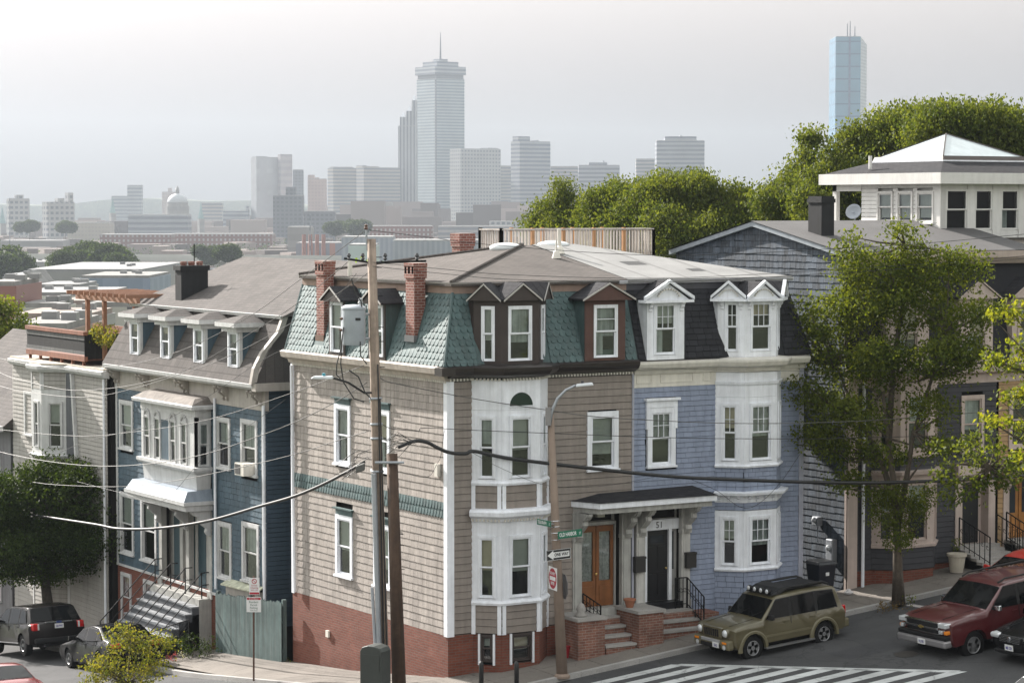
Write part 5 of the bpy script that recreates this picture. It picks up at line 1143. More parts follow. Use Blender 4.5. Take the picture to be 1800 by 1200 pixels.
# ================================================================ ochre house at the right edge
ho2 = empty('ochre_house', (23, 4.5, 1.6), 'ochre clapboard house with carved oak doors at the right edge', 'house')
T0, T1 = 19.9, 27
wo = MB().wbox(T0+.02, 20.2, .16, 9, .5, 7.6).wbox(20.2, 21.8, .36, 9, .5, 4.9).wbox(20.2, 21.8, .16, 9, 4.9, 7.6).wbox(21.8, T1, .16, 9, .5, 7.6).build('wall', UNLIT_BACKING, ho2)
pc = Pieces('clapboard', wo, ochre); cover(FSF, pc, T0+.05, T1, 2.0, 7.35, .16, None, [(20.2, 21.8, 0, 4.9), (20.35, 21.5, 5.1, 7.0)], t=.022); pc.flush()
window(FSF, ho2, 20.5, 21.35, 5.25, 6.85, casing=.14, trim=pinktrim, blind=.2)
MB().box(FSF, T0, T1, .5, 2.0, -.2, 0).build('brick_base', brick_red, ho2)
MB().box(FSF, 20.2, 21.8, 1.9, 4.9, -.3, -.25).build('door_recess', pinktrim, ho2)
for a in (20.42, 21.02):
    d_ = MB().box(FSF, a, a+.56, 2.3, 4.3, -.25, -.19).build('door', paint('honey oak door', (.32, .14, .035), .4, .2, .2), ho2); MB().box(FSF, a+.12, a+.44, 3.1, 4.15, -.19, -.18).build('pane', gloss('dark door light', (.03, .035, .04), .1), d_)
for a in (20.28, 21.72): MB().box(FSF, a-.12, a+.12, 1.9, 4.5, -.2, .05).build('pilaster', pinktrim, ho2); scroll_bracket(MB(), FSF, a, 4.6, .2, .7, .5, .05).build('bracket', pinktrim, ho2)
MB().loft([(20.0, -.8, 4.6), (22.2, -.8, 4.6), (22.2, 0, 4.6), (20.0, 0, 4.6)], [(20.0, -.8, 4.78), (22.2, -.8, 4.78), (22.2, 0, 4.9), (20.0, 0, 4.9)]).build('canopy', pinktrim, ho2)
for i in range(4): z = sg+.15+(2.28-sg)*(i+1)/5; MB().wbox(20.2, 21.8, -1.4+i*.28, .0, sg-.3, z).build('step', stone, ho2)
rail(ho2, (20.15, -.2, 2.3), (20.15, -1.4, sg+.2), .9, 6)
MB().wbox(T0+2, T1, .3, 9, 7.6, 11.3).build('mansard_roof', char_sh, ho2)
DS2 = Fr((0, -.2, 0), (1, 0, 0)); dormer(ho2, DS2, 20.3, 21.7, 7.95, 9.95, 10.5, 1.0, (20.6, 21.4, 8.15, 9.7), pinktrim, roof_dark, pinktrim, blind=.2, over=.2, edge=pinktrim, casing=.08)
# ================================================================ white penthouse with a pyramid skylight
ph = empty('rooftop_penthouse', (22, 5.5, 12.0), 'white rooftop penthouse with glazed pyramid skylight and wide fascia', 'penthouse')
whitec = paint('white penthouse clapboard', (.64, .63, .61), .6, .05, .1, .1, .03)
PU, PV, PV1, PU1 = 20.45, 3.4, 7.4, 27.5; z0, z1 = 11.75, 13.52
FPL = Fr((PU, 0, 0), (0, -1, 0)); FPF = Fr((0, PV, 0), (1, 0, 0))
core = MB().wbox(PU+.16, PU1, PV+2.6, PV1, z0, z1).build('wall', whitec, ph)
MB().wbox(PU+.18, PU1, PV+.2, PV1, z0-.2, z0+.05).build('floor', greywood, ph)
wl = [FPL.rect(*b_) for b_ in ((1545, 349, 1568, 368), (1580, 349, 1603, 368), (1614, 349, 1640, 368))]; ops_ = []
for r_ in wl:
    _, o = window(FPL, ph, r_[0], r_[1], 12.28, 13.22, casing=.07, trim=whitec, blind=.92, bm=BLIND); ops_.append(o)
pc = Pieces('clapboard', core, whitec); cover(FPL, pc, -PV1, -PV-.35, z0, z1, .14, None, ops_, t=.018); pc.flush()
MB().box(FPL, -PV1, -PV-.35, z0, z1, -.17, -.15).build('lining', whitec, ph)
MB().box(FPL, -PV-.35, -PV+.03, z0, z1, -.2, .03).build('post', whitec, ph)
x = PU; k = 0
for (a0, a1) in ((1662, 1700), (1713, 1744), (1759, 1790), (1805, 1840)):
    g0 = FPF.px(a0, 365)[0]; g1 = FPF.px(a1, 365)[0]
    MB().box(FPF, x, g0, z0, z1, -.16, .03).build('post', whitec, ph); window(FPF, ph, g0+.03, g1-.03, 12.02, 13.32, casing=.03, sill=False, trim=whitec, blind=0 if k else 0, low=(k == 2), proud=.02)
    MB().box(FPF, g0, g1, z0, 12.0, -.15, .0).build('panel', whitec, ph); MB().box(FPF, g0, g1, 13.34, z1, -.15, .0).build('panel', whitec, ph); x = g1; k += 1
MB().box(FPF, x, PU1-PU+PU, z0, z1, -.16, .03).build('post', whitec, ph)
rl = MB(); rl.wbox(PU-.35, PU1, PV-.4, PV1+1.9, z1, z1+.36); rl.build('fascia', whitec, ph)
MB().wbox(PU-.05, PU+.10, PV1+1.3, PV1+1.5, z0-.1, z1).build('post', whitec, ph); MB().wbox(PU-.05, PU+.12, PV1, PV1+1.5, z1-.22, z1-.01).build('beam', whitec, ph); MB().wbox(PU-.05, PU+.1, PV1, PV1+1.6, z0-.5, z0+.1).build('parapet', whitec, ph)
ap = at(1651, 243, u=23.2)
a0_, a1_, b0_, b1_ = PU-.3, 26.6, PV-.35, PV1+1.7; zz = z1+.36; zk = zz+.42
def ring(k, z): return [(a0_+(23.2-a0_)*k, b0_+(6.3-b0_)*k, z), (a1_+(23.2-a1_)*k, b0_+(6.3-b0_)*k, z), (a1_+(23.2-a1_)*k, b1_+(6.3-b1_)*k, z), (a0_+(23.2-a0_)*k, b1_+(6.3-b1_)*k, z)]
MB().loft(ring(0, zz), ring(.42, zk)).build('hip_roof', roof_dark, ph)
MB().loft(ring(.40, zk), ring(.42, zk+.16)).build('skylight_kerb', gloss('dark bronze kerb', (.07, .055, .05), .5), ph); MB().loft(ring(.38, zk-.03), ring(.38, zk+.02)).build('skylight_flashing', WHITE, ph)
sg_ = gloss('pale skylight glass', (.36, .41, .43), .2)
rs = ring(.46, zk+.16); apx = Vector((23.2, 6.3, zk+.95))
for i in range(4): MB().add([rs[i], rs[(i+1) % 4], apx], [(0, 1, 2)]).build('skylight_pane', sg_, ph)
for i in range(4): MB().tube([rs[i], apx], .035, 4).build('skylight_rib', gloss('dark bronze kerb', (.07, .055, .05), .5), ph)
for (px_, py0, py1, vv) in ((1530, 293, 274, 7.0), (1763, 293, 268, 6.5)): MB().tube([at(px_, py0+4, v=vv), at(px_, py1, v=vv)], .06, 8).build('vent_pipe', whitec, ph)
# dish, roof hatch
dsh = empty('satellite_dish', at(1502, 392, u=19.6), 'grey satellite dish on the flat roof beside the penthouse', 'dish')
c = at(1502, 374, u=19.6); nd = Vector((-.75, -.5, .35)).normalized(); MB().lathe(c, [(.0, .0), (.12, .02), (.22, .07), (.27, .12), (.265, .13), (.2, .08), (.0, .02)], 18, nd).build('reflector', gloss('grey dish paint', (.33, .36, .40), .5), dsh, smooth=True)
MB().tube([c, c+nd*.35+Vector((0, 0, -.12))], .015, 5).tube([c, c-nd*.1+Vector((0, 0, -.35))], .025, 6).build('arm', gloss('grey dish paint', (.33, .36, .40), .5), dsh)
rh = at(1512, 396, u=18.6); tag(MB().hexa([(rh.x-.5, rh.y-.7, rh.z-.35), (rh.x+.5, rh.y-.7, rh.z-.35), (rh.x+.5, rh.y+.5, rh.z-.35), (rh.x-.5, rh.y+.5, rh.z-.35), (rh.x-.5, rh.y-.7, rh.z-.05), (rh.x+.5, rh.y-.7, rh.z+.02), (rh.x+.5, rh.y+.5, rh.z+.12), (rh.x-.5, rh.y+.5, rh.z+.05)]).build('roof_hatch', gloss('dark bronze kerb', (.07, .055, .05), .5)), 'dark tilted roof hatch on the grey flat roof below the dish', 'hatch')
# ================================================================ trees and plants
bark = paint('grey brown bark', (.085, .068, .052), .95, .3, .5, .8, scale=9)
bark_dk = paint('dark bark', (.045, .038, .030), .95, .3, .5, .8, scale=9)
LEAF = leaf_mat('street tree leaves', (.045, .070, .011), (.125, .152, .027), .46)
LEAF_D = leaf_mat('dark linden leaves', (.015, .030, .008), (.048, .076, .016), .35)
LEAF_Y = leaf_mat('yellow green oak leaves', (.085, .125, .016), (.19, .205, .028), .5)
LEAF_B = leaf_mat('ash tree leaves', (.046, .072, .015), (.122, .146, .034), .46, .5)
LEAF_A = leaf_mat('autumn tinged shrub leaves', (.085, .115, .022), (.19, .175, .04), .45, 1.5)
def leaves_mesh(name, centers, size, mat, per=24, spread=.35, asp=1.7, droop=.3):
    """many leaf-sized faces in clumps round the given points"""
    n = len(centers)*per; c = np.repeat(np.asarray(centers, float), per, 0)
    sp = np.repeat(rng.uniform(.6, 1.3, len(centers)), per)[:, None]*spread
    p = c+np.clip(rng.normal(0, .8, (n, 3)), -1.35, 1.35)*sp*np.array([1, 1, .75])
    d = rng.normal(0, 1, (n, 3)); d[:, 2] -= droop*2; d /= np.linalg.norm(d, axis=1)[:, None]
    nrm = rng.normal(0, 1, (n, 3)); nrm[:, 2] += .9; s = np.cross(d, nrm); s /= np.linalg.norm(s, axis=1)[:, None]+1e-9
    L = size*rng.uniform(.6, 1.25, n)[:, None]; W = L/asp
    nn = np.cross(s, d); 
    v = np.empty((n, 4, 3)); v[:, 0] = p-d*L*.5; v[:, 1] = p+s*W*.5+nn*L*.07; v[:, 2] = p+d*L*.5; v[:, 3] = p-s*W*.5+nn*L*.07
    v = v.reshape(-1, 3); me = bpy.data.meshes.new(name)
    return me, v, n
def fill_mesh(me, v, n, off, mat):
    v = v-np.array(off); me.vertices.add(len(v)); me.vertices.foreach_set('co', v.astype(np.float32).ravel())
    me.loops.add(4*n); me.loops.foreach_set('vertex_index', np.arange(4*n, dtype=np.int32)); me.polygons.add(n)
    me.polygons.foreach_set('loop_start', np.arange(0, 4*n, 4, dtype=np.int32)); me.polygons.foreach_set('loop_total', np.full(n, 4, dtype=np.int32))
    me.update(calc_edges=True); me.materials.append(mat)
def blob_points(blobs, density):
    """points in lumpy ellipsoids (x, y, z, rx, ry, rz), thicker towards the outside"""
    out = []
    for (x, y, z, rx, ry, rz) in blobs:
        k = max(3, int(density*(rx*ry*rz)**(2/3)))
        d = rng.normal(0, 1, (k, 3)); d /= np.linalg.norm(d, axis=1)[:, None]; r = rng.uniform(.25, 1, (k, 1))**.55
        out.append(np.array([x, y, z])+d*r*np.array([rx, ry, rz]))
    return np.concatenate(out)
def tree(name, label, cat, base, trunk, blobs, leafm, size=.10, density=28, per=26, spread=.3, barkm=None, group=None, limbs=26, r0=.16, forks=(), droop=.3, lump=0):
    t = empty(name, base, label, cat, group); barkm = barkm or bark; b0 = Vector(base)
    if lump:   # smaller clumps along the outline of each blob
        ex = []
        for (x, y, z, rx, ry, rz) in blobs:
            for _ in range(lump):
                d = rng.normal(0, 1, 3); d /= np.linalg.norm(d); d[2] = abs(d[2])*.9 if rng.random() < .7 else d[2]; s = rng.uniform(.18, .5)
                ex.append((x+d[0]*rx*.98, y+d[1]*ry*.98, z+d[2]*rz*.98, rx*s, ry*s, rz*s*1.1))
        blobs = list(blobs)+ex
    pts = blob_points(blobs, density)
    m = MB(); tp = [Vector(p) for p in trunk]; n = len(tp); m.tube([b0]+tp, [r0*1.25]+[r0*(1-.72*(i+1)/n) for i in range(n)], 9)
    top = tp
    for f in forks: 
        q = [Vector(p) for p in f]; m.tube(q, [r0*.62*(1-.75*i/(len(q)-1)) for i in range(len(q))], 7); top = top+q[1:]
    tr = m.build('trunk', barkm, t, smooth=True)
    lm = MB()
    for i in rng.choice(len(pts), min(limbs, len(pts)), False):
        e = Vector(pts[i]); s = min(top, key=lambda q: (q-e).length+ (1.5 if q.z > e.z+.4 else 0)); md = s.lerp(e, .5)+Vector(rng.normal(0, .12, 3))*(e-s).length*.5+Vector((0, 0, -.06*(e-s).length))
        lm.tube([s, md, e], [r0*.28, r0*.15, r0*.04], 5, False)
    lm.build('branches', barkm, tr, kind='stuff')
    me, v, k = leaves_mesh('crown', pts, size, leafm, per, spread, droop=droop); fill_mesh(me, v, k, b0, leafm)
    o = bpy.data.objects.new('crown', me); COL.objects.link(o); o.parent = t
    return t
def B3(px, py, dep, r, rz=None, rd=None):   # a blob at a sight line and distance
    p = at(px, py, depth=dep); return (p.x, p.y, p.z, r, rd or r, rz or r)
# street tree in front of the grey house
D = 71.5; tb = at(1579, 1062, z=hill(13.2, -2.2)-.02); D = (tb-CAM).dot(_f)
tk = [at(x, y, depth=D) for x, y in ((1578, 1000), (1577, 930), (1573, 860), (1560, 770), (1552, 690))]
fk = [[at(x, y, depth=D+o) for x, y, o in ((1577, 930, 0), (1592, 850, -.2), (1606, 760, -.4), (1640, 660, -.6), (1660, 580, -.6))],
      [at(x, y, depth=D+o) for x, y, o in ((1575, 890, 0), (1546, 800, .4), (1500, 720, .7), (1470, 640, .9))],
      [at(x, y, depth=D+o) for x, y, o in ((1562, 780, 0), (1570, 640, .3), (1590, 520, .4), (1590, 430, .2))]]
bl = [B3(x, y, D+o, r, rz) for x, y, o, r, rz in ((1590, 425, 0, .5, .55), (1560, 470, .4, .9, .7), (1500, 470, .6, .7, .75), (1640, 480, -.3, .9, .8), (1690, 470, -.2, .6, .5), (1600, 540, .2, 1.2, .8), (1520, 540, .8, 1.0, .8), (1450, 560, .9, .9, .7), (1690, 560, -.6, .9, .7),
      (1480, 640, 1.0, 1.1, .7), (1560, 640, .2, 1.1, .8), (1650, 640, -.8, 1.0, .7), (1430, 610, .9, .8, .6), (1450, 720, .8, 1.0, .5), (1520, 730, 0, .9, .5), (1410, 690, .7, .7, .4), (1700, 620, -.8, .7, .5), (1640, 720, -.6, .8, .4), (1480, 790, .4, .8, .4), (1420, 770, .6, .7, .35), (1560, 800, 0, .8, .3), (1660, 790, -.8, .7, .3), (1500, 850, .2, .6, .3))]
tree('street_tree', 'slender green street tree growing from the pavement before the grey house', 'tree', tb, tk, bl, LEAF, .115, 75, 30, .28, limbs=170, r0=.17, forks=fk, lump=3)
# leafy sprouts low on its trunk belong to a bush of their own round the trunk
bl = [B3(x, y, D-.25, r) for x, y, r in ((1555, 905, .45), (1600, 900, .5), (1580, 940, .5), (1545, 880, .35), (1620, 880, .4), (1570, 870, .4))]
o = tree('sucker_shoots', 'bright leafy shoots ringing the lower trunk of the street tree', 'foliage', at(1580, 960, depth=D-.1), [at(1580, 930, depth=D-.15), at(1580, 890, depth=D-.2)], bl, LEAF, .085, 240, 16, .16, limbs=40, r0=.03, lump=2)
# sunlit oak branches reaching in from the right edge, nearer the camera
D2 = 63.0; bb_ = at(1900, 1250, depth=D2); bl = [B3(x+18, y, D2, r, rz) for x, y, r, rz in ((1780, 545, .35, .25), (1745, 560, .28, .2), (1795, 600, .45, .35), (1765, 640, .5, .35), (1735, 640, .3, .2), (1800, 690, .5, .35), (1760, 700, .35, .2), (1795, 760, .5, .25), (1735, 740, .35, .15), (1780, 800, .4, .18), (1850, 620, .6, .7), (1850, 760, .6, .6))]
tree('oak_tree', 'sunlit yellow green oak boughs reaching in from the right edge', 'tree', at(1905, 1330, depth=D2), [at(x, y, depth=D2) for x, y in ((1900, 1000), (1890, 800), (1870, 650), (1850, 520))], bl, LEAF_Y, .14, 90, 12, .2, limbs=120, r0=.16, lump=2)
bl = [B3(x, y, 66.5, r, rz) for x, y, r, rz in ((1690, 810, .7, .5), (1730, 790, .6, .5), (1700, 860, .6, .3), (1765, 830, .7, .5), (1655, 850, .4, .25), (1740, 850, .5, .3), (1680, 880, .4, .25), (1800, 820, .6, .5))]
tree('maple_tree', 'shaded green maple boughs hanging before the black door', 'tree', at(1960, 1290, depth=66.5), [at(x, y, depth=66.5) for x, y in ((1950, 1000), (1900, 850), (1820, 810), (1740, 820))], bl, LEAF, .13, 50, 12, .2, limbs=40, r0=.13, lump=2)
# dark linden on the side street
p = Vector((-1.7, 25.9, hill(-1.7, 25.9))); dl_ = (p-CAM).dot(_f); tb = at(82, 1085, depth=dl_); zb = tb.z
bl = [B3(x, y, dl_+o, r, rz, 1.6) for x, y, o, r, rz in ((90, 900, 0, 1.9, 1.5), (30, 880, .5, 1.5, 1.2), (150, 900, -.4, 1.3, 1.3), (100, 960, 0, 2.0, 1.0), (20, 960, 0, 1.3, 1.1), (170, 960, -.3, .9, .9), (60, 1000, 0, 1.4, .5), (-40, 930, 0, 1.5, 1.6), (115, 850, .3, 1.0, .9), (190, 930, -.4, .6, .8))]
tree('linden_tree', 'dark rounded linden tree over the parked cars on the side street', 'tree', (tb.x, tb.y, hill(tb.x, tb.y)-.05), [at(x, y, depth=dl_) for x, y in ((84, 1060), (78, 1010), (75, 950), (90, 890))], bl, LEAF_D, .115, 60, 34, .30, bark_dk, limbs=90, r0=.24, lump=9)
# shrub in the foreground, its foot below the frame
D3 = 58.0; bl = [B3(x+4, y+14, D3, r*.84, rz*.84) for x, y, r, rz in ((215, 1130, .55, .4), (255, 1120, .5, .4), (180, 1160, .5, .4), (230, 1180, .8, .5), (270, 1160, .5, .4), (160, 1190, .4, .35), (205, 1100, .25, .25), (285, 1120, .25, .2), (220, 1240, .9, .6))]
tree('garden_shrub', 'sunny yellow green shrub at the lower left before the black sedan', 'shrub', at(222, 1420, depth=D3), [at(222, 1300, depth=D3), at(224, 1200, depth=D3), at(230, 1120, depth=D3)], bl, LEAF_A, .075, 110, 18, .17, limbs=110, r0=.05, lump=4)
# trees behind the roofs: five crowns left to right, and the tall one behind the penthouse
grp = 'trees behind the roofs'
for lab, bx, D4, spec, dens in (
    ('slim pointed tree at the left end of the trees behind the roof deck', 985, 128, ((985, 345, .5, .9), (982, 372, 1.0, .9), (990, 400, 1.6, 1.0), (960, 390, .9, .6), (1015, 392, .9, .8), (985, 440, 2.2, 1.2), (945, 400, .6, .5), (1040, 420, 1.5, 1.0)), 26),
    ('green ash tree behind the middle of the roof deck', 1085, 124, ((1085, 370, 1.6, 1.1), (1060, 385, 1.2, 1.0), (1110, 350, 1.2, 1.0), (1095, 410, 2.3, 1.6), (1120, 380, 1.6, 1.2), (1075, 345, .7, .6)), 26),
    ('tallest green ash tree behind the right end of the roof deck', 1190, 120, ((1190, 330, 1.5, .9), (1165, 350, 1.4, 1.0), (1215, 340, 1.4, 1.0), (1190, 380, 2.4, 1.5), (1150, 385, 1.5, 1.2), (1235, 325, .7, .6), (1200, 430, 2.4, 1.5), (1225, 380, 1.5, 1.1)), 26),
    ('reddening ash tree rising behind the slate gable', 1285, 118, ((1285, 350, 1.0, .8), (1265, 370, 1.4, 1.1), (1300, 380, 1.2, 1.0), (1270, 410, 2.2, 1.4), (1245, 400, 1.3, 1.0), (1310, 410, 1.2, .9)), 26),
    ('leafy tree between the slate gable and tarred chimney', 1385, 116, ((1385, 340, .9, .8), (1370, 360, 1.0, .8), (1400, 370, 1.3, 1.1), (1365, 390, .9, .8), (1420, 345, 1.3, 1.3), (1400, 310, .6, .7), (1420, 280, .4, .5)), 26),
    ('tall broad tree behind the penthouse under the glass tower', 1560, 112, ((1535, 258, 1.2, 1.0), (1575, 218, 1.3, .9), (1620, 215, 1.5, 1.0), (1486, 300, 1.1, .9), (1462, 330, 1.1, .9), (1530, 290, 2.0, 1.4), (1600, 260, 2.0, 1.2), (1440, 360, 1.1, 1.0), (1500, 340, 1.6, 1.2), (1470, 390, 1.4, .9), (1426, 240, .22, .22), (1590, 320, 2.2, 1.6)), 30),
    ('broad tree behind the skylight at the right edge', 1720, 108, ((1670, 225, 1.6, 1.0), (1720, 215, 1.6, .9), (1770, 240, 1.6, 1.0), (1800, 270, 1.6, 1.1), (1690, 270, 2.0, 1.2), (1750, 300, 2.0, 1.3), (1650, 200, .7, .5), (1840, 290, 1.5, 1.2)), 30)):
    gz = at(bx, 400, depth=D4); gy = hill(gz.x, gz.y); base = Vector((gz.x, gz.y, min(gy, 4)))
    blb = [B3(x, y+7, D4+rng.uniform(-1.5, 1.5), r, rz, r) for x, y, r, rz in spec]
    ctop = at(bx, spec[0][1]+15, depth=D4); mid = base.lerp(ctop, .5)
    tree('ash_tree', lab, 'tree', base, [mid, base.lerp(ctop, .75), ctop], blb, LEAF_B, .16, 44, 34, .42, group=grp, limbs=60, r0=.3, droop=.9, lump=10)
# tree at the left edge beyond the grey house
D5 = 125; bl = [B3(x, y, D5, r, rz) for x, y, r, rz in ((5, 560, 1.0, .8), (20, 590, 1.0, .7), (-10, 600, 1.5, 1.2), (30, 600, .6, .4), (8, 540, .5, .4))]
q = at(0, 640, depth=D5); tree('garden_tree', 'small bright tree at the left edge behind the gabled roof', 'tree', (q.x, q.y, hill(q.x, q.y)), [q, at(2, 590, depth=D5), at(5, 555, depth=D5)], bl, LEAF, .2, 24, 24, .4, limbs=14, r0=.2, lump=5)
# planter greenery on the deck, hop vine over the ridge, flower bed, weeds
def clump(name, label, cat, blobs, leafm, size, dens, per, spread, base, planter=None):
    t = empty(name, base, label, cat)
    me, v, k = leaves_mesh('leaves', blob_points(blobs, dens), size, leafm, per, spread, droop=-.3, asp=2.4); fill_mesh(me, v, k, base, leafm)
    o = bpy.data.objects.new('foliage', me); COL.objects.link(o); o.parent = t
    m = MB()
    for (x, y, z, rx, ry, rz) in blobs: m.tube([(x, y, z-rz), (x+rx*.3, y, z), (x, y+ry*.2, z+rz*.5)], .012, 4)
    m.build('stem', bark, t); return t
b = at(182, 585, u=.1); clump('potted_bamboo', 'tuft of yellow green bamboo in the deck corner', 'plant', [(b.x+.1, b.y+.9, 8.15, .3, .5, .45), (b.x+.1, b.y+.1, 8.15, .3, .5, .5), (b.x+.1, b.y-.6, 8.1, .25, .35, .4)], LEAF_A, .13, 160, 12, .12, (b.x, b.y, 7.65))
for k, (px_, lab) in enumerate(((645, 'leafy hop vine on the ridge left of the utility pole'), (735, 'leafy hop vine on the ridge right of the utility pole'))):
    b = at(px_, 455, v=9.4); clump('hop_vine', lab, 'plant', [(b.x, b.y, b.z-.1, .5, .15, .16), (b.x+.5, b.y, b.z-.12, .4, .15, .12)], leaf_mat('vivid vine leaves', (.10, .20, .02), (.20, .30, .04), .5), .11, 90, 9, .1, (b.x, b.y, b.z-.5))
gx = -1.4
clump('flower_bush', 'low dark green bush in the bed beside the steps', 'shrub', [(-1.3, 14.2, hill(-1.3, 14.2)+.55, .5, .6, .45), (-1.0, 13.6, hill(-1, 13.6)+.45, .4, .4, .4)], LEAF_D, .09, 120, 14, .12, (-1.3, 14, hill(-1.3, 14)))
clump('pink_flowers', 'pink flowers spilling from the bed beside the steps', 'flowers', [(-1.9, 14.3, hill(-1.9, 14.3)+.25, .25, .3, .14)], leaf_mat('pink petals', (.30, .05, .10), (.45, .12, .18), .3), .05, 300, 10, .06, (-1.9, 14.3, hill(-1.9, 14.3)))
clump('white_flowers', 'small white flowers behind the pink ones', 'flowers', [(-1.75, 13.9, hill(-1.75, 13.9)+.32, .22, .25, .14)], leaf_mat('white petals', (.45, .45, .45), (.6, .6, .6), .3), .04, 260, 8, .06, (-1.75, 13.9, hill(-1.75, 13.9)))
b = at(1568, 1066, z=hill(13, -2)); clump('tree_pit_weeds', 'dry weeds and leaf litter in the pit at the tree foot', 'weeds', [(b.x, b.y, b.z+.05, .6, .5, .10), (b.x-.3, b.y-.3, b.z+.04, .4, .3, .08)], leaf_mat('dry litter', (.10, .06, .025), (.18, .13, .05), .2), .07, 160, 10, .12, b)
b = at(1600, 1062, z=hill(13.6, -2.2)); clump('verge_weed', 'small green weed right of the tree foot', 'weeds', [(b.x, b.y, b.z+.15, .18, .18, .16)], LEAF, .08, 300, 8, .07, b)
b = at(512, 1168, u=-.15); clump('wall_weed', 'small weeds where the fence meets the brick wall', 'weeds', [(b.x-.1, b.y+.1, b.z+.12, .15, .3, .14)], LEAF, .07, 200, 8, .07, b)
# ================================================================ vehicles (built in their own space: x forwards, y to their left)
def surf_at(px, py, zf, dz=0.0):
    """where a sight line meets the street surface (or a level dz above it)"""
    d = _f+_r*((px-900)/FPX)-_u*((py-600)/FPX); t = 40.0
    for _ in range(200):
        p = CAM+d*t; g = p.z-zf(p.x, p.y)-dz
        if abs(g) < .001: break
        t += g/max(.05, -d.z)*.6
    return CAM+d*t
CARGLASS = gloss('dark car glass', (.005, .0055, .006), .05, spec=.2); TYRE = rough_ground('tyre rubber', (.007, .007, .0075), .2, .1, .8, 30); ALLOY = gloss('alloy wheel', (.26, .26, .27), .35, .5)
CHROME = gloss('chrome', (.65, .66, .68), .12, 1); PLASTIC = gloss('black trim plastic', (.010, .010, .011), .55, spec=.3); HEADL = gloss('clear headlamp', (.62, .64, .66), .12, .3); REDL = gloss('red tail lamp', (.45, .012, .012), .15, coat=.6); AMBER = gloss('amber lamp', (.70, .22, .02), .2)
PLATE = paint('white number plate', (.66, .66, .66), .5, .03, 0, 0)
def arc_pts(cx, cz, r, a0, a1, n=9): return [(cx+r*math.cos(R(a0+(a1-a0)*i/n)), cz+r*math.sin(R(a0+(a1-a0)*i/n))) for i in range(n+1)]
def make_car(name, label, loc, rz, pitch, S):
    root = empty(name, loc, label, 'car'); root.rotation_euler = (0, pitch, rz); BASE[root.name] = Vector((0, 0, 0)); root['local_space'] = 1
    W, zb, tum, wr = S['W'], S['belt'], S['tumble'], S['wr']; fx, rx = S['fx'], S['rx']; ar = wr+.075
    zs = S['sill']
    lo = [(S['x0']+.03, zs+.13), (S['x0']+.12, zs+.04)]+[(x, z) for x, z in arc_pts(rx, wr, ar, 180+12, -12) if z > zs-.02]+[(x, z) for x, z in arc_pts(fx, wr, ar, 180+12, -12) if z > zs-.02]+[(S['x1']-.12, zs+.02), (S['x1']-.02, zs+.12)]
    prof = lo+S['top']; n = len(prof); cx = (S['x0']+S['x1'])/2
    L2 = (S['x1']-S['x0'])/2
    def yv(y, z):
        k = 1-tum*max(0, z-zb)/max(.01, S['h']-zb)*1.0
        if z < zb: k *= 1-.05*max(0, (.55-z))/.4 if z < .55 else 1
        return y*k
    def shp(x, z, y, ins):
        t_ = abs(y)/(W/2); e = (x-cx)/L2
        x2 = cx+(x-cx)*(1-.0)-math.copysign(1, e)*S.get('bow', .12)*(t_**2.6)*max(0, abs(e)-.55)/.45
        zc = (z-ins*(1 if z > zb*.9 else .35)) if z > .6 else z
        return (x2-math.copysign(ins*.4, e) if abs(e) > .9 else x2, yv(y, z), zc-S.get('crown', .03)*(t_**2)*(1 if z > .85 else 0))
    rs = []; ys = [(-1, .05), (-.985, .02), (-.94, 0), (-.7, 0), (-.35, 0), (0, 0), (.35, 0), (.7, 0), (.94, 0), (.985, .02), (1, .05)]
    for k, ins in ys: rs.append([shp(x, z, k*W/2, ins) for x, z in prof])
    b = MB().rings(rs, True, True).build('body', S['paint'], root)
    # swell the flat flanks: rounded below the belt, a shoulder line above the door handles
    bm = bmesh.new(); bm.from_mesh(b.data); caps = [f_ for f_ in bm.faces if len(f_.verts) > 8]; old = set(bm.verts)
    tri = bmesh.ops.triangulate(bm, faces=caps, quad_method='BEAUTY', ngon_method='BEAUTY')['faces']
    for cuts in (2, 1):
        ed_c = list({e for f_ in tri for e in f_.edges if all(len(q.verts) == 3 for q in e.link_faces)})
        bmesh.ops.subdivide_edges(bm, edges=ed_c, cuts=cuts, use_grid_fill=True)
        bmesh.ops.triangulate(bm, faces=[f_ for f_ in bm.faces if abs(f_.normal.y) > .6 and len(f_.verts) > 3 and all(abs(v_.co.y) > W*.36 for v_ in f_.verts)])
        tri = [f_ for f_ in bm.faces if len(f_.verts) == 3]
    for v_ in bm.verts:
        if v_ in old or abs(v_.co.y) < W*.36: continue
        z = v_.co.z; k = max(0, 1-((z-.72)/.52)**2)*.035 if z < zb else 0
        k += .018*math.exp(-((z-(zb-.14))/.05)**2)
        v_.co.y += math.copysign(k, v_.co.y)
    bm.normal_update(); bm.to_mesh(b.data); bm.free(); smooth_angle(b, 32)
    MB().wbox(S['x0']+.2, S['x1']-.2, -W/2+.22, W/2-.22, zs-.06, zs+.35).build('underbody', PLASTIC, root)
    # side glass
    def side(poly, sg, out=.006, mat=CARGLASS, nm='side_window', par=None):
        vs = []
        for o in (0, .012):
            for x, z in poly:
                p = shp(x, z, sg*W/2*.985, .02); vs.append((p[0], p[1]+sg*(out-o), z))
        m_ = len(poly); return MB().add(vs, [tuple(range(m_)), tuple(range(2*m_-1, m_-1, -1))]+[(i, i+m_, (i+1) % m_+m_, (i+1) % m_) for i in range(m_)]).build(nm, mat, par or b)
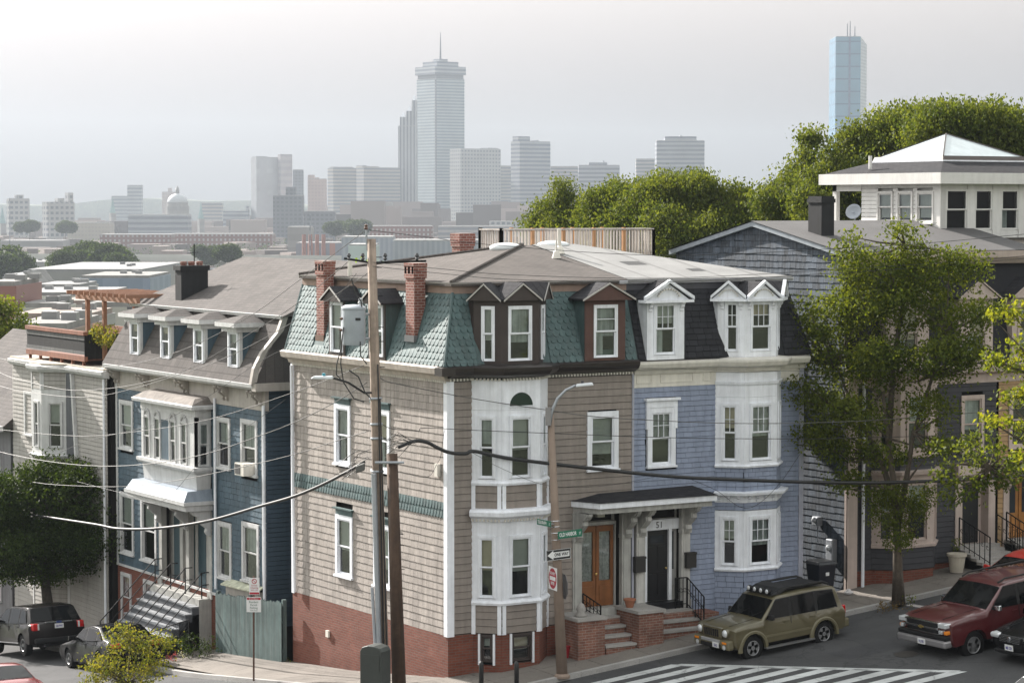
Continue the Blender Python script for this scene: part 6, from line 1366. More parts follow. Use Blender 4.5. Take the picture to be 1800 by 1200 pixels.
    for sg in (-1, 1):
        for poly in S['glass']: side(poly, sg)
        for poly, mt, nm in S.get('side_parts', ()): side(poly, sg, .012, mt, nm)
        for (x, z) in S.get('handles', ()): side([(x-.09, z-.018), (x+.09, z-.018), (x+.09, z+.018), (x-.09, z+.018)], sg, .03, S.get('handle_mat', S['paint']), 'door_handle')
        for x in S.get('seams', ()): side([(x-.006, zs+.1), (x+.006, zs+.1), (x+.006, zb), (x-.006, zb)], sg, .003, PLASTIC, 'door_seam')
        mx, mz = S['mirror']; y0 = sg*W/2
        m = MB().hexa([(mx-.05, y0*.97, mz), (mx+.06, y0*.97, mz), (mx+.06, y0+sg*.2, mz), (mx-.05, y0+sg*.2, mz), (mx-.05, y0*.97, mz+.13), (mx+.04, y0*.97, mz+.13), (mx+.03, y0+sg*.19, mz+.15), (mx-.05, y0+sg*.19, mz+.15)]); bevel(m.build('mirror', S.get('mirror_mat', S['paint']), b), .02)
    def screen(p, q, nm, inset=.08, mat=CARGLASS):
        (x0, z0), (x1, z1) = p, q; n_ = Vector((z1-z0, 0, -(x1-x0))).normalized()
        if (x0-cx)*n_.x < 0 and abs(n_.x) > .2: n_ = -n_
        if n_.z < -.1: n_ = -n_
        pts = []
        for t_ in (.05, .35, .65, .95):
            x, z = x0+(x1-x0)*t_, z0+(z1-z0)*t_; r_ = []
            for k in (-1, -.6, -.2, .2, .6, 1):
                y = k*(W/2-inset); s_ = shp(x, z, y, 0); r_.append(Vector(s_)+n_*.012)
            pts.append(r_)
        o = MB().rings(pts, False, False).build(nm, mat, b); return o
    for sg in (-1, 1):   # dark window surround and belt trim
        side(S['surround'], sg, .002, PLASTIC, 'window_surround')
    wx, wz = S['windscreen'][0]
    for y in (-.35, .30): MB().tube([(wx+.04, y, wz+.02), (wx-.16, y+.38, wz+.20)], .009, 4).build('wiper', PLASTIC, b)
    for y in (-1, 1): MB().tube([shp(wx+.06+(S['x1']-.22-wx)*t_, wz-.0+(S['hood']-wz)*t_+.012, y*W/2*.62, 0) for t_ in (0, .25, .5, .75, 1)], .008, 4).build('bonnet_seam', PLASTIC, b)
    screen(*S['windscreen'], 'windscreen'); screen(*S['rear_screen'], 'rear_window')
    # wheels
    for x in (fx, rx):
        for sg in (-1, 1):
            y = sg*(W/2-.13); wl_ = MB().lathe((x, y, wr), [(wr*.56, -.11), (wr*.93, -.115), (wr, -.07), (wr, .07), (wr*.93, .115), (wr*.80, .125), (wr*.56, .11)], 28, (0, sg, 0)).build('wheel', TYRE, root, smooth=False); smooth_angle(wl_, 40)
            MB().lathe((x, y, wr), [(.0, .02), (wr*.58, .02), (wr*.58, .112), (wr*.53, .118), (wr*.52, .05), (.0, .045)], 24, (0, sg, 0)).build('rim', PLASTIC if S.get('dark_rim') else gloss('rim well', (.02, .02, .02), .6), wl_)
            sp = MB(); ns = S.get('spokes', 5)
            for k in range(ns):
                a = 2*math.pi*k/ns+.3; d = Vector((math.cos(a), 0, math.sin(a))); t_ = Vector((-math.sin(a), 0, math.cos(a))); c = Vector((x, y, wr)); sw = wr*.13
                pts = [c+d*.03+t_*sw, c+d*.03-t_*sw, c+d*wr*.54-t_*sw*.8, c+d*wr*.54+t_*sw*.8]; sp.hexa([p+Vector((0, sg*.07, 0)) for p in pts]+[p+Vector((0, sg*.112, 0)) for p in pts])
            sp.lathe((x, y, wr), [(wr*.2, .07), (wr*.18, .118), (0, .12)], 12, (0, sg, 0)).lathe((x, y, wr), [(wr*.51, .10), (wr*.58, .10), (wr*.58, .124), (wr*.54, .127), (wr*.51, .112)], 24, (0, sg, 0)); sp.build('spokes', ALLOY, wl_)
    for fn in S.get('extra', ()): fn(root, b, shp)
    return root
def block(parent, nm, mat, x0, x1, y0, y1, z0, z1, bev=.02):
    o = MB().wbox(x0, x1, y0, y1, z0, z1).build(nm, mat, parent); return bevel(o, bev) if bev else o
def plate(root, x, y, z, sgn, txt, w_=.31, h=.155):
    f = Fr((x, y, z), (0, sgn, 0)); o = MB().box(f, -w_/2, w_/2, -h/2, h/2, -.01, .008).build('number_plate', PLATE, root)
    lettering(txt, f, 0, -.01, .105, gloss('plate ink', (.05, .05, .22), .6), root, .009, .002, sx=.62, bold=.003)
def flare(root, x, W, wr, mat):
    for sg in (-1, 1):
        rs = []
        for a in range(-8, 189, 14):
            c, s = math.cos(R(a)), math.sin(R(a)); rs.append([(x+c*r_, sg*y_, wr+s*r_) for r_, y_ in ((wr+.05, W/2-.06), (wr+.05, W/2+.055), (wr+.11, W/2+.06), (wr+.17, W/2+.01), (wr+.15, W/2-.06))])
        o = MB().rings(rs, True, True).build('wheel_flare', mat, root); smooth_angle(o, 40)
slope = math.atan(.095)
# ---- olive off-roader with roof rack lights
OLIVE = gloss('olive khaki car paint', (.092, .078, .040), .45, .15, .8); OLIVE_D = gloss('khaki flare plastic', (.125, .110, .064), .5)
def jeep_extra(root, b, shp):
    block(root, 'bumper', OLIVE_D, 2.02, 2.24, -.86, .86, .42, .70, .05); block(root, 'bumper', OLIVE_D, -2.28, -2.05, -.86, .86, .45, .72, .05)
    block(root, 'bumper_insert', PLASTIC, 2.2, 2.255, -.5, .5, .44, .56, .015); block(root, 'bumper_rub_strip', gloss('grey bumper strip', (.3, .3, .31), .5), 2.2, 2.262, -.45, .45, .60, .69, .01)
    for k in range(7): block(root, 'grille_slot', PLASTIC, 2.12, 2.205, -.36+k*.105, -.30+k*.105, .76, .98, .012)
    block(root, 'grille_panel', OLIVE, 2.08, 2.185, -.46, .48, .72, 1.03, .02)
    for sg in (-1, 1):
        MB().lathe((2.06, sg*.62, .89), [(.115, 0), (.115, .10), (.09, .14), (.0, .155)], 16, (1, 0, 0)).build('headlight', HEADL, root, smooth=True); MB().lathe((2.06, sg*.62, .89), [(.13, 0), (.13, .09), (.115, .10), (.115, .0)], 16, (1, 0, 0)).build('headlight_ring', OLIVE, root)
        block(root, 'indicator', AMBER, 2.08, 2.262, sg*.68-.1, sg*.68+.1, .60, .66, .01); MB().lathe((2.2, sg*.66, .50), [(.07, 0), (.07, .06), (.0, .08)], 12, (1, 0, 0)).build('fog_light', HEADL, root)
        block(root, 'tail_light', REDL, -2.165, -2.02, sg*.78-.07, sg*.78+.07, .86, 1.12, .02)
        o = MB().hexa([(-.85, sg*.86, .30), (.95, sg*.86, .30), (.95, sg*1.0, .30), (-.85, sg*1.0, .30), (-.85, sg*.86, .35), (.95, sg*.86, .35), (.95, sg*1.0, .35), (-.85, sg*1.0, .35)]).build('side_step', gloss('dull step bar', (.22, .22, .22), .4, .6), root)
        m = MB().tube([(-1.7, sg*.62, 1.79), (-1.5, sg*.62, 1.88), (-.2, sg*.62, 1.90), (.15, sg*.62, 1.80)], .035, 6); m.build('roof_rail', PLASTIC, root)
    block(root, 'roof_tray', PLASTIC, -1.55, .1, -.56, .56, 1.80, 1.845, .01)
    o = MB().loft([(.10, -.66, 1.76), (.42, -.62, 1.74), (.42, .62, 1.74), (.10, .66, 1.76)][::1], [(-.3, -.62, 1.93), (.05, -.6, 1.90), (.05, .6, 1.90), (-.3, .62, 1.93)]).build('roof_fairing', PLASTIC, root)
    for k in range(4): y = -.45+.3*k; MB().lathe((.36, y, 1.84), [(.05, -.05), (.085, 0), (.09, .06), (.075, .08), (.0, .085)], 12, (1, 0, .05)).build('spot_lamp', PLASTIC, root, smooth=True); MB().lathe((.44, y, 1.845), [(.07, 0), (.05, .02), (.0, .028)], 12, (1, 0, .05)).build('spot_lens', HEADL, root)
    flare(root, 1.36, 1.80, .38, OLIVE_D); flare(root, -1.28, 1.80, .38, OLIVE_D)
    plate(root, 2.27, .28, .54, 1, '2CA2', .30, .15)
    for sg in (-1, 1):
        m = MB().hexa([(-.85, sg*.905, .62), (1.0, sg*.905, .62), (1.0, sg*.925, .62), (-.85, sg*.925, .62), (-.85, sg*.905, .68), (1.0, sg*.905, .68), (1.0, sg*.925, .68), (-.85, sg*.925, .68)]); m.build('rub_strip', OLIVE_D, root)
jeep = dict(hood=1.06, surround=[(.86, 1.13), (-1.90, 1.11), (-1.78, 1.65), (-1.0, 1.69), (.40, 1.655)], W=1.80, h=1.78, belt=1.10, tumble=.13, wr=.38, fx=1.36, rx=-1.28, sill=.40, x0=-2.2, x1=2.14, paint=OLIVE, bow=.10, crown=.025,
  top=[(2.13, .78), (2.12, 1.0), (2.02, 1.06), (1.5, 1.12), (.98, 1.15), (.42, 1.68), (.22, 1.75), (-.6, 1.785), (-1.7, 1.76), (-1.9, 1.70), (-2.10, 1.16), (-2.18, 1.0)],
  glass=[[(.82, 1.15), (-.02, 1.12), (-.05, 1.64), (.40, 1.62)], [(-.14, 1.12), (-.98, 1.12), (-1.02, 1.66), (-.16, 1.66)], [(-1.10, 1.12), (-1.86, 1.14), (-1.76, 1.62), (-1.13, 1.66)]],
  windscreen=((.98, 1.15), (.42, 1.68)), rear_screen=((-2.10, 1.16), (-1.9, 1.70)), seams=(.93, -.08, -1.02), handles=((.12, .98), (-.85, .98)), mirror=(.72, 1.12), mirror_mat=PLASTIC, spokes=5, extra=(jeep_extra,))
c = surf_at(1321, 1154.5, road_z); make_car('parked_car', 'olive off-roader with roof rack spotlights parked at the kerb', (c.x+1.28, c.y+.73, c.z), math.pi, slope*.75, jeep).scale = (.94, .94, .95)
# ---- maroon full-size wagon waiting in the street
MAROON = gloss('maroon car paint', (.070, .006, .008), .4, .1, .9)
def sub_extra(root, b, shp):
    block(root, 'bumper', gloss('grey bumper', (.30, .29, .30), .35, .5), 2.50, 2.78, -.98, .98, .46, .66, .05); block(root, 'bumper_top', PLASTIC, 2.45, 2.74, -.97, .97, .66, .78, .03)
    block(root, 'grille', PLASTIC, 2.55, 2.70, -.62, .62, .82, 1.10, .02); block(root, 'grille_bar', CHROME, 2.6, 2.735, -.66, .66, .925, .985, .015); block(root, 'grille_frame', CHROME, 2.6, 2.715, -.68, .68, 1.09, 1.12, .01); block(root, 'grille_frame', CHROME, 2.6, 2.715, -.68, .68, .80, .825, .01)
    MB().box(Fr((2.74, 0, .955), (0, 1, 0)), -.10, .10, -.02, .02, 0, .012).box(Fr((2.74, 0, .955), (0, 1, 0)), -.04, .04, -.045, .045, 0, .013).build('bow_tie_emblem', gloss('gold emblem', (.5, .36, .12), .3, .8), root)
    for sg in (-1, 1):
        block(root, 'headlight', HEADL, 2.45, 2.70, sg*.80-.16, sg*.80+.15, .99, 1.11, .02); block(root, 'indicator', HEADL, 2.45, 2.69, sg*.78-.14, sg*.80+.0, .82, .92, .02); block(root, 'indicator', AMBER, 2.40, 2.68, sg*.90-.05, sg*.90+.07, .82, .92, .02)
        MB().tube([(-2.3, sg*.72, 1.90), (-2.1, sg*.72, 1.96), (.3, sg*.72, 1.96), (.55, sg*.72, 1.88)], .025, 6).build('roof_rail', PLASTIC, root)
        m = MB().hexa([(-1.2, sg*.94, .40), (1.2, sg*.94, .40), (1.2, sg*1.04, .40), (-1.2, sg*1.04, .40), (-1.2, sg*.94, .45), (1.2, sg*.94, .45), (1.2, sg*1.04, .45), (-1.2, sg*1.04, .45)]); m.build('running_board', PLASTIC, root)
    plate(root, 2.79, .05, .56, 1, '91LY93', .30, .15)
sub = dict(hood=1.18, surround=[(1.06, 1.25), (-2.53, 1.23), (-2.40, 1.80), (-.8, 1.83), (.52, 1.80)], W=1.98, h=1.92, belt=1.22, tumble=.12, wr=.40, fx=1.75, rx=-1.55, sill=.44, x0=-2.75, x1=2.68, paint=MAROON, bow=.14, crown=.03,
  top=[(2.68, .80), (2.66, 1.10), (2.5, 1.18), (1.8, 1.25), (1.22, 1.27), (.55, 1.82), (.3, 1.89), (-.8, 1.92), (-2.3, 1.88), (-2.55, 1.80), (-2.72, 1.25), (-2.75, 1.0)],
  glass=[[(1.02, 1.27), (.12, 1.24), (.10, 1.78), (.52, 1.78)], [(.0, 1.24), (-.95, 1.24), (-.97, 1.80), (.0, 1.80)], [(-1.05, 1.24), (-2.5, 1.26), (-2.38, 1.78), (-1.05, 1.80)]],
  windscreen=((1.22, 1.27), (.55, 1.82)), rear_screen=((-2.72, 1.25), (-2.55, 1.80)), seams=(1.1, .06, -1.0), handles=((.25, 1.1), (-.85, 1.1)), mirror=(.92, 1.22), mirror_mat=CHROME, spokes=6, extra=(sub_extra,))
c = surf_at(1708, 1148, road_z); make_car('large_suv', 'maroon full-size wagon with chrome grille facing down the street', (c.x+1.75, c.y+.86, c.z), math.pi, slope*.9, sub)
# ---- sedans
def sed_extra(grille, plt, redl=True):
    def fn(root, b, shp):
        for sg in (-1, 1):
            block(root, 'headlight', HEADL, 2.0, 2.27, sg*.66-.18, sg*.66+.17, .62, .76, .05); block(root, 'tail_light', REDL, -2.36, -2.12, sg*.66-.16, sg*.66+.18, .74, .90, .04)
        if grille:
            block(root, 'grille', PLASTIC, 2.22, 2.345, -.40, .40, .58, .76, .03)
            for k in range(4): block(root, 'grille_bar', CHROME, 2.25, 2.36, -.38, .38, .60+k*.042, .612+k*.042, .004)
            MB().lathe((2.355, 0, .68), [(.07, 0), (.07, .015), (.05, .02), (.0, .02)], 16, (1, 0, 0)).build('round_emblem', CHROME, root)
        block(root, 'bumper_intake', PLASTIC, 2.2, 2.36, -.6, .6, .28, .36, .02)
        if plt: plate(root, 2.375, .0, .46, 1, plt)
    return fn
def sedan(paint_, ex): return dict(hood=.80, surround=[(.90, .95), (-1.56, .97), (-1.10, 1.30), (-.4, 1.37), (.25, 1.325)], W=1.80, h=1.45, belt=.92, tumble=.20, wr=.33, fx=1.38, rx=-1.36, sill=.26, x0=-2.38, x1=2.36, paint=paint_, bow=.26, crown=.03,
  top=[(2.36, .52), (2.32, .68), (2.2, .76), (1.6, .88), (1.05, .95), (.30, 1.34), (.0, 1.42), (-.5, 1.45), (-1.0, 1.40), (-1.75, 1.04), (-2.2, 1.00), (-2.36, .88), (-2.38, .6)],
  glass=[[(.86, .97), (-.1, .95), (-.12, 1.34), (.25, 1.30)], [(-.18, .95), (-1.0, .96), (-1.05, 1.30), (-.2, 1.35)], [(-1.08, .97), (-1.52, 1.0), (-1.12, 1.27)]],
  windscreen=((1.05, .95), (.30, 1.34)), rear_screen=((-1.0, 1.40), (-1.75, 1.04)), seams=(.95, -.14, -1.1), handles=((.05, .84), (-.95, .84)), mirror=(.78, .95), spokes=7, extra=(ex,))
BLACKP = gloss('black car paint', (.006, .006, .007), .25, 0, .15, .15); REDP = gloss('bright red car paint', (.45, .022, .012), .3, .1, .6); WHITEP = gloss('white car paint', (.70, .71, .72), .3, 0, .6); DKRED = gloss('deep red car paint', (.20, .010, .012), .25, .2, .8)
c = surf_at(1742, 1159, road_z); make_car('parked_car', 'black sedan with chrome slatted grille at the lower right edge', (c.x+2.35, c.y-.75, road_z(c.x+2.35, c.y-.75)), math.pi, slope, sedan(BLACKP, sed_extra(True, '88E 1ZH')))
c = surf_at(1806, 974, road_z, 1.40); make_car('parked_car', 'bright red car roof showing behind the maroon wagon', (c.x+.2, c.y, road_z(c.x+.2, c.y)), math.pi, slope, sedan(REDP, sed_extra(False, None)))
c = surf_at(1800, 1186, road_z, 1.42); make_car('parked_car', 'white car roof cut off by the lower right corner', (c.x+.55, c.y-.55, road_z(c.x+.5, c.y-.5)), math.pi, slope, sedan(WHITEP, sed_extra(False, None)))
ts = math.atan(.122)
c = surf_at(126, 1173, road_z); make_car('parked_car', 'black sedan behind the shrub on the side street', (c.x+.80, c.y-1.38, c.z+.15), math.pi/2, ts, sedan(BLACKP, sed_extra(False, None)))
c = surf_at(-6, 1172, road_z, 1.40); make_car('parked_car', 'deep red car at the lower left corner', (c.x+.15, c.y+1.1, road_z(c.x, c.y+1.1)), math.pi/2, ts, sedan(DKRED, sed_extra(False, None)))
# ---- dark crossover seen from behind
def edge_extra(root, b, shp):
    for sg in (-1, 1):
        block(root, 'tail_light', REDL, -2.36, -2.02, sg*.80-.11, sg*.80+.12, .86, 1.10, .04); block(root, 'tail_lens', gloss('clear tail lens', (.6, .6, .6), .2), -2.37, -2.2, sg*.72-.03, sg*.72+.03, .88, 1.08, .01); block(root, 'headlight', HEADL, 2.0, 2.28, sg*.70-.16, sg*.70+.16, .72, .88, .04)
        MB().lathe((-2.25, sg*.55, .34), [(.05, 0), (.05, .16)], 10, (-1, 0, 0)).build('tail_pipe', CHROME, root)
    block(root, 'chrome_strip', CHROME, -2.385, -2.25, -.48, .48, 1.09, 1.13, .01); MB().box(Fr((-2.395, 0, 1.11), (0, -1, 0)), -.09, .09, -.035, .035, -.02, .012).build('oval_emblem', gloss('blue emblem', (.03, .06, .2), .3, .4), root)
    block(root, 'bumper', PLASTIC, -2.42, -2.2, -.85, .85, .42, .60, .05)
    plate(root, -2.40, .0, .98, -1, '538 PW1'); 
    for sg in (-1, 1): MB().hexa([(-1.0, sg*.955, .42), (1.0, sg*.955, .42), (1.0, sg*.97, .42), (-1.0, sg*.97, .42), (-1.0, sg*.955, .46), (1.0, sg*.955, .46), (1.0, sg*.97, .46), (-1.0, sg*.97, .46)]).build('sill_strip', CHROME, root)
edge = dict(hood=1.0, surround=[(1.04, 1.08), (-1.90, 1.10), (-1.57, 1.55), (-.6, 1.62), (.36, 1.57)], W=1.92, h=1.70, belt=1.06, tumble=.17, wr=.37, fx=1.42, rx=-1.40, sill=.36, x0=-2.36, x1=2.34, paint=gloss('dark brown metallic paint', (.012, .010, .010), .25, 0, .15, .15), bow=.2, crown=.03,
  top=[(2.34, .68), (2.28, .88), (1.9, 1.0), (1.2, 1.10), (.40, 1.58), (.1, 1.66), (-.6, 1.70), (-1.6, 1.66), (-1.82, 1.62), (-2.22, 1.14), (-2.34, 1.08), (-2.37, .8)],
  glass=[[(1.0, 1.10), (-.02, 1.08), (-.05, 1.58), (.36, 1.54)], [(-.10, 1.08), (-1.0, 1.09), (-1.05, 1.58), (-.12, 1.60)], [(-1.1, 1.09), (-1.85, 1.14), (-1.55, 1.52), (-1.12, 1.58)]],
  windscreen=((1.2, 1.10), (.40, 1.58)), rear_screen=((-1.82, 1.62), (-2.22, 1.14)), seams=(1.05, -.06, -1.1), handles=((.12, .98), (-.9, .98)), mirror=(.9, 1.08), spokes=9, extra=(edge_extra,))
c = surf_at(47, 1161, road_z); make_car('parked_car', 'dark brown crossover seen from behind under the linden', (c.x+.84, c.y+1.40, c.z), math.pi/2, ts, edge)
# ================================================================ poles, lamps, signs, wires, small street things
polewood = paint('grey brown utility pole', (.30, .235, .19), .9, .2, .5, .6, scale=5, dirt=(.10, .065, .045, .5)); poledark = paint('creosoted pole', (.060, .036, .024), .85, .2, .5, .5, scale=5)
galv = gloss('galvanised steel', (.36, .38, .41), .5, .5); tank = gloss('grey transformer tank', (.34, .37, .41), .45); blackrub = gloss('black cable rubber', (.012, .012, .013), .5); greywire = gloss('weathered wire', (.09, .088, .085), .5, .2)
pb = surf_at(674, 1216, hill); DP = (pb-CAM).dot(_f); pt = at(653, 420, depth=DP)
up_ = empty('utility_pole', pb, 'tall grey brown utility pole carrying a transformer and wires', 'pole')
def onpole(t_): return pb.lerp(pt, t_)
MB().tube([onpole(-.02), onpole(.3), onpole(.7), onpole(1)], [.17, .155, .135, .115], 14).build('shaft', polewood, up_, smooth=True)
def poley(y): return (1216-y)/(1216-420)
side_l = -_r
# ridge pin
MB().tube([onpole(.975)+side_l*.12, onpole(1.02)+side_l*.14], .03, 6).build('top_pin', galv, up_); MB().lathe(onpole(1.02)+side_l*.14, [(.03, 0), (.06, .04), (.04, .09), (.05, .13), (.0, .16)], 10).build('insulator', gloss('brown porcelain', (.10, .05, .035), .2), up_)
for y in (452, 470, 575, 600, 645, 520): c = onpole(poley(y)); MB().tube([c+_r*.1, c+_r*.26], .012, 5).build('step_peg', iron, up_)
# transformer
c0 = at(622, 606, depth=DP-.1); c1 = at(622, 540, depth=DP-.1); h = (c1-c0).length
tf = MB().lathe(c0, [(.0, 0), (.29, .0), (.31, .04), (.31, h-.06), (.33, h-.05), (.33, h), (.24, h+.06), (.0, h+.08)], 24).build('transformer', tank, up_); smooth_angle(tf, 40)
MB().lathe(at(634, 540, depth=DP-.2), [(.05, 0), (.07, .05), (.045, .09), (.07, .13), (.045, .17), (.06, .21), (.02, .25)], 10).build('bushing', gloss('grey porcelain', (.35, .37, .38), .25), tf)
for y in (552, 595): MB().tube([at(636, y, depth=DP-.05), onpole(poley(y))], .035, 6).build('bracket', galv, tf)
for (x, y) in ((607, 560), (606, 580)): MB().lathe(at(x-4, y, depth=DP-.35), [(.02, 0), (.045, .03), (.02, .09)], 8, -_r).build('bushing', gloss('brown porcelain', (.10, .05, .035), .2), tf)
MB().box(Fr(at(628, 562, depth=DP-.43), _r), -.05, .09, -.02, .05, 0, .012).build('lug', BLACK, tf)
# cut-out arms with insulators above the ridge
ca = onpole(poley(462)); MB().tube([ca+side_l*.75+Vector((0, 0, .12)), ca, ca+_r*1.45+Vector((0, 0, .05))], .03, 6).build('spacer_arm', iron, up_)
for k in (-.62, -.25, .35, 1.2): c = ca+_r*k+Vector((0, 0, .06)); MB().lathe(c, [(.02, 0), (.06, .05), (.03, .09), (.06, .13), (.03, .2)], 8).build('insulator', gloss('dark porcelain', (.05, .05, .055), .3), up_)
# service loops
for pts in ([(604, 575), (600, 610), (592, 640), (591, 658), (600, 668)], [(601, 600), (599, 640), (604, 672), (622, 700), (640, 706)], [(633, 600), (634, 625), (645, 640)], [(613, 650), (630, 662), (642, 690), (652, 700)], [(618, 490), (625, 515), (635, 530), (636, 540)]):
    MB().tube([at(x, y, depth=DP-.35) for x, y in pts], .018, 5).build('cable_loop', blackrub, up_)
# conduits and riser on the lower shaft
for (px0, px1, y0, r_, mt) in ((657, 669, 832, .075, galv), (664, 676, 640, .022, blackrub), (668, 682, 700, .02, blackrub), (654, 664, 1032, .045, galv)):
    MB().tube([at(px0, y0, depth=DP-.24), at(px1, 1216, depth=DP-.26)], r_, 8).build('riser_conduit' if r_ > .03 else 'riser_cable', mt, up_)
for y in (828, 700, 745, 770): c = onpole(poley(y)); ax = (pt-pb).normalized(); MB().lathe(c-ax*.03, [(.165, 0), (.175, .03), (.165, .06)], 14, ax).build('strap', galv, up_)
# lamp arm to the left
m = MB().tube([onpole(poley(690)), at(640, 690, depth=DP-.2), at(612, 672, depth=DP-.5), at(585, 664, depth=DP-.7)], .03, 7).build('lamp_arm', blackrub, up_)
f = Fr(at(566, 664, depth=DP-.8), (_r*.98+_f*-.2)*Vector((1, 1, 0))); o = MB().hexa([f.P(-.30, -.03, .10), f.P(.30, -.03, .09), f.P(.30, -.03, -.09), f.P(-.30, -.03, -.10), f.P(-.22, .05, .08), f.P(.30, .06, .07), f.P(.30, .06, -.07), f.P(-.22, .05, -.08)]).build('lamp_head', gloss('pale lamp housing', (.62, .64, .67), .4), up_); bevel(o, .03)
MB().lathe(f.P(.05, .06, 0), [(.045, 0), (.045, .06), (.0, .075)], 10).build('photocell', gloss('teal photocell', (.05, .25, .32), .4), up_)
# splice box and knotted connections
o = MB().box(Fr(at(634, 822, depth=DP-.3), (_r+Vector((0, 0, .35))), (0, 0, 1)), -.14, .12, -.10, .10, -.08, .08).build('splice_case', gloss('grey splice case', (.10, .10, .095), .6), up_); bevel(o, .03)
for k in range(12):
    x0, y0 = 640+random.uniform(-8, 14), 800+random.uniform(-14, 18); pts = [(x0, y0), (x0-random.uniform(8, 25), y0+random.uniform(4, 16)), (x0-random.uniform(30, 55), y0+random.uniform(16, 34))]
    MB().tube([at(x, y, depth=DP-.3+random.uniform(-.1, .1)) for x, y in pts], .008, 4).build('jumper_wire', blackrub, up_)
for k in range(14):
    x0, y0 = 680+random.uniform(-4, 12), 778+random.uniform(-8, 26); pts = [(x0, y0), (x0+random.uniform(12, 20), y0-random.uniform(2, 14)), (726+random.uniform(-6, 6), 776+random.uniform(-3, 5))]
    MB().tube([at(x, y, depth=DP-.2+random.uniform(-.1, .1)) for x, y in pts], .008, 4).build('jumper_wire', blackrub, up_)
# old cut-off pole beside it
q0 = surf_at(702, 1224, hill); D2_ = (q0-CAM).dot(_f); q1 = at(689, 797, depth=D2_)
op = empty('pole_stub', q0, 'short dark creosoted pole strapped beside the utility pole', 'pole'); MB().tube([q0, q0.lerp(q1, .5), q1], [.19, .165, .145], 14).build('shaft', poledark, op, smooth=True)
for y in (812,): c = q0.lerp(q1, (1224-y)/(1224-797)); MB().tube([c+side_l*.45+_f*-.16, c+_r*.32+_f*-.17], .035, 6).build('cross_bolt', galv, op)
for y in (938, 958, 1000, 1060): c = q0.lerp(q1, (1224-y)/(1224-797)); MB().tube([c, c+_r*.24], .010, 5).build('step_peg', iron, op)
# ---- street lamp with signs
lb = surf_at(988, 1187, hill); DLm = (lb-CAM).dot(_f); lt = at(968, 728, depth=DLm)
lp = empty('street_lamp', lb, 'tapered brown concrete street lamp carrying street name signs', 'lamp'); lpm = paint('brown concrete lamp post', (.225, .170, .135), .8, .1, .15, .2)
MB().tube([lb, lb.lerp(lt, .5), lt], [.155, .120, .085], 16).build('post', lpm, lp, smooth=True); MB().lathe(lb-Vector((0, 0, .05)), [(.22, 0), (.22, .06), (.16, .12)], 14).build('base_collar', lpm, lp)
arm = [at(x, y, depth=DLm-.1) for x, y in ((966, 745), (970, 722), (980, 700), (995, 685), (1012, 677))]; MB().tube(arm, [.05, .045, .042, .038, .034], 8).build('arm', galv, lp, smooth=True)
MB().box(Fr(at(962, 728, depth=DLm-.1), _r), -.05, .10, -.30, .18, -.09, .09).build('bracket', gloss('dull grey bracket', (.22, .21, .21), .6), lp)
f = Fr(at(1027, 675.5, depth=DLm-.12), (_r+Vector((0, 0, .12)))); o = MB().hexa([f.P(-.24, -.04, .10), f.P(.26, -.05, .12), f.P(.26, -.05, -.12), f.P(-.24, -.04, -.10), f.P(-.22, .04, .07), f.P(.22, .03, .09), f.P(.22, .03, -.09), f.P(-.22, .04, -.07)]).build('lamp_head', gloss('pale lamp housing', (.62, .64, .67), .4), lp); bevel(o, .03)
MB().lathe(f.P(-.05, .045, 0), [(.04, 0), (.04, .05), (.0, .06)], 8).build('photocell', gloss('dark photocell', (.04, .04, .05), .4), lp)
def lpc(y): return lb.lerp(lt, (1187-y)/(1187-728))
for y in (915, 925, 936, 948, 998, 1008, 1025): c = lpc(y); ax = (lt-lb).normalized(); MB().lathe(c-ax*.01, [(.118, 0), (.122, .01), (.118, .02)], 14, ax).build('steel_band', CHROME, lp)
SGREEN = gloss('street sign green', (.008, .13, .075), .4); SWHITE = paint('reflective sign white', (.72, .72, .72), .45, .03, .03, 0); SRED = gloss('sign red', (.36, .018, .035), .45)
def sign(name, label, fr, w_, h, mat, d=.0, rim=None):
    t_ = empty(name, fr.P(0, 0, 0), label, 'sign'); o = MB().box(fr, -w_/2, w_/2, -h/2, h/2, -.008, .0).build('panel', mat, t_); bevel(o, .015, 2)
    return t_
fA = Fr(at(956, 918, depth=DLm-.12), Vector((.55, -1, 0))*1.0+Vector((0, 0, 0))); fA = Fr(at(956, 918.5, depth=DLm-.1), (0, -1, 0)); 
sA = sign('street_name_sign', 'green TELEGRAPH ST name sign high on the lamp post', fA, .72, .16, SGREEN); lettering('TELEGRAPH', fA, -.09, 0, .125, SWHITE, sA, .002, .001, sx=.68, bold=.002); lettering('ST', fA, .29, -.01, .09, SWHITE, sA, .002, .001, sx=.65)
fB = Fr(at(1002, 938, depth=DLm-.16), (1, -.02, .02)); fB = Fr(fB.O, (1, 0, .04), (-.04, 0, 1))
sB = sign('street_name_sign', 'green OLD HARBOR ST name sign right of the lamp post', fB, .78, .20, SGREEN); lettering('OLD HARBOR', fB, -.07, 0, .15, SWHITE, sB, .002, .001, sx=.58, bold=.003); lettering('ST', fB, .32, -.01, .10, SWHITE, sB, .002, .001, sx=.6)
MB().tube([lpc(940), fB.P(-.3, 0, -.02)], .015, 5).build('clamp', galv, sB); MB().tube([lpc(920), fA.P(.3, 0, -.02)], .015, 5).build('clamp', galv, sA)
fC = Fr(at(982, 974, depth=DLm-.18), (1, 0, .04), (-.04, 0, 1)); sC = sign('one_way_sign', 'black and white ONE WAY arrow sign on the lamp post', fC, .78, .29, BLACK)
m = MB().box(fC, -.385, .385, .133, .141, 0, .002).box(fC, -.385, .385, -.141, -.133, 0, .002).box(fC, .377, .385, -.133, .133, 0, .002).box(fC, -.385, -.377, -.133, .133, 0, .002); m.build('border', SWHITE, sC)
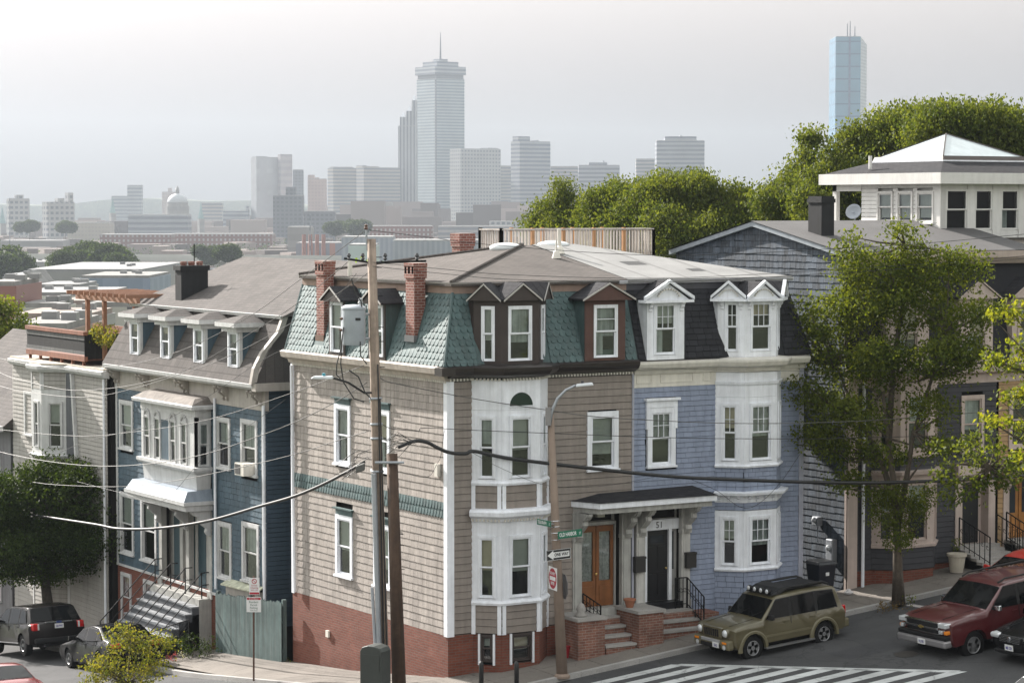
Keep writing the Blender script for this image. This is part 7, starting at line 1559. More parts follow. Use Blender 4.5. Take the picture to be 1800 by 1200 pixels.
MB().prism(fC, [(-.36, 0), (-.17, -.125), (-.17, -.075), (.345, -.075), (.345, .075), (-.17, .075), (-.17, .125)], 0, .003).build('arrow', SWHITE, sC); lettering('ONE WAY', fC, .09, 0, .125, BLACK, sC, .005, .001, sx=.78, bold=.004)
fE = Fr(at(971.5, 1016, depth=DLm-.14), (-.19, -.98, 0)); sE = sign('do_not_enter_sign', 'white DO NOT ENTER sign with red disc edge-on to the lamp post', fE, .62, .62, SWHITE)
MB().prism(fE, [(.28*math.cos(R(a)), .28*math.sin(R(a))) for a in range(0, 360, 12)], 0, .002).build('disc', SRED, sE); MB().box(fE, -.21, .21, -.055, .055, .002, .004).build('bar', SWHITE, sE)
lettering('DO NOT', fE, 0, .135, .115, SWHITE, sE, .004, .001, sx=.75, bold=.003); lettering('ENTER', fE, 0, -.135, .115, SWHITE, sE, .004, .001, sx=.75, bold=.003)
fS = Fr(at(991, 1030, depth=DLm+.10), (-.25, -1, 0)); sS = empty('sign_back', fS.O, 'dark grey back of an octagonal sign behind the lamp post', 'sign'); MB().prism(fS, [(.36*math.cos(R(a+22.5)), .36*math.sin(R(a+22.5))) for a in range(0, 360, 45)], -.01, 0).build('panel', gloss('dull sign back', (.16, .15, .15), .6), sS)
MB().tube([lpc(1030), fS.P(-.1, 0, -.02)], .015, 5).build('clamp', galv, sS)
# ---- parking sign post on the side street
sb = surf_at(446, 1196, hill); DS_ = (sb-CAM).dot(_f); sp_ = empty('parking_sign_post', sb, 'thin brown steel post holding two parking signs on the side pavement', 'sign'); rust = gloss('rusty post steel', (.10, .055, .04), .7, .3)
st_ = at(446, 1012, depth=DS_); MB().tube([sb, st_], .028, 6).build('post', rust, sp_)
fP = Fr(at(447, 1030, depth=DS_-.06), (_r*Vector((1, 1, 0))).normalized()); o = MB().box(fP, -.15, .15, -.24, .25, -.006, 0).build('upper_sign', SWHITE, sp_); bevel(o, .012)
lettering('Street', fP, 0, .03, .075, SRED, sp_, .002, .001, sx=.9); lettering('Cleaning', fP, 0, -.04, .075, SRED, sp_, .002, .001, sx=.85); lettering('8AM-12N', fP, 0, -.11, .05, SRED, sp_, .002, .001)
MB().rings([[fP.P((r_)*math.cos(R(a)), .15+(r_)*math.sin(R(a)), z_) for r_, z_ in ((.055, .001), (.075, .001), (.075, .004), (.055, .004))] for a in range(0, 361, 20)], True, False).build('no_parking_ring', SRED, sp_); MB().box(Fr(fP.P(0, .15, .002), fP.ex+Vector((0, 0, -1)), fP.ex+Vector((0, 0, 1))), -.06, .06, -.008, .008, 0, .002).build('no_parking_bar', SRED, sp_); MB().box(fP, -.14, .14, -.23, -.17, 0, .002).build('red_band', SRED, sp_)
fQ2 = Fr(at(446, 1062, depth=DS_-.06), (_r*Vector((1, 1, 0))).normalized()); o = MB().box(fQ2, -.21, .21, -.22, .22, -.006, 0).build('lower_sign', SWHITE, sp_); bevel(o, .012); MB().box(fQ2, -.20, .20, .14, .205, 0, .002).build('red_band', SRED, sp_)
lettering('South Boston', fQ2, 0, .17, .055, SWHITE, sp_, .003, .001, sx=.9)
for k, tx in enumerate(('Resident', 'Permit', 'Parking')): lettering(tx, fQ2, 0, .075-k*.085, .085, gloss('sign green ink', (.02, .10, .06), .5), sp_, .002, .001, sx=.9)
lettering('Tow Zone', fQ2, 0, -.17, .05, gloss('sign green ink', (.02, .10, .06), .5), sp_, .002, .001)
# ---- relay mailbox, bollards, bins, pots
g_ = surf_at(652, 1262, hill); mbx = empty('relay_mailbox', g_, 'dark green relay mailbox behind the utility pole', 'mailbox'); dg = gloss('olive drab mailbox paint', (.045, .050, .046), .5, .1)
dep_ = (g_-CAM).dot(_f); f = Fr(at(652, 1262, depth=dep_), (.55, -.84, 0)); zt_ = at(645, 1135, depth=dep_).z; z_ = f.O.z; f = Fr((f.O.x, f.O.y, 0), f.ex)
o = MB().prism(f, [(-.32, z_+.1), (.32, z_+.1), (.32, zt_-.12), (.26, zt_-.03), (.1, zt_+.02), (-.1, zt_+.02), (-.26, zt_-.03), (-.32, zt_-.12)], -.5, 0).build('body', dg, mbx); bevel(o, .03)
for a in (-.26, .26): MB().box(f, a-.04, a+.04, z_-.05, z_+.12, -.45, -.05).build('leg', dg, mbx)
MB().box(f, -.25, .25, zt_-.62, zt_-.2, 0, .012).build('door', dg, mbx)
for px_, lab in ((846, 'black round-topped bollard left of the bay'), (908, 'black round-topped bollard right of the bay')):
    b0 = surf_at(px_, 1225, road_z); h = .98; tag(MB().lathe(b0, [(.065, 0), (.065, h-.1), (.05, h-.03), (.0, h)], 12).build('bollard', gloss('black bollard', (.012, .012, .012), .5), smooth=True), lab, 'bollard', 'bollards at the corner')
rp_ = surf_at(1005, 1143, hill); rp_.y = min(rp_.y, -.42); tag(MB().lathe((3.12+.35, -.50, hill(3.4, -.5)), [(.15, 0), (.22, .30), (.25, .33), (.25, .37), (.20, .37), (.18, .28), (.0, .28)], 18).build('planter_pot', gloss('red plastic planter', (.30, .015, .025), .45), smooth=False), 'red plastic planter on the pavement beside the brick stoop', 'planter')
t_ = empty('terracotta_pot', (5.62, -.85, 1.45), 'terracotta pot on the middle stoop wall', 'pot'); MB().lathe((5.62, -.55, 1.45), [(.10, 0), (.16, .2), (.18, .2), (.18, .25), (.15, .25), (.0, .22)], 14).build('pot', paint('terracotta', (.28, .11, .06), .8), t_)
t_ = empty('stone_planter', (17.62, -.75, hill(17.6, -.75)), 'cream stone planter by the grey house steps', 'planter'); MB().lathe(t_.location, [(.20, 0), (.27, .48), (.31, .5), (.31, .58), (.26, .58), (.0, .5)], 18).build('pot', paint('cream stone', (.45, .41, .34), .8), t_)
me, v_l, k_ = leaves_mesh('leaves', blob_points([(17.62, -.75, hill(17.6, -.75)+.85, .15, .15, .25)], 400), .07, LEAF, 8, .06); fill_mesh(me, v_l, k_, t_.location, LEAF); o = bpy.data.objects.new('foliage', me); COL.objects.link(o); o.parent = t_
# wheelie bin in the alley
bn = at(1428, 1010, v=-.25); bz = hill(12.9, -.2); wb_ = empty('wheelie_bin', (12.85, -.1, bz), 'navy wheelie bin at the mouth of the alley', 'bin'); navyp = gloss('navy bin plastic', (.007, .009, .016), .45)
o = MB().loft([(12.6, -.35, bz+.06), (13.1, -.35, bz+.06), (13.1, .15, bz+.06), (12.6, .15, bz+.06)], [(12.52, -.42, bz+.98), (13.18, -.42, bz+.98), (13.18, .24, bz+.98), (12.52, .24, bz+.98)]).build('body', navyp, wb_); bevel(o, .03); o = MB().loft([(12.48, -.46, bz+.985), (13.22, -.46, bz+.985), (13.22, .28, bz+.985), (12.48, .28, bz+.985)], [(12.54, -.38, bz+1.07), (13.16, -.38, bz+1.07), (13.16, .22, bz+1.09), (12.54, .22, bz+1.09)]).build('lid', gloss('grey bin lid', (.02, .022, .027), .35), wb_); bevel(o, .02)
for y in (-.3, .1): MB().lathe((12.58, y, bz+.1), [(.1, -.03), (.1, .03)], 12, (1, 0, 0)).build('wheel', TYRE, wb_)
MB().box(Fr((12.85, -.40, bz+.7), (1, 0, 0)), -.06, .06, -.05, .05, 0, .01).build('round_badge', SWHITE, wb_)
# meters on the slate wall
for (x, y, w_, h, lab) in ((1440, 915, .30, .28, 'pale box lamp on the slate alley wall'), (1465, 968, .32, .75, 'grey electric meter on the slate alley wall')):
    p = at(x, y, u=13.9); t_ = empty('meter_box', (13.9, p.y, p.z-h/2), lab, 'meter'); o = MB().wbox(13.72, 13.92, p.y-w_/2, p.y+w_/2, p.z-h/2, p.z+h/2).build('case', galv, t_); bevel(o, .03); MB().lathe((13.72, p.y, p.z+h*.15), [(.09, 0), (.09, .05), (.05, .09), (.0, .1)], 12, (-1, 0, 0)).build('dial', HEADL, t_); MB().tube([(13.85, p.y, p.z-h/2), (13.85, p.y, p.z-h/2-.5)], .02, 6).build('conduit', galv, t_)
p = surf_at(1492, 1044, hill); m = MB()
for k in range(5): m.lathe((p.x+k*.06-.12, p.y+random.uniform(-.05, .05), p.z), [(.0, 0), (.07, .02), (.075, .08), (.03, .13), (.0, .14)], 7)
bg_ = empty('plastic_bag', p, 'crumpled white plastic bag on the sunlit pavement', 'litter'); m2_ = MB().lathe((p.x, p.y, p.z), [(.0, 0), (.12, .01), (.15, .06), (.08, .11), (.05, .16), (.0, .14)], 9); o = m2_.build('bag', paint('bag plastic', (.55, .53, .53), .6, .1), bg_)
# white porch-side meter board on the brown house side wall
MB().box(FL, -.55, -.38, 5.4, 5.75, .02, .12).build('junction_box', CREAM, hb)
# ---- overhead wires, each a thing
PL = Fr(onpole(.7)+Vector((0, 0, -20)), (0, -1, 0)); rgt = Vector((18.5, -3.8, 0)); PRr = Fr((onpole(.7).x, onpole(.7).y, 0), (rgt-Vector((onpole(.7).x, onpole(.7).y, 0))))
def smooth_path(pts, n=7):
    P = [np.array(p) for p in pts]; P = [2*P[0]-P[1]]+P+[2*P[-1]-P[-2]]; out = []
    for i in range(1, len(P)-2):
        for k in range(n):
            t = k/n; out.append(.5*((2*P[i])+(-P[i-1]+P[i+1])*t+(2*P[i-1]-5*P[i]+4*P[i+1]-P[i+2])*t*t+(-P[i-1]+3*P[i]-3*P[i+1]+P[i+2])*t**3))
    out.append(P[-2]); return [Vector(p) for p in out]
def wire(label, pts, fr, r_, mat, group, d=0.0):
    w3 = smooth_path([tuple(plane_at(x, y, fr)+fr.n*d) for x, y in pts])
    o = MB().tube(w3, r_*.8 if r_ < .03 else r_, 5 if r_ < .03 else 8).build('overhead_wire', mat, smooth=True); tag(o, label, 'wire', group); return o
LG, RG = 'wires down the side street', 'wires along the street front'
wire('topmost wire sweeping left from the pole tip', [(-60, 618), (0, 630), (80, 645), (147, 648), (250, 636), (340, 607), (440, 555), (520, 497), (644, 404)], PL, .011, greywire, LG)
wire('second wire down the side street under the topmost', [(-60, 625), (0, 655), (37, 668), (117, 685), (187, 683), (253, 672), (333, 647), (433, 590), (520, 535), (612, 460)], PL, .012, greywire, LG)
wire('third wire down the side street crossing the dormers', [(-60, 655), (0, 678), (43, 688), (117, 697), (173, 696), (233, 683), (300, 663), (400, 627), (520, 563), (647, 480)], PL, .012, greywire, LG)
wire('wire crossing the frieze of the navy house', [(-60, 748), (0, 755), (133, 766), (233, 759), (367, 737), (520, 688), (640, 642)], PL, .012, greywire, LG)
wire('twisted wire crossing the oriel of the navy house', [(-60, 776), (0, 794), (87, 811), (182, 819), (280, 813), (367, 796), (450, 768), (520, 741), (590, 706), (645, 672)], PL, .016, greywire, LG)
wire('wire below the oriel of the navy house', [(-60, 828), (52, 846), (105, 852), (210, 855), (297, 846), (378, 831), (507, 801), (590, 775), (648, 757)], PL, .013, greywire, LG)
wire('thick black cable dipping past the navy house doors', [(-60, 885), (60, 905), (165, 921), (210, 929), (280, 928), (367, 915), (455, 890), (520, 871), (580, 845), (640, 812)], PL, .045, blackrub, LG)
wire('thin drop wire from the pole to the beige house', [(110, 800), (180, 772), (290, 745), (380, 700), (470, 640), (560, 585), (650, 480)], PL, .008, blackrub, LG, .4)
wire('thin service wire to the oriel corner', [(150, 845), (230, 865), (300, 880), (377, 800), (450, 750), (520, 700)], PL, .007, blackrub, LG, .3)
wire('topmost wire running right from the pole tip over the roofs', [(646, 404), (760, 418), (860, 430), (1080, 446), (1250, 448), (1467, 437), (1632, 427), (1860, 406)], PRr, .010, blackrub, RG)
wire('upper of the paired wires crossing the slate gable', [(655, 461), (780, 473), (900, 483), (1150, 489), (1400, 478), (1720, 457), (1860, 443)], PRr, .009, blackrub, RG)
wire('lower of the paired wires crossing the slate gable', [(655, 468), (780, 481), (900, 491), (1150, 496), (1400, 484), (1600, 471), (1860, 449)], PRr, .009, blackrub, RG)
wire('thin wire grazing the eaves of the row house', [(668, 634), (900, 641), (1150, 647), (1400, 652), (1600, 650), (1860, 646)], PRr, .006, blackrub, RG)
wire('silvery wire crossing the upper bay windows', [(668, 664), (687, 672), (781, 691), (860, 705), (967, 721), (1047, 732), (1180, 740), (1320, 744), (1480, 741), (1640, 731), (1860, 712)], PRr, .014, greywire, RG)
wire('wire kinking away from the pole below the silvery one', [(671, 745), (689, 753), (735, 757), (748, 752), (860, 757), (1180, 769), (1400, 771), (1480, 770), (1660, 765), (1860, 757)], PRr, .012, blackrub, RG)
wire('fattest black cable sagging across the two front doors', [(700, 786), (728, 775), (750, 777), (768, 786), (790, 795), (818, 797), (835, 793), (900, 806), (1050, 824), (1180, 837), (1300, 843), (1480, 848), (1640, 845), (1860, 832)], PRr, .050, blackrub, RG)
wire('thin drop wire from the fat cable to the canopy', [(830, 795), (880, 822), (950, 850), (1010, 856), (1080, 851), (1150, 838)], PRr, .007, blackrub, RG)
wire('looped drop wire under the row house bay', [(1215, 842), (1260, 862), (1300, 890), (1330, 887), (1370, 850), (1408, 795)], PRr, .008, blackrub, RG)
wire('drop wire from the stub pole to the wall bracket', [(702, 828), (740, 838), (757, 834), (768, 815), (775, 800), (781, 755)], PRr, .008, blackrub, RG)
# ================================================================ city beyond: lowland roofs, mid-rises, towers in haze
SEA = -29.0
class Skew(Fr):
    '''plan frame whose depth runs along the building's other side'''
    def P(self, a, s, d=0.0): return self.O+self.ex*a+self.up*s-self.back*d
def bld(name, label, cat, x0, x1, ytop, D, fac, group=None, dep=None, roof=None, bits=(), corner=None):
    """upright building whose sunward corner stands at distance D between two sight lines; roof level from its skyline height"""
    a = at(x0, 362, depth=D); b = at(x1, 362, depth=D); zt = at((x0+x1)/2, ytop, depth=D).z
    ex = (b-a); ex.z = 0; W = ex.length; ex.normalize(); ny = Vector((-ex.y, ex.x, 0)); dp = dep or W*.7
    base = (a+b)/2; base.z = SEA-.5; t = empty(name, base, label, cat, group)
    f = Fr((a.x, a.y, 0), ex)
    if corner:   # two faces in view: the near corner stands on the sight line corner, the left face runs back from it
        c = at(corner, 362, depth=D); W2 = (x1-corner)/FPX*D/math.cos(R(35)); dp = (corner-x0)/FPX*D/math.cos(R(55)); th = -YAW+R(35)
        f = Skew((c.x, c.y, 0), (math.cos(th), math.sin(th), 0)); f.back = Vector((-math.sin(th), math.cos(th), 0)); W = W2
    w_ = MB().box(f, 0, W, SEA-.5, zt, -dp, 0); w_.build('facade', fac, t)
    rm = roof or MATS.get('flat city roof') or rough_ground('flat city roof', (.28, .28, .28), .1, .2, .9, .3)
    MB().box(f, .3, W-.3, zt, zt+.6, -dp+.3, -.3).build('roof', rm, t)
    for k in bits:      # (from, to, extra height, name): penthouses and plant rooms as fractions of the width
        MB().box(f, W*k[0], W*k[1], zt+.3, zt+k[2], -dp*.8, -dp*.15).build(k[3] if len(k) > 3 else 'plant_room', fac, t)
    return t, f, W, zt
def fm(n, wall, win, **k): return facade_mat(n, wall, win, **k)
GREY = fm('grey banded tower', (.22, .24, .27), (.09, .10, .13), fh=5.2, bay=0, frac=.5)
PALE = fm('pale gridded block', (.28, .28, .29), (.10, .11, .13), fh=5.0, bay=5)
TANB = fm('tan banded block', (.25, .235, .23), (.11, .12, .14), fh=4.6, bay=0)
DARK = fm('dark office block', (.10, .11, .13), (.05, .06, .08), fh=3.8, bay=4)
RIBS = fm('ribbed concrete tower', (.27, .28, .30), (.06, .07, .09), fh=400, bay=4.5, frac=1, vfrac=.45)
BRK = fm('brick mill', (.14, .065, .055), (.26, .26, .25), fh=3.6, bay=3.4, frac=.5, vfrac=.42)
GLS = fm('blue mirror glass', (.08, .20, .30), (.03, .09, .16), fh=15, bay=0, frac=.10, rough=.2)
PLN = fm('plain pale wall', (.21, .21, .21), (.185, .185, .185), fh=8, bay=0)
BLU = fm('blue grey shed wall', (.17, .21, .28), (.14, .18, .24), fh=7, bay=9)
SKY = 'downtown towers'
# tallest concrete tower with its crown and mast
t, f, W, zt = bld('office_tower', 'tallest square concrete tower with overhanging crown and thin mast', 'tower', 731, 816, 139, 3430, fm('concrete lattice tower', (.24, .28, .31), (.12, .15, .18), fh=4.2, bay=0, frac=.5), SKY, corner=766)
DP_ = 35/FPX*3430/math.cos(R(55))
MB().box(f, 1, W-1, zt, zt+6, -DP_+1, -1).build('recess', DARK, t); MB().box(f, -1.5, W+1.5, zt+6, zt+17, -DP_-1.5, 1.5).build('crown', GREY, t); MB().box(f, 6, W-6, zt+17, zt+24, -DP_+6, -6).build('plant_room', GREY, t)
MB().box(f, W*.35, W*.65, zt+24, zt+28, -DP_*.65, -DP_*.35).build('plant_room', GREY, t); c = f.P(W*.5, zt+28, -DP_*.5); MB().tube([c, c+Vector((0, 0, 20)), c+Vector((0, 0, 37))], [1.4, .9, .35], 6).build('mast', DARK, t)
MB().box(f, -.6, 1.2, SEA, zt, -1.2, .6).build('corner_rib', DARK, t)
# mirrored glass tower on the right
t, f, W, zt = bld('glass_tower', 'slim blue mirror glass tower rising over the trees', 'tower', 1467, 1511, 66, 3030, GLS, SKY, dep=60)
MB().add([f.P(W, SEA, 0), f.P(W+13, SEA, -40), f.P(W+13, zt-7, -40), f.P(W, zt, 0), f.P(W-20, zt, -60), f.P(W-20, SEA, -60)], [(0, 1, 2, 3)]).build('end_wall', fm('pale glass end', (.40, .42, .44), (.30, .32, .34), fh=4, bay=0), t)
MB().box(f, W*.52, W*.60, SEA, zt, 0, .8).build('notch', fm('notch glass', (.05, .10, .20), (.04, .08, .16), fh=8, bay=0), t)
for a, h in ((W*.55, 17), (W*.66, 20), (W*.85, 14)): c = f.P(a, zt, -20); MB().tube([c, c+Vector((0, 0, h))], [.9, .5], 5).build('mast', DARK, t)
# stepped brownstone-coloured tower with turret tops beside the tallest
t, f, W, zt = bld('ribbed_tower', 'ribbed tower with stepped turret tops left of the tallest tower', 'tower', 700, 732, 222, 3300, RIBS, SKY, dep=50)
for a0, a1, h in ((.1, .45, 12), (.45, .8, 20), (.75, 1.0, 34)): MB().box(f, W*a0, W*a1, zt, zt+h, -40, -2).build('turret', RIBS, t); MB().loft([f.P(W*a0+1, zt+h, -3), f.P(W*a1-1, zt+h, -3), f.P(W*a1-1, zt+h, -38), f.P(W*a0+1, zt+h, -38)], [f.P(W*(a0+a1)/2-.5, zt+h+7, -19), f.P(W*(a0+a1)/2+.5, zt+h+7, -19), f.P(W*(a0+a1)/2+.5, zt+h+7, -20), f.P(W*(a0+a1)/2-.5, zt+h+7, -20)]).build('turret_roof', GREY, t)
far = [
 ('hotel_block', 'pale gridded hotel block right of the tallest tower', 'building', 790, 880, 262, 3350, PALE, ((.7, .98, 2),)),
 ('office_block', 'narrow scaffolded block between hotel and grey slab', 'building', 878, 898, 292, 3500, TANB, ()),
 ('office_slab', 'broad grey banded slab with raised left shoulder', 'building', 898, 968, 249, 3150, GREY, ((0, .38, 6.5), (.6, .66, 2))),
 ('office_block', 'low banded block right of the grey slab', 'building', 968, 1018, 293, 3250, TANB, ()),
 ('office_block', 'flat banded block before the pointed tree', 'building', 1017, 1089, 291, 3100, GREY, ((.25, .7, 4), (.6, .63, 6))),
 ('office_block', 'dim block left of the round-topped tower', 'building', 1118, 1156, 281, 3200, TANB, ((.0, .9, 1.5),)),
 ('round_tower', 'wide banded tower with drum top over the ash trees', 'tower', 1154, 1238, 248, 3000, GREY, ((.18, .84, 5.5), (.5, .53, 7))),
 ('apartment_block', 'pale wide twin apartment block left of the ribbed tower', 'building', 575, 625, 296, 3200, TANB, ((.05, .9, 2),)),
 ('apartment_block', 'broad apartment slab touching the ribbed tower', 'building', 622, 702, 295, 3250, TANB, ((.0, .12, 3), (.1, .45, 2))),
 ('hospital_block', 'large blank grey block with few lit windows', 'building', 440, 490, 277, 3000, fm('blank grey hospital', (.30, .31, .34), (.33, .34, .37), fh=26, bay=18, frac=.2, vfrac=.5), ((.02, .5, 1.5),)),
 ('office_slab', 'taller right half of the blank grey block', 'building', 488, 513, 272, 3010, fm('mauve slab', (.33, .31, .33), (.28, .27, .3), fh=8, bay=0), ()),
 ('dark_tower', 'narrow dark tower right of the blank grey block', 'tower', 515, 533, 299, 3100, DARK, ()),
 ('brick_tower', 'small tan tower between dark tower and apartments', 'tower', 541, 573, 315, 3000, fm('tan brick tower', (.36, .27, .25), (.3, .23, .22), fh=4, bay=4), ((.0, .35, 5), (.35, .6, 2))),
 ('dark_office', 'dark stepped office in front of the blank grey block', 'building', 480, 532, 344, 2300, DARK, ((.42, .75, 8),)),
 ('dark_office', 'low dark hall right of the dark stepped office', 'building', 534, 588, 372, 2200, DARK, ()),
 ('church_block', 'pale stone church front before the tan blocks', 'building', 640, 690, 357, 2700, PLN, ((.3, .7, 2),)),
 ('low_block', 'pale low block below the grey slab', 'building', 960, 1035, 345, 2500, PLN, ((.55, .8, 3),)),
 ('slab_block', 'grey apartment slab at the far left', 'building', 9, 48, 350, 2400, PALE, ((.36, .72, 4),)),
 ('slab_block', 'wide grey apartment slab second from the far left', 'building', 71, 126, 356, 2300, PALE, ((.42, .66, 4), (.8, .98, 9))),
 ('office_block', 'tall grey block in the left distance over the spire', 'building', 224, 249, 326, 3600, GREY, ()),
 ('office_block', 'low grey block left of the domed church', 'building', 196, 226, 345, 3700, GREY, ()),
 ('office_block', 'pinkish block behind the dome', 'building', 285, 310, 338, 3500, fm('pinkish block', (.36, .30, .30), (.3, .25, .26), fh=4, bay=4), ((.4, .65, 6),)),
 ('office_block', 'grey block above the second spire', 'building', 355, 390, 357, 3300, TANB, ()),
 ('office_block', 'low wide block beside the blank grey block', 'building', 392, 436, 371, 3000, GREY, ((.9, 1, 6),)),
]
for (n_, lab, cat, x0, x1, y, D, fc, bits) in far: bld(n_, lab, cat, x0, x1, y, D, fc, SKY if cat == 'tower' else 'downtown blocks', bits=bits, corner=x0+(x1-x0)*.22 if n_ in ('office_slab', 'hotel_block', 'apartment_block', 'hospital_block', 'slab_block') else None)
# dome church
p = at(312, 362, depth=2600); t = empty('domed_church', (p.x, p.y, SEA), 'grey domed church in the left distance', 'church')
zt = at(312, 357, depth=2600).z; r = 10.5; MB().lathe((p.x, p.y, SEA), [(r*1.15, 0), (r*1.15, zt-SEA-3), (r*1.05, zt-SEA-3), (r*1.05, zt-SEA)], 20).build('drum', PLN, t, smooth=False)
MB().lathe((p.x, p.y, zt), [(r*1.03*math.cos(R(a)), r*.95*math.sin(R(a))) for a in range(0, 86, 8)], 20).build('dome', fm('lead dome', (.34, .36, .38), (.3, .32, .34), fh=6, bay=0), t, smooth=True)
MB().lathe((p.x, p.y, zt+r*.93), [(2, 0), (2, 4), (2.4, 4), (.3, 8)], 10).build('lantern', PLN, t)
for px_, yt, D, lab in ((198, 346, 2800, 'thin church spire left of the domed church'), (353, 355, 2700, 'thin church spire right of the domed church'), (4, 362, 2600, 'short church spire at the left edge')):
    p = at(px_, 362, depth=D); zz = at(px_, yt, depth=D).z; t = empty('church_spire', (p.x, p.y, SEA), lab, 'spire', 'church spires')
    MB().wbox(p.x-3, p.x+3, p.y-3, p.y+3, SEA, zz-18).build('tower', PLN, t); MB().lathe((p.x, p.y, zz-18), [(3.6, 0), (1.6, 9), (.15, 18)], 8).build('spire', fm('copper green spire', (.16, .26, .26), (.15, .24, .25), fh=6, bay=0), t)
# mid distance: mills, viaduct, sheds
mid = [
 ('brick_mill', 'long red brick mill with pale windows below the dome', 'mill', 175, 300, 413, 1900, BRK), ('brick_mill', 'second red brick mill right of the first', 'mill', 300, 478, 412, 1950, BRK),
 ('brick_block', 'tan brick block left of the mills', 'building', 118, 192, 392, 2200, fm('tan brick block', (.30, .27, .24), (.26, .24, .22), fh=3.4, bay=3)), ('flat_block', 'flat grey block between slab blocks and mills', 'building', 225, 330, 378, 2400, GREY),
 ('brick_block', 'pale block before the mills at the left', 'building', 0, 110, 424, 1800, PLN), ('boiler_house', 'pinkish boiler house with a row of thin stacks', 'building', 505, 545, 400, 1500, PLN),
 ('brick_hall', 'dark hall with four brick piers right of the boiler house', 'building', 520, 600, 428, 1450, fm('brick piers', (.30, .16, .13), (.16, .18, .22), fh=60, bay=13, frac=1, vfrac=.75)),
 ('rail_shed', 'long grey rail shed behind the utility pole', 'building', 600, 690, 418, 1100, fm('ribbed shed', (.25, .27, .31), (.21, .23, .27), fh=300, bay=2.2, frac=1, vfrac=.5)), ('rail_shed', 'long ribbed shed right of the utility pole', 'building', 690, 850, 424, 1050, fm('ribbed shed', (.25, .27, .31), (.21, .23, .27), fh=300, bay=2.2, frac=1, vfrac=.5)),
 ('warehouse', 'pale green warehouse beside the pole top', 'building', 612, 660, 432, 950, fm('pale green wall', (.36, .42, .42), (.34, .40, .40), fh=6, bay=0)), ('low_block', 'low brick block right of the mills', 'building', 650, 760, 398, 2000, BRK), ('low_block', 'low grey block under the pale hotel', 'building', 770, 900, 398, 2300, TANB), ('low_block', 'hazy low block right of the roof chimney', 'building', 860, 960, 390, 2400, PALE),
]
for (n_, lab, cat, x0, x1, y, D, fc) in mid: bld(n_, lab, cat, x0, x1, y, D, fc, 'mid-distance blocks', dep=28)
for k in range(4):
    p = at(534+k*11.5, 362, depth=1440); zz = at(534, 412, depth=1440).z; o = MB().lathe((p.x, p.y, zz-16), [(1.3, 0), (1.1, 16)], 10).build('brick_stack', MATS['chimney brick']); tag(o, 'thin brick stack, %s from the left in the row of four' % ('first', 'second', 'third', 'last')[k], 'chimney', 'brick stacks')
for (px_, y0, y1, D, lab) in ((545, 470, 375, 1300, 'hair-thin mast right of the dark stepped office'), (17, 450, 348, 1500, 'thin lamp mast above the left rail yard')):
    p = at(px_, y0, depth=D); q = at(px_, y1, depth=D); tag(MB().tube([(p.x, p.y, SEA), q], [.35, .2], 5).build('mast', GREY), lab, 'mast')
# elevated expressway
v_ = empty('expressway_viaduct', at(300, 470, depth=1300), 'long pale concrete expressway viaduct crossing the lowland', 'viaduct')
a, b = at(-150, 452, depth=1320), at(640, 462, depth=1250); f = Fr((a.x, a.y, 0), (b-a)*Vector((1, 1, 0))); L = ((b-a)*Vector((1, 1, 0))).length
conc = fm('viaduct concrete', (.42, .41, .40), (.38, .37, .36), fh=9, bay=0)
MB().box(f, 0, L, -15.5, -13.2, -16, 0).build('deck', conc, v_); MB().box(f, 0, L, -13.2, -12.0, -.4, 0).build('parapet', conc, v_)
for k in range(14): MB().box(f, L*(k+.5)/14-1.2, L*(k+.5)/14+1.2, SEA, -15.5, -12, -3).build('pier', conc, v_)
a, b = at(-150, 470, depth=1200), at(560, 474, depth=1180); v2 = empty('rail_bridge', at(330, 475, depth=1190), 'dark steel rail bridge below the viaduct', 'bridge'); f = Fr((a.x, a.y, 0), (b-a)*Vector((1, 1, 0))); L = ((b-a)*Vector((1, 1, 0))).length
MB().box(f, 0, L, -18.5, -16.8, -8, 0).build('girder', DARK, v2)
for k in range(16): MB().box(f, L*(k+.5)/16-.8, L*(k+.5)/16+.8, SEA, -18.5, -7, -1).build('pier', conc, v2)
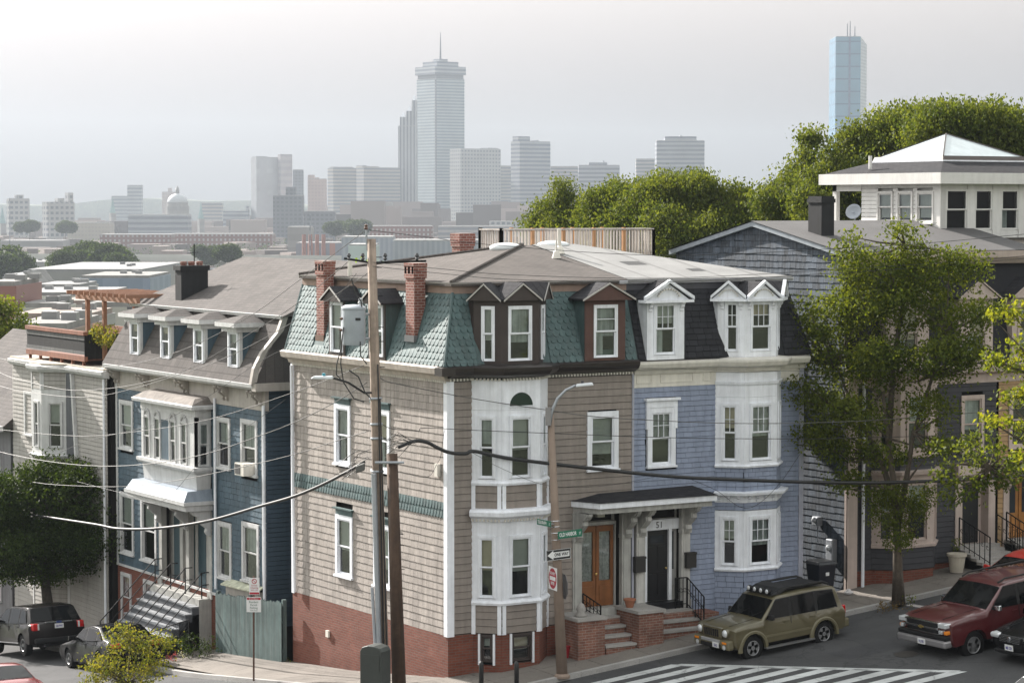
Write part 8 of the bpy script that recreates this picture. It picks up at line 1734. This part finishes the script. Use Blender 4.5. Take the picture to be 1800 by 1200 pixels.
# lowland sheds and houses at the left
def shed(name, lab, cat, x0, x1, ytop, ybot, D, wallm, roofm, dep, pitch=0, group='lowland sheds'):
    t, f, W, zt = bld(name, lab, cat, x0, x1, ytop, D, wallm, group, dep=dep, roof=roofm)
    if pitch: MB().prism(f, [(-.5, zt), (W+.5, zt), (W/2, zt+pitch)], -dep-.5, .5).build('pitched_roof', roofm, t)
    else:
        for q in range(3): a = W*random.uniform(.1, .85); d_ = -dep*random.uniform(.3, .8); MB().box(f, a, a+1.4, zt+.6, zt+1.3, d_-1.6, d_).build('roof_vent', PLN, t)
    return t
WR = rough_ground('white membrane roof', (.20, .20, .205), .05, .1, .8, .2); GRR = rough_ground('grey gravel roof', (.2, .195, .19), .1, .2, .9, .3); BRR = rough_ground('brown flat roof', (.24, .2, .18), .1, .2, .9, .3)
for s_ in (('depot', 'huge white-roofed depot on the left lowland', 'depot', 45, 250, 477, 500, 700, PLN, WR, 90, 0), ('workshop', 'slate blue workshop with parapet right of the depot', 'workshop', 139, 263, 489, 520, 560, BLU, GRR, 34, 0), ('barn_shed', 'small pitched white shed before the depot', 'shed', 3, 45, 487, 510, 640, PLN, WR, 26, 0),
    ('gable_shed', 'grey gabled shed left of the slate blue workshop', 'shed', 30, 62, 503, 520, 520, PLN, GRR, 20, 3), ('brick_flat', 'dull red brick block at the left edge', 'building', -30, 27, 503, 600, 330, fm('plain dull brick', (.20, .085, .075), (.19, .08, .07), fh=6, bay=0), GRR, 18, 0),
    ('long_shed', 'long pale ribbed shed under the workshop', 'shed', 60, 140, 505, 530, 500, PLN, WR, 22, 0), ('flat_store', 'flat store with red band below the long shed', 'store', 27, 180, 520, 540, 440, fm('red band store', (.34, .15, .13), (.45, .44, .42), fh=5, bay=0, frac=.5), WR, 30, 0),
    ('house_row', 'pale terrace with dark windows below the pergola', 'house', 30, 100, 541, 570, 330, fm('pale terrace', (.34, .33, .31), (.06, .06, .07), fh=3.2, bay=3, frac=.5, vfrac=.35), GRR, 14, 0), ('house_row', 'white terrace right of the pergola post', 'house', 98, 150, 536, 560, 350, fm('pale terrace', (.34, .33, .31), (.06, .06, .07), fh=3.2, bay=3, frac=.5, vfrac=.35), BRR, 14, 0), ('house_row', 'cream terrace behind the bamboo tuft', 'house', 152, 240, 540, 570, 310, fm('pale terrace', (.34, .33, .31), (.06, .06, .07), fh=3.2, bay=3, frac=.5, vfrac=.35), GRR, 14, 0),
    ('flat_roof', 'flat dark-roofed block behind the deck rail', 'building', 20, 160, 561, 600, 270, PLN, BRR, 16, 0), ('flat_roof', 'white-edged flat block above the far left roof', 'building', 10, 120, 581, 620, 220, fm('brown wall', (.20, .13, .10), (.18, .12, .09), fh=4, bay=0), GRR, 18, 0), ('flat_store', 'small white store before the viaduct', 'store', 88, 140, 466, 480, 900, PLN, WR, 30, 0), ('flat_store', 'low pale store left of the viaduct trees', 'store', 20, 90, 463, 480, 950, PLN, WR, 40, 0)):
    shed(*s_)
# far trees read as dark tufts: each a thing
k = 0
names = ('left edge', 'depot', 'workshop', 'viaduct', 'small store', 'flue stack', 'ridge')
for (px_, py, D, r, lab) in ((5, 468, 800, 9, 'round tree clump at the left edge before the depot'), (130, 460, 820, 7, 'leftmost round tree above the slate blue workshop'), (155, 456, 830, 8, 'second round tree above the slate blue workshop'), (190, 458, 820, 9, 'third and widest round tree above the workshop'), (215, 466, 810, 6, 'low round tree right of the other workshop trees'), (365, 448, 1100, 6, 'grey green tree on the skyline over the brown ridge'), (405, 448, 950, 6, 'pale green tree over the left end of the brown ridge'), (52, 398, 1900, 8, 'blue hazy tree clump between the slab blocks'), (115, 400, 1900, 8, 'hazy tree clump under the second slab block'), (630, 398, 1700, 9, 'hazy wood behind the pole top'), (590, 400, 1750, 8, 'hazy wood left of the pole top')):
    p = at(px_, py, depth=D); base = (p.x, p.y, SEA); bl = [(p.x+rng.normal(0, r*.4), p.y+rng.normal(0, r*.3), p.z+rng.normal(0, r*.15), r*.6, r*.6, r*.45) for _ in range(5)]
    tree('far_tree', lab, 'tree', base, [(p.x, p.y, (SEA+p.z)/2), (p.x, p.y, p.z)], bl, LEAF_D, r*.14, 60/(r*.6)**2*10, 12, r*.12, limbs=6, r0=r*.05, group='far trees')
# wooded ridge on the horizon
hl_ = MB(); n = 60; pts = []
for i in range(n+1):
    px_ = -200+2200*i/n; y = 352+6*math.sin(i*.35)+3*math.sin(i*.9+1)+(6 if px_ > 500 else 0); pts.append(at(px_, y+5, depth=5600))
hl_.rings([[(p.x, p.y, SEA-2), (p.x, p.y, p.z), (p.x+_f.x*400, p.y+_f.y*400, p.z+3), (p.x+_f.x*800, p.y+_f.y*800, SEA-2)] for p in pts], True, True)
tag(hl_.build('hills', earth, smooth=True), kind='structure')
# hazy mass of far roofs that no one could count
mb = MB(); rs_ = np.random.default_rng(3)
for _ in range(900):
    D = rs_.uniform(1300, 3000); px_ = rs_.uniform(-60, 1150); p = at(px_, 362, depth=D); w_, d_, h_ = rs_.uniform(8, 26), rs_.uniform(8, 26), rs_.uniform(6, 15); a = YAW*-1+rs_.choice([0, .5]); 
    f = Fr((p.x, p.y, 0), (math.cos(a), math.sin(a), 0)); mb.box(f, -w_/2, w_/2, SEA-.5, SEA+h_, -d_, 0)
for _ in range(90):
    D = rs_.uniform(2500, 3300); px_ = rs_.uniform(540, 1120) if rs_.random() < .7 else rs_.uniform(0, 540); p = at(px_, 362, depth=D); w_, h_ = rs_.uniform(16, 55), rs_.uniform(18, 48 if px_ > 540 else 30)
    f = Fr((p.x, p.y, 0), (math.cos(-YAW), math.sin(-YAW), 0)); mb.box(f, -w_/2, w_/2, SEA-.5, SEA+h_, -20, 0)
tag(mb.build('far_rooftops', paint('far rooftops', (.17, .14, .13), .9, .1, 0, 0, .7), off=Vector((0, 0, 0))), 'hazy carpet of low brick rooftops before downtown', 'rooftops', kind='stuff')

# hazy mass of street trees among them
cl = []
for _ in range(420):
    D = rs_.uniform(850, 2500); p = at(rs_.uniform(-60, 1000), 362, depth=D)
    for q in range(3): cl.append((p.x+rs_.normal(0, 5), p.y+rs_.normal(0, 5), SEA+rs_.uniform(4, 10)))
me, v_w, k_w = leaves_mesh('far_woods', cl, 2.2, LEAF_D, 16, 4.0); fill_mesh(me, v_w, k_w, (0, 0, 0), LEAF_D); ow = bpy.data.objects.new('far_woods', me); COL.objects.link(ow)
tag(ow, 'hazy scattered tree cover among the far rooftops', 'woods', kind='stuff')
